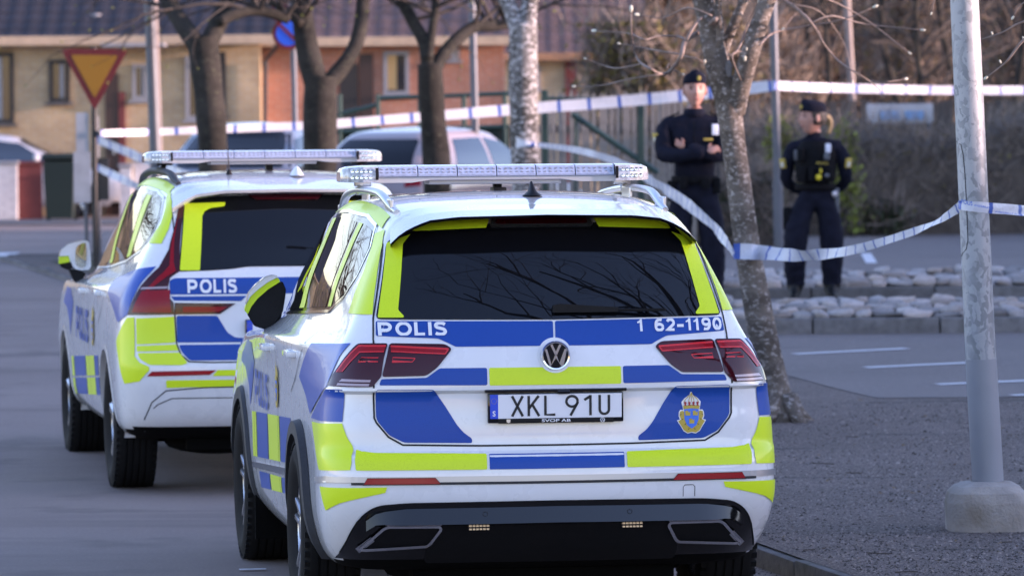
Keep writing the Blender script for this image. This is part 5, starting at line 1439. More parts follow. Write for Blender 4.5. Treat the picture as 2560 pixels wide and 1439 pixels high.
twig([(1950, 0), (2040, -10), (2150, 40), (2270, 130)], 0.006, 0.003)
twig([(2056, 105), (2040, 70), (2000, 30), (1960, 70)], 0.005, 0.002)
twig([(1978, 12), (2050, 30), (2110, 110), (2130, 200)], 0.005, 0.002)
for (x, y) in ((1762, 160), (1862, 154), (1866, 128)): buds.append((p5(x, y, -0.2), Vector((0, -0.5, 1)).normalized()))
random.seed(8)
for x, y in ((1720, -160), (1965, -150), (1890, -80), (1800, -60), (1745, -40)):
    for k in range(3): grow(tw, buds, p5(x, y), Vector((random.gauss(0, 0.5), random.gauss(0, 0.5), 1)).normalized(), 0.9, 0.022, 2, 0.7)
tw.build('branches', 'twig', t5, smooth=180)
add_buds('buds', buds, 'bud', t5, 0.020)

# ---- branch ends of a tree just outside the frame on the right
random.seed(21)
tr = thing('budding_tree', 'thin budding twigs reaching in at the top right beside the lamp post', 'tree')
mb = MB(); limb(mb, [Vector((4.3, 24.2, zverge(24.2) - 0.05)), Vector((4.35, 24.2, 1.4)), Vector((4.25, 24.15, 2.6)), Vector((4.3, 24.1, 3.6))], 0.11, 0.06, n=14); mb.build('trunk', 'bark_lichen', tr, smooth=180)
tw = MB(); buds = []
p6 = lambda x, y, dd=0.0: at(x, y, 23.9 + dd)
for pts in ([(3560, 60), (3000, 10), (2700, 20), (2560, 54), (2505, 82), (2452, 99)], [(2700, 20), (2610, 60), (2560, 99), (2520, 150), (2500, 168), (2470, 191)], [(3000, 10), (2700, -70), (2450, -60), (2348, -12), (2330, 30)],
            [(2700, -70), (2600, -10), (2552, 12), (2535, 40)], [(3560, 60), (3100, -300), (2700, -350), (2500, -200), (2420, -90)]):
    Q = [p6(x, y, 0.03 * i) for i, (x, y) in enumerate(pts)]
    limb(tw, Q, 0.010 if len(pts) > 5 else 0.005, 0.0028, n=6, sub=4); buds.append((Q[-1], (Q[-1] - Q[-2]).normalized()))
for (x, y) in ((2482, 88), (2560, 100), (2503, 160)): buds.append((p6(x, y, 0.08), Vector((-0.4, 0, 0.9)).normalized()))
for k in range(8): grow(tw, buds, Vector((4.28, 24.1, 3.3)), Vector((random.gauss(0, 0.6), random.gauss(0, 0.6), 1)).normalized(), 1.2, 0.03, 2, 0.6)
tw.build('branches', 'twig', tr, smooth=180); add_buds('buds', buds, 'bud', tr, 0.013)

# ---- row of street trees behind the cars
def street_tree(label, d, trunk, r0, r1, limbs, m, seed, tws, group=None, green=0.5):
    random.seed(seed)
    t = thing('street_tree', label, 'tree', group=group)
    P = lambda x, y, dd=0.0: at(x, y, d + dd)
    mb = MB()
    bx = trunk[0]; foot = P(bx[0], bx[1]); foot.z = zverge(d) - 0.05
    limb(mb, [foot] + [P(x, y) for x, y in trunk], r0 * 1.12, r1, n=16, rough=0.12)
    fine = MB(); buds = []
    for pts, a, b in limbs:
        Q = limb(mb, [P(x, y, 0.15 * i) for i, (x, y) in enumerate(pts)], a, b, n=12, rough=0.12)
        for k in range(tws):
            i = random.randint(len(Q) // 2, len(Q) - 1)
            grow(fine, buds, Q[i], Vector((random.gauss(0, 0.7), random.gauss(0, 0.7), random.uniform(0.1, 1))).normalized(), random.uniform(0.7, 1.4), 0.025, 2, 0.7, budp=0.9)
    mb.build('trunk', m, t, smooth=180); fine.build('branches', 'twig_dark', t, smooth=180)
    add_buds('buds', buds, 'bud_green', t, 0.020)
    return t
street_tree('dark forked street tree rising behind the left end of the rear light bar', 50, [(532, 420), (530, 330), (520, 220), (510, 130), (505, 95)], 0.125, 0.165,
            [([(490, 110), (462, 70), (430, 20), (400, -60), (370, -200)], 0.10, 0.07), ([(520, 110), (545, 60), (560, 20), (600, -60), (650, -200)], 0.10, 0.06), ([(548, 55), (600, 32), (660, 30), (720, 48)], 0.055, 0.05)], 'bark_dark', 31, 9)
street_tree('dark forked street tree standing between the yellow and the red brick house', 51, [(800, 430), (800, 330), (800, 240), (803, 190)], 0.155, 0.17,
            [([(790, 210), (768, 120), (758, 50), (750, -40), (740, -200)], 0.13, 0.09), ([(815, 215), (858, 165), (890, 110), (905, 40), (908, -60), (900, -200)], 0.085, 0.065), ([(752, 60), (700, 20), (640, -20)], 0.05, 0.03)], 'bark_dark', 32, 9)
street_tree('dark street tree with a bent limb in front of the red brick house', 52, [(1092, 430), (1085, 330), (1078, 240), (1075, 160)], 0.13, 0.13,
            [([(1075, 190), (1062, 110), (1030, 50), (1000, -20), (980, -200)], 0.085, 0.05), ([(1085, 180), (1112, 130), (1155, 88), (1190, 66), (1230, 66), (1270, 60)], 0.072, 0.055), ([(1070, 150), (1080, 80), (1090, 0), (1085, -120)], 0.055, 0.04)], 'bark_dark', 33, 9)
street_tree('mottled grey street tree with police tape tied round it', 46, [(1316, 470), (1312, 360), (1308, 220), (1308, 120), (1308, 60)], 0.125, 0.125,
            [([(1300, 90), (1280, 30), (1250, -40), (1220, -200)], 0.085, 0.05), ([(1315, 90), (1322, 20), (1335, -60), (1345, -200)], 0.09, 0.06)], 'bark_mottled', 34, 4)

# ---- bare trees out of frame whose branches mirror in the car windows
def bare_tree(label, x, y, h, seed, r=0.22):
    random.seed(seed)
    t = thing('bare_tree', label, 'tree'); z = zroad(y) if x < xkerb(y) else zverge(y)
    mb, fine, buds = MB(), MB(), []
    top = Vector((x + random.uniform(-0.5, 0.5), y, z + h * 0.45))
    Q = limb(mb, [Vector((x, y, z - 0.1)), Vector((x + 0.1, y, z + h * 0.2)), top], r, r * 0.6, n=12)
    for k in range(8):
        b = Q[random.randint(len(Q) // 2, len(Q) - 1)]
        grow(mb, buds, b, Vector((random.gauss(0, 0.55), random.gauss(0, 0.55), 0.9)).normalized(), h * 0.33, r * 0.4, 4 if k < 6 else 3, 0.55, 0.02, 0.0, fine)
    mb.build('trunk', 'bark_dark', t, smooth=180); fine.build('branches', 'twig_dark', t)
    return t
bare_tree('bare tree outside the frame, its branches mirrored in the rear window', 3.9, 17.0, 10.5, 51, 0.17)
bare_tree('bare tree left of the street, mirrored in the side windows, nearer of two', -15.5, 62.0, 9.0, 52)
bare_tree('bare tree left of the street, mirrored in the side windows, farther of two', -20.5, 74.0, 10.0, 53)

# ------------------------------------------------------------------ lamp post on its concrete foot
def galv(name):
    m = bpy.data.materials.new(name); m.use_nodes = True; nt = m.node_tree; b = nt.nodes['Principled BSDF']
    b.inputs['Metallic'].default_value = 0.25; b.inputs['Roughness'].default_value = 0.55
    tc = nt.nodes.new('ShaderNodeTexCoord'); v = nt.nodes.new('ShaderNodeTexVoronoi'); v.inputs['Scale'].default_value = 48
    n = nt.nodes.new('ShaderNodeTexNoise'); n.inputs['Scale'].default_value = 9; n.inputs['Detail'].default_value = 6
    mp = nt.nodes.new('ShaderNodeMapping'); mp.inputs['Scale'].default_value = (1, 1, 0.55)
    nt.links.new(tc.outputs['Object'], mp.inputs['Vector'])
    dm = nt.nodes.new('ShaderNodeVectorMath'); dm.operation = 'ADD'; nt.links.new(mp.outputs[0], dm.inputs[0]); 
    sc2 = nt.nodes.new('ShaderNodeVectorMath'); sc2.operation = 'SCALE'; sc2.inputs['Scale'].default_value = 0.12; nt.links.new(n.outputs['Color'], sc2.inputs[0]); nt.links.new(sc2.outputs[0], dm.inputs[1])
    nt.links.new(dm.outputs[0], v.inputs['Vector']); nt.links.new(tc.outputs['Object'], n.inputs['Vector'])
    sep = nt.nodes.new('ShaderNodeSeparateColor'); nt.links.new(v.outputs['Color'], sep.inputs[0])
    ad = nt.nodes.new('ShaderNodeMath'); ad.operation = 'MULTIPLY_ADD'; ad.inputs[1].default_value = 0.8; nt.links.new(sep.outputs[0], ad.inputs[0]); nt.links.new(n.outputs['Fac'], ad.inputs[2])
    cr = nt.nodes.new('ShaderNodeValToRGB'); cr.color_ramp.elements[0].color = (0.225, 0.24, 0.252, 1); cr.color_ramp.elements[1].color = (0.37, 0.385, 0.40, 1); cr.color_ramp.elements[0].position = 0.55; cr.color_ramp.elements[1].position = 1.2 if False else 1.0
    nt.links.new(ad.outputs[0], cr.inputs[0]); nt.links.new(cr.outputs[0], b.inputs['Base Color'])
    MATS[name] = m
galv('galvanised')
mat('post_grey', (0.27, 0.285, 0.31), 0.45, var=(5, 0.06))
mat('concrete', (0.38, 0.345, 0.31), 0.9, var=(10, 0.25), col2=(0.21, 0.18, 0.145), var2=(5.0, 0.48, 0.66), bump=(70, 0.7, 0.01))
DP = 23.3
lp = thing('lamp_post', 'galvanised steel lamp post on a concrete foot at the right edge', 'lamp post', (0, 0, 0))
foot = at(2472, 1330, DP); foot.z = zverge(DP)
pa, pb_, pc = at(2471, 1215, DP), at(2452, 897, DP), at(2411, 0, DP)
ax = (pc - pa).normalized()
up = pa + ax * 6.0
mb = MB(); mb.tube([pa - ax * 0.05, pb_], 0.0735, n=40); mb.build('post_sleeve', 'post_grey', lp, smooth=40)
mb = MB(); mb.tube([pb_, pc, up], [0.0715, 0.0665, 0.045], n=40); po = mb.build('post', 'galvanised', lp, smooth=40)
mb = MB(); mb.tube([up, up + Vector((-0.5, -0.1, 0.25)), up + Vector((-1.1, -0.2, 0.3))], 0.035, n=12); mb.bbox(up + Vector((-1.35, -0.25, 0.31)), (0.6, 0.22, 0.1), 0.03); mb.build('lamp_head', 'post_grey', lp, smooth=40)
# inspection door outlined on the post
door_pts = [(2396, 640), (2405, 634), (2413, 622), (2417, 600), (2413, 500), (2409, 430), (2405, 385), (2400, 362), (2389, 354)]
Q = []
for x, y in door_pts:
    c = at(x, y, DP)
    k = (c.z - pb_.z) / (pc.z - pb_.z); cc = pb_.lerp(pc, k); rr = 0.0715 + (0.0665 - 0.0715) * k
    dx = max(-rr * 0.985, min(rr * 0.985, c.x - cc.x)); Q.append(Vector((cc.x + dx, cc.y - math.sqrt(rr * rr - dx * dx) - 0.0006, c.z)))
mb = MB(); mb.tube(Q, 0.0022, n=6); mb.build('door_gap', 'seam', po)
cf = MB()
rowsq = []
def sq(r_, z, p, ox=0.0):
    return [Vector((foot.x + ox + r_ * math.copysign(abs(math.cos(a)) ** p, math.cos(a)) * 1.12, foot.y + r_ * math.copysign(abs(math.sin(a)) ** p, math.sin(a)), z)) for a in [2 * math.pi * k / 32 + 0.1 for k in range(32)]]
z0 = foot.z
for r_, dz, p in ((0.175, -0.06, 0.55), (0.178, 0.0, 0.55), (0.172, 0.13, 0.55), (0.160, 0.175, 0.6), (0.135, 0.205, 0.75), (0.105, 0.222, 0.9), (0.07, 0.226, 1.0)): rowsq.append(sq(r_, z0 + dz, p, -0.012 * (dz / 0.2)))
rowsq = [[p + Vector((noise.noise(p * 9) * 0.008, noise.noise(p * 9 + Vector((5, 0, 0))) * 0.008, noise.noise(p * 14) * 0.006)) for p in r_] for r_ in rowsq]
for a, b in zip(rowsq, rowsq[1:]): cf.add(a + b, [(i, (i + 1) % 32, 32 + (i + 1) % 32, 32 + i) for i in range(32)])
cf.build('concrete_foot', 'concrete', lp, smooth=50)

# ------------------------------------------------------------------ police tape
def tape_mat(name, period, with_text=True):
    m = bpy.data.materials.new(name); m.use_nodes = True; nt = m.node_tree; b = nt.nodes['Principled BSDF']; b.inputs['Roughness'].default_value = 0.35
    uv = nt.nodes.new('ShaderNodeUVMap'); sp = nt.nodes.new('ShaderNodeSeparateXYZ'); nt.links.new(uv.outputs[0], sp.inputs[0])
    def math_(op, a, v=None, w=None):
        n = nt.nodes.new('ShaderNodeMath'); n.operation = op
        nt.links.new(a, n.inputs[0]) if not isinstance(a, float) else None
        if v is not None:
            nt.links.new(v, n.inputs[1]) if not isinstance(v, (float, int)) else setattr(n.inputs[1], 'default_value', v)
        return n.outputs[0]
    u = math_('FRACT', math_('MULTIPLY', sp.outputs[0], 1.0 / period))
    stripe = math_('LESS_THAN', u, 0.12)
    mx = nt.nodes.new('ShaderNodeMix'); mx.data_type = 'RGBA'; mx.inputs[6].default_value = (0.60, 0.62, 0.68, 1); mx.inputs[7].default_value = (0.03, 0.10, 0.40, 1)
    nt.links.new(stripe, mx.inputs[0]); nt.links.new(mx.outputs[2], b.inputs['Base Color'])
    b.inputs['Transmission Weight'].default_value = 0.0; b.inputs['Subsurface Weight'].default_value = 0.0
    n = nt.nodes.new('ShaderNodeTexNoise'); n.inputs['Scale'].default_value = 30; bp = nt.nodes.new('ShaderNodeBump'); bp.inputs['Strength'].default_value = 0.6; bp.inputs['Distance'].default_value = 0.01
    tc = nt.nodes.new('ShaderNodeTexCoord'); nt.links.new(tc.outputs['Object'], n.inputs['Vector']); nt.links.new(n.outputs['Fac'], bp.inputs['Height']); nt.links.new(bp.outputs[0], b.inputs['Normal'])
    MATS[name] = m
tape_mat('police_tape', 0.34)
mat('tape_ink', (0.06, 0.16, 0.55), 0.4)
mat('tape_pink', (0.65, 0.12, 0.20), 0.4)
def tape(parent, pts, width, twist=0.0, seed=0, name='tape', sub=8, off=0.0):
    """ribbon hung through world points; width list per point (metres), small folds"""
    P = catmull(pts, sub); n = len(P)
    W = [width] * n if not isinstance(width, (list, tuple)) else [lerp_tab([(i / (len(width) - 1), w) for i, w in enumerate(width)], j / (n - 1)) for j in range(n)]
    me = bpy.data.meshes.new(name); vs, fs, us = [], [], []
    L = 0.0; A = []
    for j, p in enumerate(P):
        if j: L += (P[j] - P[j - 1]).length
        A.append(L)
        t = (P[min(j + 1, n - 1)] - P[max(j - 1, 0)]).normalized()
        side = Vector((0, 0, 1)) - t * t.z; side.normalize()
        fwd = t.cross(side)
        a = twist * noise.noise(Vector((L * 0.9 + seed, seed, 0)))
        for k in range(5):
            v = (k / 4 - 0.5) * W[j]
            fold = 0.10 * W[j] * noise.noise(Vector((L * 7 + seed, k * 0.9, 1.3)))
            vs.append(p + side * (v * math.cos(a)) + fwd * (v * math.sin(a) + fold)); us.append((L, k / 4))
    for j in range(n - 1):
        for k in range(4): fs.append((j * 5 + k, j * 5 + k + 1, (j + 1) * 5 + k + 1, (j + 1) * 5 + k))
    me.from_pydata([tuple(v) for v in vs], [], fs)
    uvl = me.uv_layers.new(name='UVMap')
    for lp_ in me.loops: uvl.data[lp_.index].uv = us[lp_.vertex_index]
    me.materials.append(MATS['police_tape']); me.shade_smooth()
    return link(name, me, parent)
def tape_lettering(parent, a, b, body, h, m='tape_ink', off=0.006, drop=0.0):
    """lettering printed along a straight piece of tape from a to b"""
    vs_, fs_ = text_mesh(body, 0.02)
    xs = [v[0] for v in vs_]; yv = [v[1] for v in vs_]
    t = (b - a); nv = Vector((0, -1, 0)); upv = Vector((0, 0, 1))
    mb = MB(); mb.add([a + t * ((x - min(xs)) / (max(xs) - min(xs))) + upv * (((y - min(yv)) / (max(yv) - min(yv)) - 0.5) * h + drop) + nv * off for x, y in vs_], fs_)
    return mb.build('lettering', m, parent)
# ------------------------------------------------------------------ tapes in place
tf = thing('police_tape', 'long white and blue police tape stretched behind the trees and the male officer', 'police tape')
W3 = at
far_pts = [(252, 333, 53.95), (380, 330, 54.5), (500, 325, 54.7), (650, 319, 55), (800, 312, 55.2), (1000, 297, 55.5), (1150, 285, 55.7), (1310, 272, 55.9), (1500, 258, 56), (1700, 240, 56), (1850, 224, 56), (1933, 214, 55.92)]
tape(tf, [at(*p) for p in far_pts], [0.07, 0.08, 0.09, 0.10, 0.12, 0.125, 0.13, 0.12], 0.35, 1)
tape(tf, [at(*p) for p in [(1936, 214, 55.92), (2050, 219, 56.6), (2200, 223, 57), (2400, 226, 57.6), (2600, 225, 58.2), (2900, 215, 59)]], 0.10, 0.3, 2)
ts = thing('police_tape', 'short police tape sloping down from the yield sign post, upper of two', 'police tape')
tape(ts, [at(*p) for p in [(244, 348, 53.9), (300, 372, 53.3), (370, 402, 52.4), (440, 430, 51.3), (512, 455, 50.1)]], 0.10, 0.5, 3)
ts = thing('police_tape', 'short police tape sloping down from the yield sign post, lower of two', 'police tape')
tape(ts, [at(*p) for p in [(244, 418, 53.9), (300, 445, 53.3), (350, 468, 52.4), (440, 500, 51.3), (512, 525, 50.1)]], 0.085, 0.5, 4)
tn = thing('police_tape', 'crumpled police tape slung from the mottled tree past the leaning tree to the lamp post', 'police tape')
tape(tn, [at(*p) for p in [(1279, 357, 46.06), (1290, 357, 45.90), (1303, 358, 45.84), (1318, 359, 45.83), (1333, 361, 45.87), (1346, 363, 45.97)]], [0.16, 0.12, 0.08, 0.05, 0.045, 0.05], 0.1, 5)
near_pts = [(1344, 362, 45.9), (1430, 373, 43.5), (1500, 390, 41), (1560, 412, 38.5), (1620, 446, 36.2), (1700, 497, 33.8), (1770, 552, 32), (1812, 600, 30.8), (1836, 636, 30.22)]
tape(tn, [at(*p) for p in near_pts], [0.045, 0.055, 0.06, 0.065, 0.075, 0.085, 0.075, 0.06, 0.05], 0.9, 6)
near2 = [(1834, 628, 30.25), (1852, 628, 30.24), (1880, 629, 30.235), (1912, 632, 30.26), (2000, 638, 29.2), (2080, 633, 28.0), (2150, 620, 27.0), (2250, 590, 25.6), (2330, 560, 24.5), (2385, 527, 23.55), (2403, 512, 23.27)]
tape(tn, [at(*p) for p in near2], [0.092, 0.096, 0.096, 0.09, 0.074, 0.060, 0.048, 0.040, 0.036, 0.042, 0.048], 1.1, 7)
# round the post and out to the right
ring_pts = []
for a in range(-178, -5, 22):
    c = at(2434, 516 + (a + 90) * 0.06, DP); k = (c.z - pb_.z) / (pc.z - pb_.z); cc = pb_.lerp(pc, k)
    ring_pts.append(Vector((cc.x + 0.0735 * math.cos(R(a)), cc.y + 0.0735 * math.sin(R(a)), c.z)))
tape(tn, ring_pts, [0.035, 0.045, 0.05, 0.05], 0.0, 8, sub=4)
endp = [ring_pts[-1]] + [at(x, y, d) for x, y, d in ((2520, 523, 23.45), (2600, 530, 23.8), (2750, 540, 24.4))]
tape(tn, endp, 0.050, 0.15, 9)
tape_lettering(tn, at(2402, 503, 23.19), at(2430, 509, 23.19), 'POLIS', 0.020, off=0.02)
tape_lettering(tn, at(2434, 512, 23.19), at(2474, 519, 23.19), 'AVSPÄRRAT', 0.012, off=0.02)
tape_lettering(tn, at(2486, 524, 23.25), at(2556, 533, 23.45), 'AVSPÄRRAT POLIS', 0.010, off=0.02, drop=-0.008)

# ------------------------------------------------------------------ signs and poles
mat('sign_red', (0.14, 0.006, 0.009), 0.5); mat('sign_yellow', (0.30, 0.135, 0.002), 0.5); mat('sign_blue', (0.01, 0.10, 0.62), 0.4)
mat('pole_grey', (0.105, 0.115, 0.135), 0.5, metal=0.3, var=(6, 0.12)); mat('pole_cream', (0.24, 0.19, 0.175), 0.6, var=(4, 0.15)); mat('plate_back', (0.36, 0.38, 0.42), 0.5, metal=0.3, var=(8, 0.15)); mat('dark_metal', (0.012, 0.014, 0.016), 0.5)
DS = 54.0
sg = thing('road_sign', 'yield sign, yellow triangle with red rim, on a post with blank plates', 'road sign')
g = at(238, 660, DS); g.z = zverge(DS)
top = at(230, 118, DS)
mb = MB(); mb.tube([Vector((g.x, g.y, g.z - 0.05)), Vector((top.x + 0.02, g.y, top.z))], 0.03, n=12); mb.build('pole', 'dark_metal', sg, smooth=40)
A, B, C = at(153, 122, DS), at(322, 124, DS), at(238, 277, DS)
tri = round_poly([(A.x, A.z), (B.x, B.z), (C.x, C.z)], 0.05)
mb = MB(); mb.prism(tri, DS - 0.075, DS - 0.06); rim = mb.build('sign_plate', 'sign_red', sg)
cx, cz = (A.x + B.x + C.x) / 3, (A.z + B.z + C.z) / 3
inn = round_poly([(cx + (p.x - cx) * 0.70, cz + (p.z - cz) * 0.70) for p in (A, B, C)], 0.03)
mb = MB(); mb.prism(inn, DS - 0.080, DS - 0.0752); mb.build('sign_face', 'sign_yellow', rim)
mb = MB(); a, b = at(190, 282, DS), at(222, 388, DS); mb.box(((a.x + b.x) / 2, DS - 0.01, (a.z + b.z) / 2), (b.x - a.x, 0.015, a.z - b.z)); mb.build('side_plate', 'plate_back', sg)
mb = MB(); a, b = at(184, 380, DS), at(228, 506, DS); mb.box(((a.x + b.x) / 2, DS - 0.02, (a.z + b.z) / 2), (b.x - a.x, 0.015, a.z - b.z)); mb.build('side_plate', 'plate_back', sg)
mb = MB(); a, b = at(244, 395, DS), at(272, 500, DS); mb.box(((a.x + b.x) / 2, DS + 0.03, (a.z + b.z) / 2), (b.x - a.x, 0.05, a.z - b.z)); mb.build('side_plate', 'dark_metal', sg)
for xx in (0.05, -0.09):
    mb = MB(); mb.tube([Vector((g.x + xx, DS + 0.05, g.z - 0.05)), Vector((g.x + xx - 0.02, DS + 0.05, at(230, 290, DS).z))], 0.022, n=10); mb.build('brace', 'pole_grey', sg, smooth=40)
def pole(name, label, cat, px_b, px_t, d, r0, r1, m, group=None):
    t = Vector(at(px_t[0], px_t[1], d)); b = Vector(at(px_b[0], px_b[1], d)); ax = (t - b).normalized()
    b = b - ax * ((b.z - (zverge(d) - 0.05)) / ax.z); top_ = t + ax * 2.5
    mb = MB(); mb.tube([b, t, top_], [r0, r1, r1 * 0.8], n=14)
    rt = mb.build(name, m, None, smooth=40); tag(rt, label, cat, group)
    col = MB(); col.tube([b, b + ax * 0.9], r0 * 1.25, n=14); col.build('pole_foot', m, rt, smooth=40)
    return rt
pole('pole', 'grey steel pole just right of the yield sign', 'pole', (388, 380), (373, 0), 52, 0.062, 0.055, 'pole_grey')
pole('pole', 'slim cream pole close behind the grey one by the yield sign', 'pole', (398, 370), (386, 0), 64, 0.045, 0.04, 'pole_cream')
pole('pole', 'grey pole in front of the red brick house', 'pole', (1190, 400), (1180, 0), 60, 0.05, 0.045, 'pole_grey')
pole('pole', 'grey pole that holds the far police tape, between the two officers', 'pole', (1940, 310), (1932, 0), 56, 0.048, 0.045, 'pole_grey')
pole('pole', 'reddish pole at the top beyond the hedge', 'pole', (2126, 170), (2117, 0), 72, 0.06, 0.055, 'pole_cream')
# round no-parking sign half hidden by a trunk
ns = thing('road_sign', 'round blue no parking sign with red rim half hidden behind a trunk', 'road sign')
c = at(722, 84, 58)
mb = MB(); mb.tube([Vector((at(742, 300, 58).x, 58.05, zverge(58) - 0.05)), Vector((c.x + 0.04, 58.05, c.z + 0.5))], 0.035, n=12); mb.build('pole', 'pole_grey', ns, smooth=40)
mb = MB(); mb.lathe([(0.0001, 0), (0.19, 0), (0.19, 0.012), (0.0001, 0.012)], n=32, axis='y', c=(c.x, 57.95, c.z)); dk = mb.build('sign_plate', 'sign_red', ns)
mb = MB(); mb.lathe([(0.0001, -0.004), (0.145, -0.004)], n=32, axis='y', c=(c.x, 57.95, c.z)); mb.build('sign_face', 'sign_blue', dk)
mb = MB(); L, Rr = stroke([(c.x - 0.12, c.z + 0.12), (c.x + 0.12, c.z - 0.12)], 0.04); mb.prism(L + Rr[::-1], 57.938, 57.945); mb.build('diagonal_bar', 'sign_red', dk)
c2 = at(703, 32, 58)
mb = MB(); mb.lathe([(0.0001, 0), (0.12, 0), (0.12, 0.012), (0.0001, 0.012)], n=24, axis='y', c=(c2.x, 57.95, c2.z)); dk = mb.build('sign_plate', 'sign_red', ns)
mb = MB(); mb.lathe([(0.0001, -0.004), (0.085, -0.004)], n=24, axis='y', c=(c2.x, 57.95, c2.z)); mb.build('sign_face', 'sign_blue', dk)

# ------------------------------------------------------------------ houses
def brick_mat(name, c1, c2, mortar, scale=14):
    m = bpy.data.materials.new(name); m.use_nodes = True; nt = m.node_tree; b = nt.nodes['Principled BSDF']; b.inputs['Roughness'].default_value = 0.9
    tc = nt.nodes.new('ShaderNodeTexCoord'); mp = nt.nodes.new('ShaderNodeMapping'); mp.inputs['Rotation'].default_value = (R(90), 0, 0); nt.links.new(tc.outputs['Object'], mp.inputs['Vector'])
    br = nt.nodes.new('ShaderNodeTexBrick'); br.inputs['Scale'].default_value = 1.0; br.inputs['Brick Width'].default_value = 0.25; br.inputs['Row Height'].default_value = 0.077; br.inputs['Mortar Size'].default_value = 0.010
    br.inputs['Color1'].default_value = (*c1, 1); br.inputs['Color2'].default_value = (*c2, 1); br.inputs['Mortar'].default_value = (*mortar, 1)
    nt.links.new(mp.outputs[0], br.inputs['Vector'])
    n = nt.nodes.new('ShaderNodeTexNoise'); n.inputs['Scale'].default_value = 2.2; n.inputs['Detail'].default_value = 6; nt.links.new(tc.outputs['Object'], n.inputs['Vector'])
    mr = nt.nodes.new('ShaderNodeMapRange'); mr.inputs[1].default_value = 0.3; mr.inputs[2].default_value = 0.7; mr.inputs[3].default_value = 0.82; mr.inputs[4].default_value = 1.14; nt.links.new(n.outputs['Fac'], mr.inputs[0])
    mx = nt.nodes.new('ShaderNodeMix'); mx.data_type = 'RGBA'; mx.blend_type = 'MULTIPLY'; mx.inputs[0].default_value = 1; nt.links.new(br.outputs['Color'], mx.inputs[6]); nt.links.new(mr.outputs[0], mx.inputs[7])
    nt.links.new(mx.outputs[2], b.inputs['Base Color'])
    bp = nt.nodes.new('ShaderNodeBump'); bp.inputs['Strength'].default_value = 0.6; bp.inputs['Distance'].default_value = 0.01; bp.invert = True; nt.links.new(br.outputs['Fac'], bp.inputs['Height']); nt.links.new(bp.outputs[0], b.inputs['Normal'])
    MATS[name] = m
brick_mat('brick_yellow', (0.50, 0.36, 0.20), (0.42, 0.29, 0.16), (0.45, 0.38, 0.29))
brick_mat('brick_red', (0.52, 0.22, 0.13), (0.46, 0.18, 0.11), (0.48, 0.30, 0.24))
brick_mat('brick_pale', (0.52, 0.40, 0.24), (0.46, 0.34, 0.19), (0.48, 0.40, 0.30))
brick_mat('brick_white', (0.62, 0.61, 0.62), (0.54, 0.53, 0.55), (0.42, 0.41, 0.43))
mat('roof_slate', (0.020, 0.020, 0.028), 0.75, var=(3, 0.25)); mat('roof_brown', (0.105, 0.068, 0.064), 0.8, var=(3, 0.25)); mat('fascia_beige', (0.50, 0.36, 0.24), 0.7, var=(5, 0.15)); mat('fascia_brown', (0.36, 0.19, 0.10), 0.7)
mat('frame_white', (0.27, 0.27, 0.285), 0.5); mat('frame_dark', (0.02, 0.018, 0.017), 0.6); mat('window_glass', (0.03, 0.035, 0.045), 0.04, spec=0.8); mat('door_brown', (0.045, 0.022, 0.016), 0.5); mat('gutter', (0.03, 0.028, 0.028), 0.5)
mat('curtain', (0.60, 0.38, 0.16), 0.8); mat('panel_red', (0.14, 0.028, 0.026), 0.7, var=(6, 0.2)); mat('bin_green', (0.010, 0.022, 0.018), 0.5)
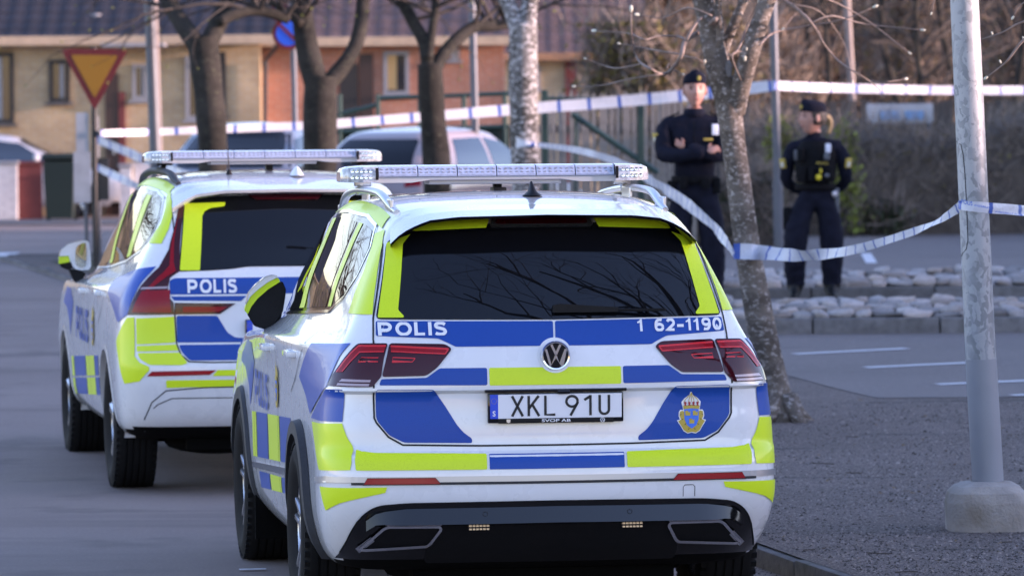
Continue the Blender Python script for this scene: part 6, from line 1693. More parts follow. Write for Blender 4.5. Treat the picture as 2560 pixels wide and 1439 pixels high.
def house(label, x0, x1, d, eave_z, depth, wall_m, roof_m, fascia_m, pitch, windows, doors, hip=False):
    """windows: (x0,x1,z0,z1,frame,style)"""
    zg = zroad(d); h = thing('house', label, 'house', (0, 0, 0))
    mb = MB(); mb.box(((x0 + x1) / 2, d + depth / 2, (zg - 0.3 + eave_z) / 2), (x1 - x0, depth, eave_z - zg + 0.3)); mb.build('wall', wall_m, h)
    ov = 0.45; half = depth / 2 + ov; rise = half * math.tan(R(pitch))
    nx = int((x1 - x0 + 0.6) / 0.075); ny = 16
    for sgn in (1, -1):
        vs_ = []
        for j in range(ny + 1):
            for e in (0, 1):
                jj = min(j + e * 0.92, ny) if j < ny else ny
                t = jj / ny
                y = (d - ov + half * t) if sgn > 0 else (d + depth + ov - half * t)
                z = eave_z + 0.03 + rise * t - (0.0 if e == 0 else 0.022)
                for i in range(nx + 1):
                    x = x0 - 0.3 + (x1 - x0 + 0.6) * i / nx
                    vs_.append((x, y, z + 0.006 * (1 if i % 4 in (0, 1) else -1)))
        rows_ = 2 * (ny + 1); n1 = nx + 1
        mb = MB(); mb.add(vs_, [(r_ * n1 + i, r_ * n1 + i + 1, (r_ + 1) * n1 + i + 1, (r_ + 1) * n1 + i) for r_ in range(rows_ - 1) for i in range(nx)])
        mb.build('roof_tiles', roof_m, h, kind='stuff')
    mb = MB(); mb.box(((x0 + x1) / 2, d - ov + 0.01, eave_z - 0.035), (x1 - x0 + 0.6, 0.03, 0.16)); mb.build('fascia', fascia_m, h)
    mb = MB(); mb.box(((x0 + x1) / 2, d - ov / 2, eave_z - 0.07), (x1 - x0 + 0.5, ov - 0.03, 0.02)); mb.build('soffit', 'gutter', h)
    mb = MB()
    for xx in (x0, x1):
        mb.add([(xx, d, eave_z), (xx, d + depth, eave_z), (xx, d + depth / 2, eave_z + rise - 0.3)], [(0, 1, 2)])
    mb.build('gable', wall_m, h, kind='stuff')
    for (a, b, z0, z1, fm, style) in windows:
        w = MB(); fw = 0.07
        for (cx, cz, sx_, sz_) in (((a + b) / 2, z1 - fw / 2, b - a, fw), ((a + b) / 2, z0 + fw / 2, b - a, fw), (a + fw / 2, (z0 + z1) / 2, fw, z1 - z0 - 2 * fw), (b - fw / 2, (z0 + z1) / 2, fw, z1 - z0 - 2 * fw)):
            w.box((cx, d - 0.03, cz), (sx_, 0.10, sz_))
        if style == 'mullion': w.box(((a + b) / 2, d - 0.03, (z0 + z1) / 2), (0.05, 0.08, z1 - z0 - 2 * fw))
        wo = w.build('window', fm, h)
        g_ = MB(); g_.box(((a + b) / 2, d - 0.012, (z0 + z1) / 2), (b - a - 0.1, 0.02, z1 - z0 - 0.1)); g_.build('pane', 'window_glass', wo)
        if style == 'curtain': g_ = MB(); g_.box((a + (b - a) * 0.3, d - 0.026, (z0 + z1) / 2 + 0.02), ((b - a) * 0.42, 0.006, z1 - z0 - 0.16)); g_.build('curtain', 'curtain', wo)
        if style == 'blind': g_ = MB(); g_.box((a + (b - a) * 0.62, d - 0.026, (z0 + z1) / 2), ((b - a) * 0.2, 0.006, z1 - z0 - 0.14)); g_.build('curtain', 'frame_white', wo)
        sl = MB(); sl.box(((a + b) / 2, d - 0.07, z0 - 0.03), (b - a + 0.12, 0.16, 0.05)); sl.build('sill', 'frame_white' if fm == 'frame_white' else 'kerb', wo)
    for (a, b, z1, m) in doors:
        w = MB(); w.box(((a + b) / 2, d - 0.02, (zg + z1) / 2), (b - a, 0.09, z1 - zg)); do = w.build('door', m, h)
        w = MB(); w.bbox((b - 0.08, d - 0.09, (zg + z1) / 2 - 0.1), (0.03, 0.05, 0.14), 0.008); w.build('handle', 'satin_metal', do)
    return h
def X(px, d): return at(px, 300, d).x
def Z(px, py, d): return at(px, py, d).z
d1 = 88.0
h1 = house('yellow brick house with dark slate roof at the left', -17.5, X(652, d1), d1, Z(300, 97, d1), 9.0, 'brick_yellow', 'roof_slate', 'fascia_beige', 27,
      [(X(-70, d1), X(36, d1), Z(0, 308, d1), Z(0, 132, d1), 'frame_dark', 'blind'), (X(124, d1), X(176, d1), Z(150, 255, d1), Z(150, 150, d1), 'frame_dark', 'blind'), (X(332, d1), X(372, d1), Z(350, 250, d1), Z(350, 160, d1), 'frame_white', 'blind'),
       (X(465, d1), X(520, d1), Z(480, 300, d1), Z(480, 140, d1), 'frame_white', 'mullion'), (X(548, d1), X(566, d1), Z(550, 290, d1), Z(550, 130, d1), 'frame_dark', 'plain'), (-15.5, -14.3, 2.3, 3.4, 'frame_dark', 'mullion')],
      [(X(264, d1), X(297, d1), Z(280, 185, d1), 'door_brown')])
mb = MB(); c = at(228, 70, 87.3); mb.lathe([(0.09, -0.30), (0.09, 0.20), (0.11, 0.20), (0.11, 0.26), (0.0001, 0.28)], n=14, c=(c.x, 88.4, c.z)); mb.build('vent_pipe', 'frame_white', h1, smooth=40)
mb = MB(); a, b = at(255, 108, 87), at(412, 118, 87); mb.box(((a.x + b.x) / 2, 87.2, (a.z + b.z) / 2), (b.x - a.x, 0.9, 0.06)); mb.build('door_canopy', 'frame_white', h1)
mb = MB(); mb.tube([at(700, 105, 87.4), at(690, 118, 87.5), at(664, 152, 87.9), at(662, 330, 87.9), Vector((at(662, 330, 87.9).x, 87.9, 0.5))], 0.04, n=8); mb.build('downpipe', 'gutter', h1, smooth=40)
mb = MB(); mb.box((X(306, d1), d1 - 0.03, 1.6), (0.11, 0.1, 2.2)); mb.build('door_reveal', 'panel_red', h1)
d2 = 88.5
house('red brick house with brown roof behind the street trees', X(656, d2), X(1262, d2), d2, Z(900, 100, d2), 9.0, 'brick_red', 'roof_brown', 'fascia_beige', 27,
      [(X(960, d2), X(1024, d2), Z(1000, 238, d2), Z(1000, 128, d2), 'frame_white', 'curtain'), (X(1128, d2), X(1150, d2), Z(1140, 150, d2), Z(1140, 120, d2), 'frame_white', 'plain')], [(X(900, d2), X(934, d2), Z(910, 135, d2), 'door_brown'), (X(850, d2), X(895, d2), Z(870, 160, d2), 'frame_dark')])
d3 = 108.0
house('pale brick house with low brown roof beyond the wooden fence', X(1236, d3), X(1585, d3), d3, Z(1400, 138, d3), 9.0, 'brick_pale', 'roof_brown', 'fascia_brown', 30,
      [(X(1486, d3), X(1512, d3), Z(1500, 240, d3), Z(1500, 150, d3), 'frame_dark', 'plain'), (X(1330, d3), X(1352, d3), Z(1340, 225, d3), Z(1340, 160, d3), 'frame_white', 'plain')], [(X(1414, d3), X(1442, d3), Z(1430, 152, d3), 'panel_red')])
h4 = house('low pale house glimpsed between bare trees at the right', X(1985, 150), X(2215, 150), 150.0, Z(2100, 172, 150), 8.0, 'brick_white', 'roof_brown', 'fascia_brown', 22,
      [(X(2030, 150), X(2065, 150), Z(2040, 205, 150), Z(2040, 182, 150), 'frame_dark', 'plain'), (X(2120, 150), X(2160, 150), Z(2140, 205, 150), Z(2140, 182, 150), 'frame_dark', 'plain')], [])

# unseen house block added beyond the right frame edge to shade the street
shade_house = thing('house', 'long low house added outside the frame at the right to shade the street', 'house')
mb = MB(); mb.box((24.5, 24, 1.4), (8, 92, 3.2)); mb.build('wall', 'brick_yellow', shade_house)
mb = MB(); mb.add([(20.2, -23, 2.9), (28.8, -23, 2.9), (28.8, 71, 2.9), (20.2, 71, 2.9), (24.5, -23, 4.75), (24.5, 71, 4.75)], [(0, 3, 5, 4), (1, 4, 5, 2), (0, 4, 1), (3, 2, 5), (0, 1, 2, 3)]); mb.build('roof', 'roof_brown', shade_house)
for k in range(12):
    mb = MB(); mb.box((20.48, -16 + 7 * k, 1.6), (0.06, 1.4, 1.2)); wo_ = mb.build('window', 'frame_white', shade_house)
    mb = MB(); mb.box((20.45, -16 + 7 * k, 1.6), (0.03, 1.2, 1.0)); mb.build('pane', 'window_glass', wo_)
# ------------------------------------------------------------------ garden walls and bins at the left
dw = 84.0
def wall_piece(name, label, cat, px0, px1, py0, d, m, thick=0.2, cap=None):
    a, b = X(px0, d), X(px1, d); zt = Z((px0 + px1) / 2, py0, d); zg = zroad(d) - 0.1
    mb = MB(); mb.box(((a + b) / 2, d, (zg + zt) / 2), (b - a, thick, zt - zg)); o = mb.build(name, m, None); tag(o, label, cat)
    if cap: c = MB(); c.bbox(((a + b) / 2, d, zt + 0.03), (b - a + 0.06, thick + 0.08, 0.06), 0.01); c.build('coping', cap, o)
    return o
wall_piece('garden_wall', 'white brick garden wall under the white car at the left edge', 'wall', -220, 42, 412, dw, 'brick_white', cap='frame_white')
wall_piece('gate_panel', 'dark red wooden panel between white wall and green bin', 'gate', 44, 104, 412, dw + 0.1, 'panel_red', 0.05, 'panel_red')
wall_piece('garden_wall', 'white brick pillar right of the yield sign post', 'wall', 300, 328, 418, dw, 'brick_white', 0.25, 'frame_white')
wall_piece('garden_wall', 'white brick wall right of the sign, by the grey pole', 'wall', 336, 900, 402, dw + 0.2, 'brick_white', 0.2, 'frame_white')
def wheelie_bin(label, x, d, w, h):
    t = thing('wheelie_bin', label, 'bin', (x, d, zroad(d)))
    mb = MB(); mb.box((0, 0, h * 0.47), (w * 0.8, 0.55, h * 0.88)); 
    mb = MB(); vs_ = [(-w * 0.40, -0.26, 0.05), (w * 0.40, -0.26, 0.05), (w * 0.40, 0.26, 0.05), (-w * 0.40, 0.26, 0.05), (-w * 0.48, -0.36, h * 0.9), (w * 0.48, -0.36, h * 0.9), (w * 0.48, 0.36, h * 0.9), (-w * 0.48, 0.36, h * 0.9)]
    mb.add(vs_, [(0, 1, 2, 3), (4, 5, 6, 7), (0, 1, 5, 4), (1, 2, 6, 5), (2, 3, 7, 6), (3, 0, 4, 7)]); mb.build('bin_body', 'bin_green', t)
    mb = MB(); mb.bbox((0, 0, h * 0.95), (w, 0.78, h * 0.09), 0.03, Matrix.Rotation(R(-4), 3, 'X')); mb.build('lid', 'bin_green', t, smooth=40)
    for s in (-1, 1): mb = MB(); mb.lathe([(0.0001, -0.03), (0.1, -0.03), (0.1, 0.03), (0.0001, 0.03)], n=16, axis='x', c=(s * w * 0.42, 0.30, 0.1)); mb.build('wheel', 'rubber', t)
    mb = MB(); mb.tube([(-w * 0.4, 0.40, h * 0.9), (w * 0.4, 0.40, h * 0.9)], 0.02); mb.build('handle', 'bin_green', t)
    return t
wheelie_bin('dark green wheelie bin beside the red panel at the left', (X(108, 82.6) + X(190, 82.6)) / 2, 82.6, X(190, 82.6) - X(108, 82.6), 1.10)

# ------------------------------------------------------------------ fences beyond the trees
mat('wood_grey', (0.24, 0.215, 0.19), 0.9, var=(12, 0.3)); mat('wood_brown', (0.080, 0.067, 0.060), 0.9, var=(12, 0.3)); mat('metal_green', (0.018, 0.050, 0.042), 0.45); mat('screen_green', (0.012, 0.028, 0.026), 0.8, var=(2, 0.3))
fd = 58.5
pf = thing('wooden_fence', 'weathered paling fence behind the green gate and hedge', 'fence')
pm = MB(); pm.prism([(-0.026, 0), (0.026, 0), (0.026, 1.86), (0.0, 1.92), (-0.026, 1.86)], -0.01, 0.01); pal = pm.mesh('paling', 'wood_grey')
pm2 = MB(); pm2.prism([(-0.055, 0), (0.055, 0), (0.055, 1.80), (-0.055, 1.80)], -0.012, 0.012); pal2 = pm2.mesh('paling', 'wood_brown')
random.seed(9)
x = 0.30; zf_ = zverge(fd) - 0.02
while x < 2.15:
    o = link('paling', pal, pf); o.location = (x, fd + random.uniform(-0.004, 0.004), zf_ + random.uniform(-0.03, 0.02)); o.rotation_euler.y = random.uniform(-0.012, 0.012); x += 0.068
pf2 = thing('wooden_fence', 'grey board fence behind the brown hedge at the right', 'fence')
x = 2.2; fd = 69.5; zf_ = zverge(fd) - 0.02
while x < 14.5:
    o = link('paling', pal2, pf2); o.location = (x, fd + random.uniform(-0.006, 0.006), zf_ + random.uniform(-0.03, 0.02)); o.rotation_euler.y = random.uniform(-0.012, 0.012); x += 0.135
for zz in (0.45, 1.45):
    mb = MB(); mb.box((8.3, fd + 0.04, zf_ + zz), (12.4, 0.05, 0.09)); mb.build('rail', 'wood_brown', pf2)
    mb = MB(); mb.box((1.2, 58.54, zverge(58.5) + zz), (2.0, 0.05, 0.09)); mb.build('rail', 'wood_brown', pf)
gd = 57.0
gt = thing('metal_gate', 'dark green metal gate frame with diagonal brace in front of paling fence', 'gate')
gz = zverge(gd)
for px in (1362, 1602):
    mb = MB(); mb.bbox((X(px, gd), gd, gz + 0.95), (0.075, 0.075, 1.9 if px < 1400 else 1.65), 0.01); mb.build('post', 'metal_green', gt)
for (a, b, r_) in (((1430, 285), (1645, 432), 0.035), ((1366, 246), (1600, 250), 0.02), ((1440, 285), (1438, 560), 0.02), ((1366, 560), (1600, 560), 0.02)):
    mb = MB(); mb.tube([at(*a, gd), at(*b, gd)], r_, n=8); mb.build('brace', 'metal_green', gt)
sd = 62.0
sf = thing('mesh_fence', 'dark green mesh fence with screening in front of the red brick house', 'fence')
for px in (850, 945, 1050, 1160, 1262):
    mb = MB(); mb.tube([Vector((X(px, sd), sd, zverge(sd) - 0.05)), Vector((X(px, sd), sd, Z(px, 236, sd)))], 0.03, n=8); mb.build('post', 'metal_green', sf)
for (a, b) in (((840, 288), (945, 262)), ((945, 246), (1275, 234)), ((840, 330), (1275, 316))):
    mb = MB(); mb.tube([at(*a, sd), at(*b, sd)], 0.028, n=8); mb.build('rail', 'metal_green', sf)
a, b = X(845, sd), X(1275, sd)
mb = MB(); nseg = 60
zt = Z(1050, 322, sd); zb = zverge(sd)
for i in range(nseg): mb.box((a + (b - a) * (i + 0.5) / nseg, sd + 0.05 + 0.012 * (i % 2), (zt + zb) / 2), ((b - a) / nseg * 1.02, 0.012, zt - zb))
mb.build('screen', 'screen_green', sf, kind='stuff')
# notice board by the hedge
nb = thing('notice_board', 'low grey notice board with blue posters standing above the hedge', 'notice board')
a, b = at(2166, 266, 68.2), at(2332, 303, 68.2)
mb = MB(); mb.bbox(((a.x + b.x) / 2, 68.2, (a.z + b.z) / 2), (b.x - a.x, 0.06, a.z - b.z + 0.06), 0.01); bo_ = mb.build('board', 'plate_back', nb)
for k in (0.34, 0.72):
    mb = MB(); mb.box((a.x + (b.x - a.x) * k, 68.162, (a.z + b.z) / 2 - 0.02), (0.26, 0.006, 0.12)); mb.build('poster', mat('poster_blue_%d' % (k * 100), (0.16, 0.30, 0.50), 0.5), bo_)
for xx in (a.x + 0.05, b.x - 0.05): mb = MB(); mb.tube([Vector((xx, 68.24, zverge(68) - 0.05)), Vector((xx, 68.24, a.z + 0.05))], 0.025, n=8); mb.build('post', 'pole_grey', nb)

# ------------------------------------------------------------------ hedges, shrubs and the wood behind
mat('hedge_core', (0.105, 0.083, 0.068), 0.95, var=(5, 0.4)); mat('hedge_twig', (0.25, 0.195, 0.155), 0.9, var=(6, 0.35)); mat('hedge_twig2', (0.115, 0.099, 0.087), 0.9, var=(6, 0.35)); mat('leaf_spring', (0.24, 0.29, 0.045), 0.7, var=(10, 0.3)); mat('leaf_olive', (0.21, 0.175, 0.055), 0.8, var=(10, 0.35)); mat('leaf_russet', (0.20, 0.125, 0.075), 0.8, var=(10, 0.3)); mat('leaf_dark', (0.050, 0.065, 0.030), 0.8, var=(10, 0.3))
def twig_cloud(mb, inside, n, ln, w, up=0.6):
    for i in range(n):
        p = inside()
        d_ = Vector((random.gauss(0, 0.5), random.gauss(0, 0.5), up + random.gauss(0, 0.4))).normalized()
        L = ln * random.uniform(0.5, 1.3); sd_ = d_.cross(Vector((random.gauss(0, 1), random.gauss(0, 1), random.gauss(0, 1)))).normalized() * w * 0.5
        mb.cur = random.choice((0, 0, 1)); q = p + d_ * L
        mb.add([p - sd_, p + sd_, q + sd_ * 0.4, q - sd_ * 0.4], [(0, 1, 2, 3)])
def leaf_cloud(mb, inside, n, s):
    for i in range(n):
        p = inside(); a = Vector((random.gauss(0, 1), random.gauss(0, 1), random.gauss(0, 1))).normalized(); b = a.cross(Vector((0.3, 0.5, 0.8))).normalized(); k = s * random.uniform(0.6, 1.4)
        mb.add([p - a * k, p - b * k * 0.5, p + a * k, p + b * k * 0.5], [(0, 1, 2, 3)])
def hedge(label, x0, x1, y0, y1, h, seed, leaf, nl, density=1.0, hvar=0.25):
    random.seed(seed); t = thing('hedge', label, 'hedge'); z0 = zverge((y0 + y1) / 2)
    def top(x): return h * (1 + hvar * noise.noise(Vector((x * 0.8, seed, 0))) + 0.12 * noise.noise(Vector((x * 3, seed, 2))))
    core = MB(); n = 40; rows = []
    for j, (fy, fz) in enumerate(((0.12, -0.05), (0.06, 0.5), (0.15, 0.80), (0.5, 0.90), (0.85, 0.80), (0.94, 0.5), (0.88, -0.05))):
        rows.append([Vector((x0 + (x1 - x0) * i / n, y0 + (y1 - y0) * fy + 0.08 * noise.noise(Vector((i * 0.7, j, seed))), z0 + top(x0 + (x1 - x0) * i / n) * fz)) for i in range(n + 1)])
    for a, b in zip(rows, rows[1:]): core.quadstrip(a, b)
    core.build('core', 'hedge_core', t)
    tw_ = MB()
    def ins():
        x = random.uniform(x0, x1); f = random.random() ** 0.6
        return Vector((x, y0 + (y1 - y0) * (random.random() ** 1.6), z0 + top(x) * f * 0.93))
    twig_cloud(tw_, ins, int(1300 * (x1 - x0) * density), 0.32, 0.014)
    tw_.build('twigs', ['hedge_twig', 'hedge_twig2'], t, kind='stuff')
    lf = MB(); leaf_cloud(lf, ins, nl, 0.03); lf.build('leaves', leaf, t, kind='stuff')
    return t
hedge('tall bare brown hedge along the far road behind the female officer', 3.05, 15.0, 66.0, 67.4, 1.56, 61, 'leaf_olive', 2500)
hedge('low dark hedge behind the male officer at the fence foot', 1.2, 3.3, 60.6, 61.6, 0.85, 62, 'leaf_dark', 2500, hvar=0.4)
def shrub(label, px, py_top, d, w, leaf, seed, n_leaf=2500, n_tw=1500, name='shrub', s=0.05, base_z=None, squash=0.8, tw_mats=('hedge_twig', 'hedge_twig2')):
    random.seed(seed); t = thing(name, label, name.replace('_', ' ').split()[-1]); cx = X(px, d); zb = zverge(min(d, 89)) if base_z is None else base_z; h = Z(px, py_top, d) - zb
    st = MB()
    for k in range(6):
        a = random.uniform(0, 6.28); e = Vector((cx + math.cos(a) * w * 0.3, d + math.sin(a) * w * 0.3, zb + h * 0.7))
        limb(st, [Vector((cx + random.gauss(0, 0.08), d, zb - 0.05)), Vector((cx + math.cos(a) * w * 0.12, d + math.sin(a) * w * 0.1, zb + h * 0.35)), e], 0.03 + 0.006 * h, 0.012, n=6, sub=3)
    st.build('stems', 'twig_dark', t, smooth=180)
    cl = [(random.uniform(-0.75, 0.75), random.uniform(-0.7, 0.7), random.uniform(0.25, 0.85), random.uniform(0.25, 0.5)) for _ in range(9)]
    def ins():
        c = random.choice(cl); v = Vector((random.gauss(0, 0.5), random.gauss(0, 0.5), random.gauss(0, 0.5))) * c[3]
        return Vector((cx + (c[0] * 0.7 + v.x) * w / 2, d + (c[1] * 0.6 + v.y) * w / 2 * squash, zb + max(0.05, min(1.0, c[2] + v.z * 0.7)) * h))
    a_ = MB(); twig_cloud(a_, ins, n_tw, 0.3 * (w ** 0.5), 0.012 + 0.006 * w); a_.build('twigs', list(tw_mats), t, kind='stuff')
    b_ = MB(); leaf_cloud(b_, ins, n_leaf, s); b_.build('leaves', leaf, t, kind='stuff')
    return t
shrub('small shrub of fresh green leaves left of the female officer', 1960, 292, 64.8, 0.75, 'leaf_spring', 71, 1800, 500, s=0.035)
shrub('small shrub of fresh green leaves behind the ponytail of the female officer', 2112, 284, 65.2, 0.6, 'leaf_spring', 72, 1300, 400, s=0.035)
shrub('green clump low in the hedge beside the lamp post', 2200, 480, 65.6, 1.0, 'leaf_dark', 73, 900, 300, s=0.04)
shrub('yellow-green budding bush above the paling fence, left one', 1620, 60, 70, 2.1, 'leaf_olive', 74, 3600, 2600, s=0.045)
shrub('yellow-green budding bush beyond the male officer, right one', 1790, 20, 73, 1.9, 'leaf_olive', 75, 2800, 2600, s=0.045)
shrub('russet leafless bush behind the grey pole', 1900, 40, 80, 2.4, 'leaf_russet', 76, 2600, 3200, s=0.045)
for i, (px, d, w, m, lab) in enumerate(((2010, 92, 3.4, 'leaf_russet', 'bare reddish bush right of the grey pole, far back'), (2180, 96, 4.2, 'leaf_olive', 'bare brown thicket right of the reddish pole'), (2330, 90, 3.6, 'leaf_olive', 'bare brown thicket left of the lamp post, far back'),
                                        (2470, 94, 3.8, 'leaf_dark', 'greenish bare thicket behind the lamp post'), (2620, 88, 3.6, 'leaf_olive', 'bare thicket cut by the right edge of the frame'), (1480, 118, 5.0, 'leaf_russet', 'reddish bare trees above the low brown roof'), (1700, 112, 4.5, 'leaf_olive', 'bare olive trees above the yellow-green bushes'))):
    shrub(lab, px, -260, d, w, m, 80 + i, 1600, 3800, name='bare_thicket', s=0.05)
for i, (px, d, r_) in enumerate(((2060, 84, 0.07), (2240, 86, 0.09), (2290, 80, 0.06), (2390, 83, 0.08), (2520, 81, 0.09), (1985, 88, 0.06))):
    random.seed(120 + i); t = thing('bare_tree', 'thin bare trunk in the thicket at the upper right, %s from the left' % ('second', 'third', 'fourth', 'fifth', 'sixth', 'first')[i], 'tree')
    mb = MB(); b0 = Vector((X(px, d), d, zverge(d) - 0.1)); limb(mb, [b0, b0 + Vector((0.1, 0, 1.6)), b0 + Vector((random.uniform(-0.3, 0.3), 0, 3.4)), b0 + Vector((random.uniform(-0.6, 0.6), 0, 6.5))], r_, r_ * 0.5, n=8); mb.build('trunk', 'bark_dark', t, smooth=180)
    fb = MB(); bb = []
    for k in range(7): grow(fb, bb, b0 + Vector((0.1, 0, random.uniform(1.5, 4.0))), Vector((random.gauss(0, 0.8), random.gauss(0, 0.4), 0.8)).normalized(), 1.5, 0.03, 2, 0.6)
    fb.build('branches', 'twig_dark', t)
# wooded ridge closing the view
ground_mat('wood_floor', (0.12, 0.092, 0.072), (0.17, 0.125, 0.095), 0.12, 1.2, (0.19, 0.15, 0.08), 0.95)
mb = MB(); n = 120; rows = []
for j in range(8):
    rows.append([Vector((-220 + 440 * i / n, 175 + 26 * j, zroad(170) + (0, 4.5, 9, 12, 14, 15, 15, 15)[j] * (1 + 0.2 * noise.noise(Vector((i * 0.13, j * 0.3, 3)))))) for i in range(n + 1)])
for a, b in zip(rows, rows[1:]): mb.quadstrip(a, b)
mb.build('wooded_hill', 'wood_floor', None, smooth=180, kind='structure')
random.seed(200); fw = MB()
for i in range(60000):
    y = random.uniform(165, 200); x = random.uniform(-60, 75); p = Vector((x, y, zroad(170) + random.uniform(0, 9.5) * (0.8 + 0.3 * noise.noise(Vector((x * 0.2, 0, 1))))))
    fw.cur = random.choice((0, 0, 1, 2)); a = Vector((random.gauss(0, 0.35), random.gauss(0, 0.3), 1)).normalized(); L = random.uniform(0.5, 1.6); sd_ = Vector((1, random.gauss(0, 0.4), 0)).normalized() * random.uniform(0.02, 0.06)
    fw.add([p - sd_, p + sd_, p + a * L + sd_ * 0.3, p + a * L - sd_ * 0.3], [(0, 1, 2, 3)])
fo = fw.build('far_wood', ['hedge_twig', 'hedge_twig2', 'leaf_olive'], None, kind='stuff'); fo['label'] = 'far brown leafless wood closing the view'; fo['category'] = 'wood'
# ------------------------------------------------------------------ parked civilian cars
mat('paint_silver', (0.20, 0.215, 0.25), 0.3, metal=0.5, coat=1.0); mat('paint_pearl', (0.34, 0.27, 0.27), 0.3, coat=1.0); mat('paint_bright', (0.52, 0.53, 0.56), 0.3, coat=1.0)
def parked_car(label, loc, rz, paint, H=1.50, W=0.90, L=4.4):
    root = thing('parked_car', label, 'car', loc, rz)
    k = H / 1.5; w = W / 0.9; l = L / 4.4
    def q(z, wr, wm, wf, yr, yf, bow=0.06, rc=0.18):
        zz = tuple(v * k for v in z) if isinstance(z, tuple) else z * k
        return ring(zz, wr * w, wm * w, wf * w, yr * l, yf * l, bow, rc)
    rg = [q(0.20, 0.76, 0.78, 0.74, 0.2, 4.25), q(0.32, 0.86, 0.87, 0.84, 0.06, 4.36), q(0.5, 0.89, 0.89, 0.88, 0.0, 4.40), q(0.66, 0.89, 0.90, 0.88, 0.0, 4.38), q((0.84, 0.82, 0.74), 0.87, 0.895, 0.84, 0.06, 4.22),
          q((0.95, 0.92, 0.84), 0.82, 0.86, 0.78, 0.12, 3.75), q((1.0, 0.97, 0.92), 0.77, 0.82, 0.74, 0.18, 3.35), q((1.18, 1.18, 1.14), 0.69, 0.74, 0.68, 0.36, 2.95), q((1.34, 1.36, 1.32), 0.60, 0.64, 0.60, 0.58, 2.58), q((1.40, 1.43, 1.39), 0.55, 0.58, 0.54, 0.68, 2.48), q((1.43, 1.47, 1.42), 0.44, 0.46, 0.43, 0.78, 2.40), q((1.445, 1.49, 1.435), 0.24, 0.26, 0.22, 0.9, 2.30), q((1.45, 1.50, 1.44), 0.05, 0.06, 0.05, 1.0, 2.2, 0.01, 0.02)]
    WH = [(0.82 * l, 0.31), (3.45 * l, 0.31)]
    c = Car(root, rg, WH, 0.35)
    b = c.cut_body(); b.data.materials[0] = MATS[paint]
    c.drape('rear_window', round_poly([(-0.60 * w, 1.02 * k), (0.60 * w, 1.02 * k), (0.50 * w, 1.34 * k), (-0.50 * w, 1.34 * k)], 0.04), 'glass_dark', off=0.004)
    for s in (-1, 1): c.drape('tail_lamp', [(s * 0.60 * w, 0.78 * k), (s * 0.80 * w, 0.80 * k), (s * 0.76 * w, 0.95 * k), (s * 0.60 * w, 0.93 * k)], 'lamp_red', off=0.006, skirt=0.006)
    # windscreen seen from the front
    def fhit(x, z):
        loc_, n_, i_, d_ = c.bvh.ray_cast(Vector((x, 9, z)), Vector((0, -1, 0))); return (loc_ + Vector((0, 0.004, 0.003))) if loc_ else Vector((x, 3, z))
    def fpanel(name, pts, m):
        mb = MB(); g = []
        (xb, zb), (xt, zt) = pts
        for j in range(7):
            t = j / 6; hw = xb + (xt - xb) * t; g.append([fhit(-hw + 2 * hw * i / 12, zb + (zt - zb) * t) for i in range(13)])
        for a, b_ in zip(g, g[1:]): mb.quadstrip(a, b_)
        return mb.build(name, m, root, smooth=180)
    fpanel('windscreen', ((0.68 * w, 1.00 * k), (0.545 * w, 1.385 * k)), 'glass_dark')
    for s in (-1, 1):
        mb = MB(); mb.quadstrip([fhit(s * (0.55 + 0.22 * i / 6) * w, 0.60 * k) for i in range(7)], [fhit(s * (0.58 + 0.22 * i / 6) * w, 0.72 * k) for i in range(7)]); mb.build('headlamp', 'lamp_clear', root)
    for side in ('left', 'right'):
        sx = -1 if side == 'left' else 1
        c.drape('side_window', round_poly([(1.02 * l, 1.02 * k), (1.85 * l, 1.00 * k), (1.85 * l, 1.36 * k), (1.15 * l, 1.34 * k)], 0.03), 'glass_side', side=side, off=0.004)
        c.drape('side_window', round_poly([(1.93 * l, 1.00 * k), (2.95 * l, 0.98 * k), (2.45 * l, 1.30 * k), (1.93 * l, 1.36 * k)], 0.03), 'glass_side', side=side, off=0.004)
        for (wy, wz) in WH: wheel(c, wy, wz, sx, 0.31, 0.20, 0.20, 0.865 * w, 'single')
        p = c.hit(2.75 * l, 1.0 * k, side)[0]
        mb = MB(); mb.ell((p.x + sx * 0.13, 2.75 * l, 1.04 * k), (0.11, 0.07, 0.075), 12, 8); mb.box((p.x + sx * 0.03, 2.75 * l, 0.99 * k), (0.1, 0.05, 0.04)); m_ = mb.build('door_mirror', paint, root, smooth=60)
        mb = MB(); mb.ell((p.x + sx * 0.13, 2.71 * l, 1.04 * k), (0.09, 0.035, 0.058), 12, 8); mb.build('mirror_glass', 'glass_side', m_, smooth=60)
        for yy in (1.30, 2.25):
            pp = c.hit(yy * l, 0.86 * k, side)[0]; mb = MB(); mb.bbox((pp.x + sx * 0.015, yy * l, 0.86 * k), (0.03, 0.18, 0.025), 0.006); mb.build('door_handle', paint, root)
    return root
a = at(650, 600, 57.5)
parked_car('silver car facing the camera behind the forked trees, only windscreen and roof in view', (a.x + 0.2, 59.4 + 0.0, zverge(59) - 0.0), R(180 - 9), 'paint_silver', 1.56, 0.93)
a = at(980, 600, 60.5)
parked_car('pearly white car parked right of the silver one behind the forked tree', (a.x - 0.35, 58.6, zverge(59)), R(-28), 'paint_pearl', 1.50, 0.88)
a = at(20, 500, 86)
parked_car('white car parked behind the white garden wall at the left edge', (-10.9, 86.3, zroad(86) + 0.0), R(-88), 'paint_bright', 1.48, 0.9)
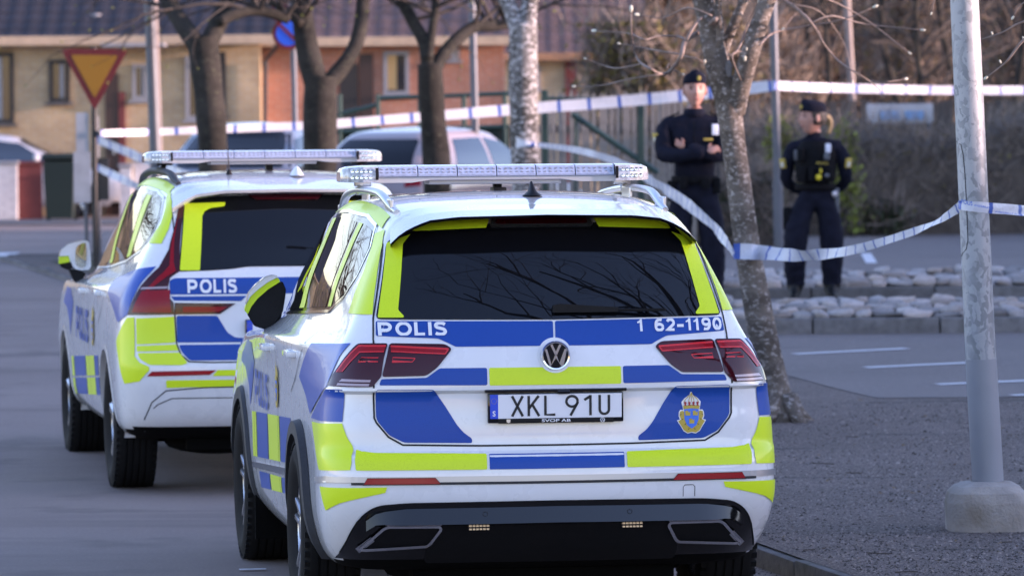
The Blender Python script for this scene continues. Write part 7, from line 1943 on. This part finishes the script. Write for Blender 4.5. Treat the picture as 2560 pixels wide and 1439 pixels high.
# ------------------------------------------------------------------ the two officers
mat('uniform', (0.0080, 0.0092, 0.0185), 0.9, spec=0.15, var=(14, 0.3), bump=(25, 0.5, 0.01)); mat('vest_black', (0.0032, 0.0034, 0.0050), 0.85, spec=0.2, var=(20, 0.2)); mat('boot', (0.004, 0.004, 0.004), 0.5, spec=0.3); mat('skin', (0.43, 0.22, 0.17), 0.55, var=(9, 0.06)); mat('lips', (0.42, 0.17, 0.15), 0.5); mat('eye_dark', (0.012, 0.008, 0.007), 0.3); mat('brow', (0.05, 0.03, 0.02), 0.8)
mat('hair_blond', (0.36, 0.24, 0.11), 0.6, var=(30, 0.3)); mat('hair_dark', (0.018, 0.012, 0.009), 0.6, var=(30, 0.3)); mat('patch_gold', (0.42, 0.31, 0.05), 0.6); mat('patch_white', (0.55, 0.55, 0.50), 0.5); mat('badge_pale', (0.60, 0.66, 0.78), 0.4); mat('tool_yellow', (0.60, 0.48, 0.01), 0.5); mat('metal_pale', (0.5, 0.5, 0.55), 0.4, metal=0.6)
def skin_body(nodes, edges, root):
    bm = bmesh.new(); ly = bm.verts.layers.skin.verify(); V = {}
    for k, (p, r_) in nodes.items():
        v = bm.verts.new(p); v[ly].radius = r_ if isinstance(r_, tuple) else (r_, r_); v[ly].use_root = (k == root); V[k] = v
    for a, b in edges: bm.edges.new((V[a], V[b]))
    me = bpy.data.meshes.new('skel'); bm.to_mesh(me); bm.free()
    ob = bpy.data.objects.new('skel', me); COL.objects.link(ob)
    s = ob.modifiers.new('skin', 'SKIN'); s.use_smooth_shade = True; s.branch_smoothing = 0.6
    ob.modifiers.new('sub', 'SUBSURF').levels = 3
    dg = bpy.context.evaluated_depsgraph_get(); dg.update()
    out = bpy.data.meshes.new_from_object(ob.evaluated_get(dg)); vs_ = [v.co.copy() for v in out.vertices]; fs_ = [tuple(p.vertices) for p in out.polygons]
    nn = [v.normal.copy() for v in out.vertices]     # cloth folds
    vs_ = [v + n * (0.009 * noise.noise(Vector((v.x * 9, v.y * 9, v.z * 16))) + 0.006 * noise.noise(v * 26)) if v.z < 1.46 else v for v, n in zip(vs_, nn)]
    bpy.data.objects.remove(ob); bpy.data.meshes.remove(me); bpy.data.meshes.remove(out)
    return vs_, fs_
def head_shape(mb, c, yaw, pitch=0.0, s=1.0, idx=(1, 3, 4, 5), female=False):
    """head facing -y before turning: cranium, brow, nose, lips, chin, ears"""
    rot = Matrix.Rotation(yaw, 3, 'Z') @ Matrix.Rotation(pitch, 3, 'X')
    C = Vector(c)
    def T(p): return C + rot @ (Vector(p) * s)
    nu, nv = 36, 28; vs_ = []
    for j in range(nv + 1):
        ph = math.pi * j / nv
        for i in range(nu):
            th = 2 * math.pi * i / nu
            x, y, z = math.sin(ph) * math.sin(th), -math.sin(ph) * math.cos(th), math.cos(ph)
            p = Vector((x * 0.076, y * 0.097, z * 0.122))
            if z < -0.1:                       # jaw narrows, chin forward
                t = min(1, (-z - 0.1) / 0.9); p.x *= 1 - (0.34 if not female else 0.42) * t; p.y *= 1 - 0.22 * t; p.y -= 0.026 * t
            f = max(0.0, -y)                   # facing front
            if f > 0.3:
                gx = lambda cx, w: math.exp(-((p.x - cx) / w) ** 2); gz = lambda cz, w: math.exp(-((p.z - cz) / w) ** 2)
                p.y -= 0.026 * gx(0, 0.013) * gz(-0.022, 0.017) + 0.012 * gx(0, 0.010) * gz(0.004, 0.024)
                p.y += 0.011 * (gx(0.031, 0.016) + gx(-0.031, 0.016)) * gz(0.012, 0.012)
                p.y -= 0.006 * gz(0.033, 0.010) * gx(0, 0.05)
                p.y -= 0.008 * gx(0, 0.022) * gz(-0.058, 0.011) - 0.004 * gx(0, 0.02) * gz(-0.072, 0.006)
                p.y -= 0.010 * gx(0, 0.022) * gz(-0.100, 0.016)
            vs_.append(T(p))
    mb.cur = idx[0]; mb.add(vs_, [(j * nu + i, (j + 1) * nu + i, (j + 1) * nu + (i + 1) % nu, j * nu + (i + 1) % nu) for j in range(nv) for i in range(nu)])
    for sx in (-1, 1):
        mb.cur = idx[0]; mb.ell(T((sx * 0.078, 0.008, -0.005)), (0.010 * s, 0.020 * s, 0.032 * s), 10, 8, rot @ Matrix.Rotation(R(sx * 14), 3, 'Z'))
        mb.cur = idx[2]; mb.ell(T((sx * 0.031, -0.080, 0.010)), (0.014 * s, 0.007 * s, 0.0075 * s), 10, 6, rot)
        mb.cur = idx[3]; mb.ell(T((sx * 0.032, -0.088, 0.029)), (0.020 * s, 0.006 * s, 0.0045 * s), 10, 6, rot)
    mb.cur = idx[1]; mb.ell(T((0, -0.094, -0.059)), (0.022 * s, 0.007 * s, 0.008 * s), 10, 6, rot)
    return T
def hand_shape(mb, wrist, direc, palm_n, s=1.0, idx=1, curl=0.5, side=1):
    """palm and five separate bent fingers"""
    d_ = Vector(direc).normalized(); n_ = Vector(palm_n); n_ = (n_ - d_ * n_.dot(d_)).normalized(); b_ = d_.cross(n_) * side
    W_ = Vector(wrist); mb.cur = idx
    rot = Matrix((b_, n_, d_)).transposed()
    mb.ell(W_ + d_ * 0.045 * s, (0.042 * s, 0.017 * s, 0.055 * s), 12, 8, rot)
    for k, (o, L) in enumerate(((-0.030, 0.066), (-0.010, 0.078), (0.010, 0.074), (0.029, 0.058))):
        p = W_ + d_ * 0.085 * s + b_ * o * s; q = [p]
        dd = d_.copy()
        for j in range(3): dd = (dd + n_ * curl * 0.6).normalized(); p = p + dd * L * s / 3; q.append(p.copy())
        mb.tube(q, [0.0092 * s, 0.0088 * s, 0.008 * s, 0.0062 * s], n=7)
    p = W_ + d_ * 0.02 * s - b_ * 0.036 * s; q = [p, p + (d_ * 0.5 - b_ * 0.8).normalized() * 0.030 * s, p + (d_ * 0.8 - b_ * 0.6 + n_ * 0.2).normalized() * 0.060 * s]
    mb.tube(q, [0.012 * s, 0.0105 * s, 0.008 * s], n=7)
def officer(label, loc, rz, nodes, edges, neck_z, boot_z, head_c, head_yaw, hands, scale, female=False, head_pitch=0.0):
    t = thing('person', label, 'person', loc, rz)
    t.scale = (scale,) * 3
    vs_, fs_ = skin_body(nodes, edges, 'pelvis')
    mb = MB(); mb.v = [tuple(v) for v in vs_]
    for f in fs_:
        c = sum((vs_[i] for i in f), Vector()) / len(f); mb.f.append(list(f)); mb.mi.append(1 if c.z > neck_z else 2 if c.z < boot_z else 0)
    T = head_shape(mb, head_c, head_yaw, head_pitch, 1.14 if female else 1.10, female=female)
    for h in hands: hand_shape(mb, *h)
    mb.build('body', ['uniform', 'skin', 'boot', 'lips', 'eye_dark', 'brow'], t, smooth=180)
    return t, T
def mirror_nodes(N):
    out = {}
    for k, (p, r_) in N.items():
        if k.endswith('_L'): out[k] = (p, r_); out[k[:-2] + '_R'] = ((-p[0], p[1], p[2]), r_)
        else: out[k] = (p, r_)
    return out
def side_cap(T, parent, badge=True, tilt=0.0):
    """boat-shaped uniform cap with badge"""
    mb = MB(); rows = []
    for z, kx, ky, dy in ((0.040, 0.082, 0.104, 0.004), (0.062, 0.084, 0.106, 0.004), (0.090, 0.080, 0.104, 0.004), (0.112, 0.064, 0.098, 0.003), (0.128, 0.036, 0.086, 0.0), (0.134, 0.010, 0.070, 0.0)):
        rows.append([T((kx * math.sin(a) + tilt * (z - 0.04), -ky * math.cos(a) + dy, z + 0.012 * math.cos(a) * (1 if z > 0.05 else 0.6))) for a in [2 * math.pi * k / 28 for k in range(28)]])
    for a, b in zip(rows, rows[1:]): mb.add(a + b, [(i, (i + 1) % 28, 28 + (i + 1) % 28, 28 + i) for i in range(28)])
    mb.add(rows[-1], [list(range(28))])
    o = mb.build('cap', 'uniform', parent, smooth=60)
    if badge:
        b = MB(); b.ell(T((0.018, -0.103, 0.082)), (0.014, 0.008, 0.020), 10, 8); b.build('cap_badge', 'patch_gold', o, smooth=180)
    return o
def blob(name, m, parent, c, r_, rot=None, smooth=180):
    mb = MB(); mb.ell(c, r_, 14, 10, rot); return mb.build(name, m, parent, smooth=smooth)
def slab(name, m, parent, c, d_, b=0.008, rot=None):
    mb = MB(); mb.bbox(c, d_, b, rot); return mb.build(name, m, parent, smooth=40)
# --- man with folded arms
N = mirror_nodes({
    'pelvis': ((0, 0.0, 0.95), (0.182, 0.125)), 'waist': ((0, 0.0, 1.08), (0.192, 0.132)), 'chest': ((0, -0.005, 1.27), (0.222, 0.148)), 'upper': ((0, 0.005, 1.425), (0.200, 0.128)), 'nb': ((0, 0.012, 1.515), (0.075, 0.070)), 'nt': ((0, -0.005, 1.60), (0.058, 0.058)),
    'hip_L': ((0.095, 0, 0.88), (0.112, 0.112)), 'thigh_L': ((0.125, -0.005, 0.68), (0.120, 0.116)), 'knee_L': ((0.138, -0.02, 0.48), (0.102, 0.102)), 'calf_L': ((0.142, 0.0, 0.28), (0.094, 0.094)), 'ankle_L': ((0.142, 0.015, 0.13), (0.076, 0.076)), 'ball_L': ((0.15, -0.09, 0.050), (0.046, 0.042)), 'toe_L': ((0.155, -0.16, 0.045), (0.038, 0.034)),
    'sh_L': ((0.205, 0.01, 1.455), (0.092, 0.092)), 'ua_L': ((0.245, -0.03, 1.33), (0.084, 0.084)), 'el_L': ((0.238, -0.09, 1.205), (0.076, 0.078))})
N['fa_L'] = ((0.13, -0.195, 1.215), (0.060, 0.062)); N['wr_L'] = ((-0.05, -0.225, 1.262), (0.046, 0.048)); N['fa_R'] = ((-0.13, -0.185, 1.200), (0.060, 0.062)); N['wr_R'] = ((0.09, -0.250, 1.225), (0.046, 0.048))
E = [('pelvis', 'waist'), ('waist', 'chest'), ('chest', 'upper'), ('upper', 'nb'), ('nb', 'nt')]
for s in 'LR': E += [('pelvis', 'hip_' + s), ('hip_' + s, 'thigh_' + s), ('thigh_' + s, 'knee_' + s), ('knee_' + s, 'calf_' + s), ('calf_' + s, 'ankle_' + s), ('ankle_' + s, 'ball_' + s), ('ball_' + s, 'toe_' + s), ('upper', 'sh_' + s), ('sh_' + s, 'ua_' + s), ('ua_' + s, 'el_' + s), ('el_' + s, 'fa_' + s), ('fa_' + s, 'wr_' + s)]
hm = [((-0.075, -0.205, 1.270), (-0.75, 0.40, 0.40), (0.3, 1, 0.2), 0.68, 1, 0.5, 1), ((0.115, -0.250, 1.235), (0.85, 0.35, 0.28), (0.2, 0.9, -0.3), 0.76, 1, 0.8, -1)]
DM = 40.0
gm_ = at(1738, 600, DM); zM = 0.52
man, T = officer('tall police officer in dark uniform standing with folded arms', (gm_.x, DM, zM), R(-4), N, E, 1.565, 0.15, (0.005, -0.028, 1.705), R(8), hm, 1.035)
side_cap(T, man)
mb = MB()
rows = []
for z, kx, ky, dy in ((0.055, 0.079, 0.10, 0.004), (0.02, 0.080, 0.101, 0.006), (-0.02, 0.076, 0.096, 0.010), (-0.05, 0.064, 0.080, 0.016)):
    rows.append([T((kx * math.sin(a), -ky * math.cos(a) + dy, z)) for a in [R(95 + 170 * k / 14) for k in range(15)]])
for a, b in zip(rows, rows[1:]): mb.quadstrip(a, b)
mb.build('hair', 'hair_dark', man, smooth=180)
mb = MB(); mb.lathe([(0.082, 0.0), (0.090, 0.02), (0.082, 0.055), (0.070, 0.062)], n=20, c=(0, 0.005, 1.50)); mb.build('collar', 'uniform', man, smooth=60)
mb = MB(); mb.lathe([(0.176, 0.0), (0.184, 0.005), (0.184, 0.055), (0.176, 0.06)], n=28, c=(0, 0, 0.0)); 
bm_ = mb.mesh('belt', 'vest_black', 60); o = link('belt', bm_, man); o.location = (0, 0, 0.985); o.scale = (1.0, 0.78, 1.0)
for i, (x_, y_, z_, d_) in enumerate(((-0.175, -0.05, 0.93, (0.07, 0.09, 0.16)), (0.17, -0.06, 0.97, (0.06, 0.07, 0.12)), (-0.08, -0.145, 0.99, (0.06, 0.04, 0.09)), (0.09, -0.145, 0.99, (0.07, 0.04, 0.08)))): slab(('holster', 'radio_pouch', 'belt_pouch', 'belt_pouch')[i], 'vest_black', man, (x_, y_, z_), d_, 0.012)
blob('belt_ring', 'metal_pale', man, (-0.10, -0.155, 0.885), (0.012, 0.008, 0.016))
slab('sleeve_patch', 'patch_gold', man, (-0.295, -0.055, 1.335), (0.012, 0.07, 0.085), 0.004, Matrix.Rotation(R(38), 3, 'Z') @ Matrix.Rotation(R(-14), 3, 'Y')); slab('sleeve_crest', 'patch_white', man, (-0.301, -0.062, 1.322), (0.012, 0.03, 0.04), 0.004, Matrix.Rotation(R(38), 3, 'Z') @ Matrix.Rotation(R(-14), 3, 'Y'))
slab('badge_holder', 'badge_pale', man, (0.165, -0.135, 1.40), (0.055, 0.012, 0.085), 0.006, Matrix.Rotation(R(22), 3, 'Z'))
slab('name_tape', 'patch_gold', man, (0.11, -0.152, 1.325), (0.075, 0.008, 0.018), 0.003, Matrix.Rotation(R(16), 3, 'Z'))
slab('zip', 'vest_black', man, (0.0, -0.138, 1.36), (0.008, 0.012, 0.20), 0.003, Matrix.Rotation(R(-5), 3, 'X'))
slab('epaulette', 'vest_black', man, (-0.16, 0.0, 1.515), (0.10, 0.05, 0.012), 0.004, Matrix.Rotation(R(-22), 3, 'Y')); slab('epaulette', 'vest_black', man, (0.16, 0.0, 1.515), (0.10, 0.05, 0.012), 0.004, Matrix.Rotation(R(22), 3, 'Y'))
# --- woman in a vest with hands behind her back, looking to the left
N = mirror_nodes({
    'pelvis': ((0, 0.0, 0.93), (0.165, 0.118)), 'waist': ((0, 0.0, 1.05), (0.140, 0.105)), 'chest': ((0, -0.005, 1.22), (0.178, 0.132)), 'upper': ((0, 0.005, 1.345), (0.166, 0.114)), 'nb': ((0, 0.010, 1.425), (0.062, 0.060)), 'nt': ((-0.005, -0.002, 1.50), (0.048, 0.048)),
    'sh_L': ((0.178, 0.01, 1.35), (0.074, 0.076)), 'ua_L': ((0.240, 0.02, 1.22), (0.066, 0.068)), 'el_L': ((0.262, 0.07, 1.04), (0.058, 0.060)), 'fa_L': ((0.18, 0.15, 0.97), (0.042, 0.044)), 'wr_L': ((0.06, 0.185, 0.955), (0.034, 0.036))})
N.update({'hip_L': ((0.090, 0, 0.87), (0.112, 0.115)), 'thigh_L': ((0.130, -0.005, 0.67), (0.126, 0.122)), 'knee_L': ((0.136, -0.015, 0.46), (0.110, 0.108)), 'calf_L': ((0.136, 0.01, 0.27), (0.102, 0.100)), 'ankle_L': ((0.130, 0.03, 0.13), (0.080, 0.080)), 'ball_L': ((0.145, -0.075, 0.048), (0.044, 0.040)), 'toe_L': ((0.155, -0.14, 0.042), (0.036, 0.032)),
          'hip_R': ((-0.090, -0.01, 0.87), (0.112, 0.115)), 'thigh_R': ((-0.155, -0.06, 0.68), (0.126, 0.122)), 'knee_R': ((-0.180, -0.10, 0.48), (0.112, 0.108)), 'calf_R': ((-0.180, -0.05, 0.27), (0.102, 0.100)), 'ankle_R': ((-0.180, -0.01, 0.13), (0.080, 0.080)), 'ball_R': ((-0.19, -0.11, 0.048), (0.044, 0.040)), 'toe_R': ((-0.20, -0.175, 0.042), (0.036, 0.032))})
hw = [((0.05, 0.19, 0.952), (-1, 0.05, -0.1), (0, 1, 0), 0.92, 1, 0.4, 1), ((-0.05, 0.20, 0.945), (1, 0.05, -0.2), (0, 1, 0), 0.92, 1, 0.4, -1)]
DW = 43.9
gw_ = at(2040, 600, DW)
woman, T = officer('police officer in dark cap and vest with hands behind her back, looking left', (gw_.x, DW, zverge(DW) + 0.004), R(-6), N, E, 1.462, 0.15, (-0.020, -0.030, 1.585), R(-64), hw, 1.02, True)
side_cap(T, woman)
mb = MB(); rows = []
for z, kx, ky, dy in ((0.060, 0.080, 0.101, 0.006), (0.02, 0.082, 0.104, 0.010), (-0.02, 0.078, 0.100, 0.016), (-0.055, 0.066, 0.086, 0.022)):
    rows.append([T((kx * math.sin(a), -ky * math.cos(a) + dy, z)) for a in [R(62 + 236 * k / 18) for k in range(19)]])
for a, b in zip(rows, rows[1:]): mb.quadstrip(a, b)
hair = mb.build('hair', 'hair_dark', woman, smooth=180)
mb = MB(); limb(mb, [T((0, 0.10, 0.01)), T((0, 0.135, -0.01)), T((0.0, 0.145, -0.06)), T((0.0, 0.125, -0.12))], 0.028, 0.014, n=10); mb.build('ponytail', 'hair_blond', hair, smooth=180)
mb = MB(); rows = []
for z, kx, ky in ((1.03, 0.160, 0.130), (1.06, 0.170, 0.142), (1.15, 0.178, 0.150), (1.25, 0.184, 0.152), (1.33, 0.165, 0.140), (1.385, 0.120, 0.112)):
    rows.append([Vector((kx * math.copysign(abs(math.cos(a)) ** 0.8, math.cos(a)), ky * math.copysign(abs(math.sin(a)) ** 0.8, math.sin(a)), z)) for a in [2 * math.pi * k / 30 for k in range(31)]])
for a, b in zip(rows, rows[1:]): mb.quadstrip(a, b)
vest = mb.build('vest', 'vest_black', woman, smooth=180)
for x_, z_, d_ in ((-0.11, 1.10, (0.07, 0.05, 0.13)), (-0.03, 1.10, (0.06, 0.05, 0.12)), (0.05, 1.09, (0.07, 0.05, 0.12)), (0.125, 1.11, (0.06, 0.05, 0.12)), (-0.12, 1.27, (0.06, 0.045, 0.11))): slab('vest_pouch', 'vest_black', vest, (x_, -0.155, z_), d_, 0.014, Matrix.Rotation(R(x_ * 90), 3, 'Z'))
slab('badge_holder', 'badge_pale', vest, (0.115, -0.160, 1.325), (0.048, 0.014, 0.075), 0.006, Matrix.Rotation(R(12), 3, 'Z')); slab('radio', 'pole_grey', vest, (0.105, -0.160, 1.255), (0.05, 0.03, 0.06), 0.008); slab('radio', 'pole_grey', vest, (-0.155, -0.115, 1.265), (0.05, 0.03, 0.09), 0.008)
vs_, fs_ = text_mesh('POLIS', 0.02); xs = [v[0] for v in vs_]
mb = MB(); mb.add([(0.015 + (a - min(xs)) / (max(xs) - min(xs)) * 0.10, -0.168, 1.185 + b * 0.030) for a, b in vs_], fs_); mb.build('lettering', 'patch_gold', vest)
blob('yellow_tool', 'tool_yellow', vest, (0.035, -0.19, 1.075), (0.026, 0.016, 0.028)); blob('yellow_tool', 'tool_yellow', vest, (0.052, -0.185, 1.13), (0.012, 0.012, 0.022)); blob('grey_clip', 'pole_grey', vest, (0.105, -0.185, 1.09), (0.022, 0.014, 0.020))
for sx in (-1, 1):
    slab('sleeve_patch', 'patch_gold', woman, (sx * 0.282, -0.018, 1.195), (0.012, 0.065, 0.085), 0.004, Matrix.Rotation(R(-sx * 48), 3, 'Z') @ Matrix.Rotation(R(sx * 12), 3, 'Y')); slab('sleeve_crest', 'patch_white', woman, (sx * 0.285, -0.026, 1.182), (0.012, 0.030, 0.042), 0.004, Matrix.Rotation(R(-sx * 48), 3, 'Z') @ Matrix.Rotation(R(sx * 12), 3, 'Y'))
mb = MB(); mb.lathe([(0.172, 0.0), (0.180, 0.005), (0.180, 0.05), (0.172, 0.055)], n=28, c=(0, 0, 0)); o = link('belt', mb.mesh('belt', 'vest_black', 60), woman); o.location = (0, 0, 0.965); o.scale = (1, 0.80, 1)
hol = slab('thigh_holster', 'vest_black', woman, (-0.245, -0.06, 0.72), (0.07, 0.09, 0.20), 0.02); mb = MB(); mb.lathe([(0.100, 0), (0.104, 0.01), (0.104, 0.035), (0.100, 0.045)], n=24, c=(-0.148, -0.055, 0.64)); mb.build('holster_strap', 'vest_black', hol, smooth=60)
blob('holster_clip', 'metal_pale', hol, (-0.135, -0.155, 0.665), (0.016, 0.010, 0.026)); blob('holster_clip', 'metal_pale', hol, (-0.215, -0.125, 0.66), (0.012, 0.010, 0.018))
blob('handcuffs', 'metal_pale', woman, (0.165, -0.10, 0.93), (0.022, 0.015, 0.03)); slab('baton', 'pole_grey', woman, (0.185, -0.03, 0.87), (0.035, 0.035, 0.22), 0.01); slab('knee_pad', 'uniform', woman, (-0.168, -0.150, 0.48), (0.11, 0.03, 0.15), 0.015); slab('knee_pad', 'uniform', woman, (0.136, -0.085, 0.47), (0.11, 0.03, 0.15), 0.015)

# ------------------------------------------------------------------ things of a kind
GROUPS = {'police_car': 'police cars parked in line', 'street_tree': 'street trees behind the police cars', 'budding_tree': 'budding young trees on the verge', 'bare_tree': 'bare trees', 'bare_thicket': 'bare thickets at the back',
          'police_tape': 'police tapes closing the street', 'pole': 'poles along the street', 'road_sign': 'road signs', 'house': 'brick houses', 'garden_wall': 'white garden walls', 'wooden_fence': 'wooden fences', 'hedge': 'hedges', 'shrub': 'shrubs',
          'parked_car': 'civilian cars parked behind', 'person': 'police officers on guard'}
for o in list(COL.objects):
    k = o.name.split('.')[0]
    if o.parent is None and k in GROUPS and 'category' in o and 'group' not in o: o['group'] = GROUPS[k]
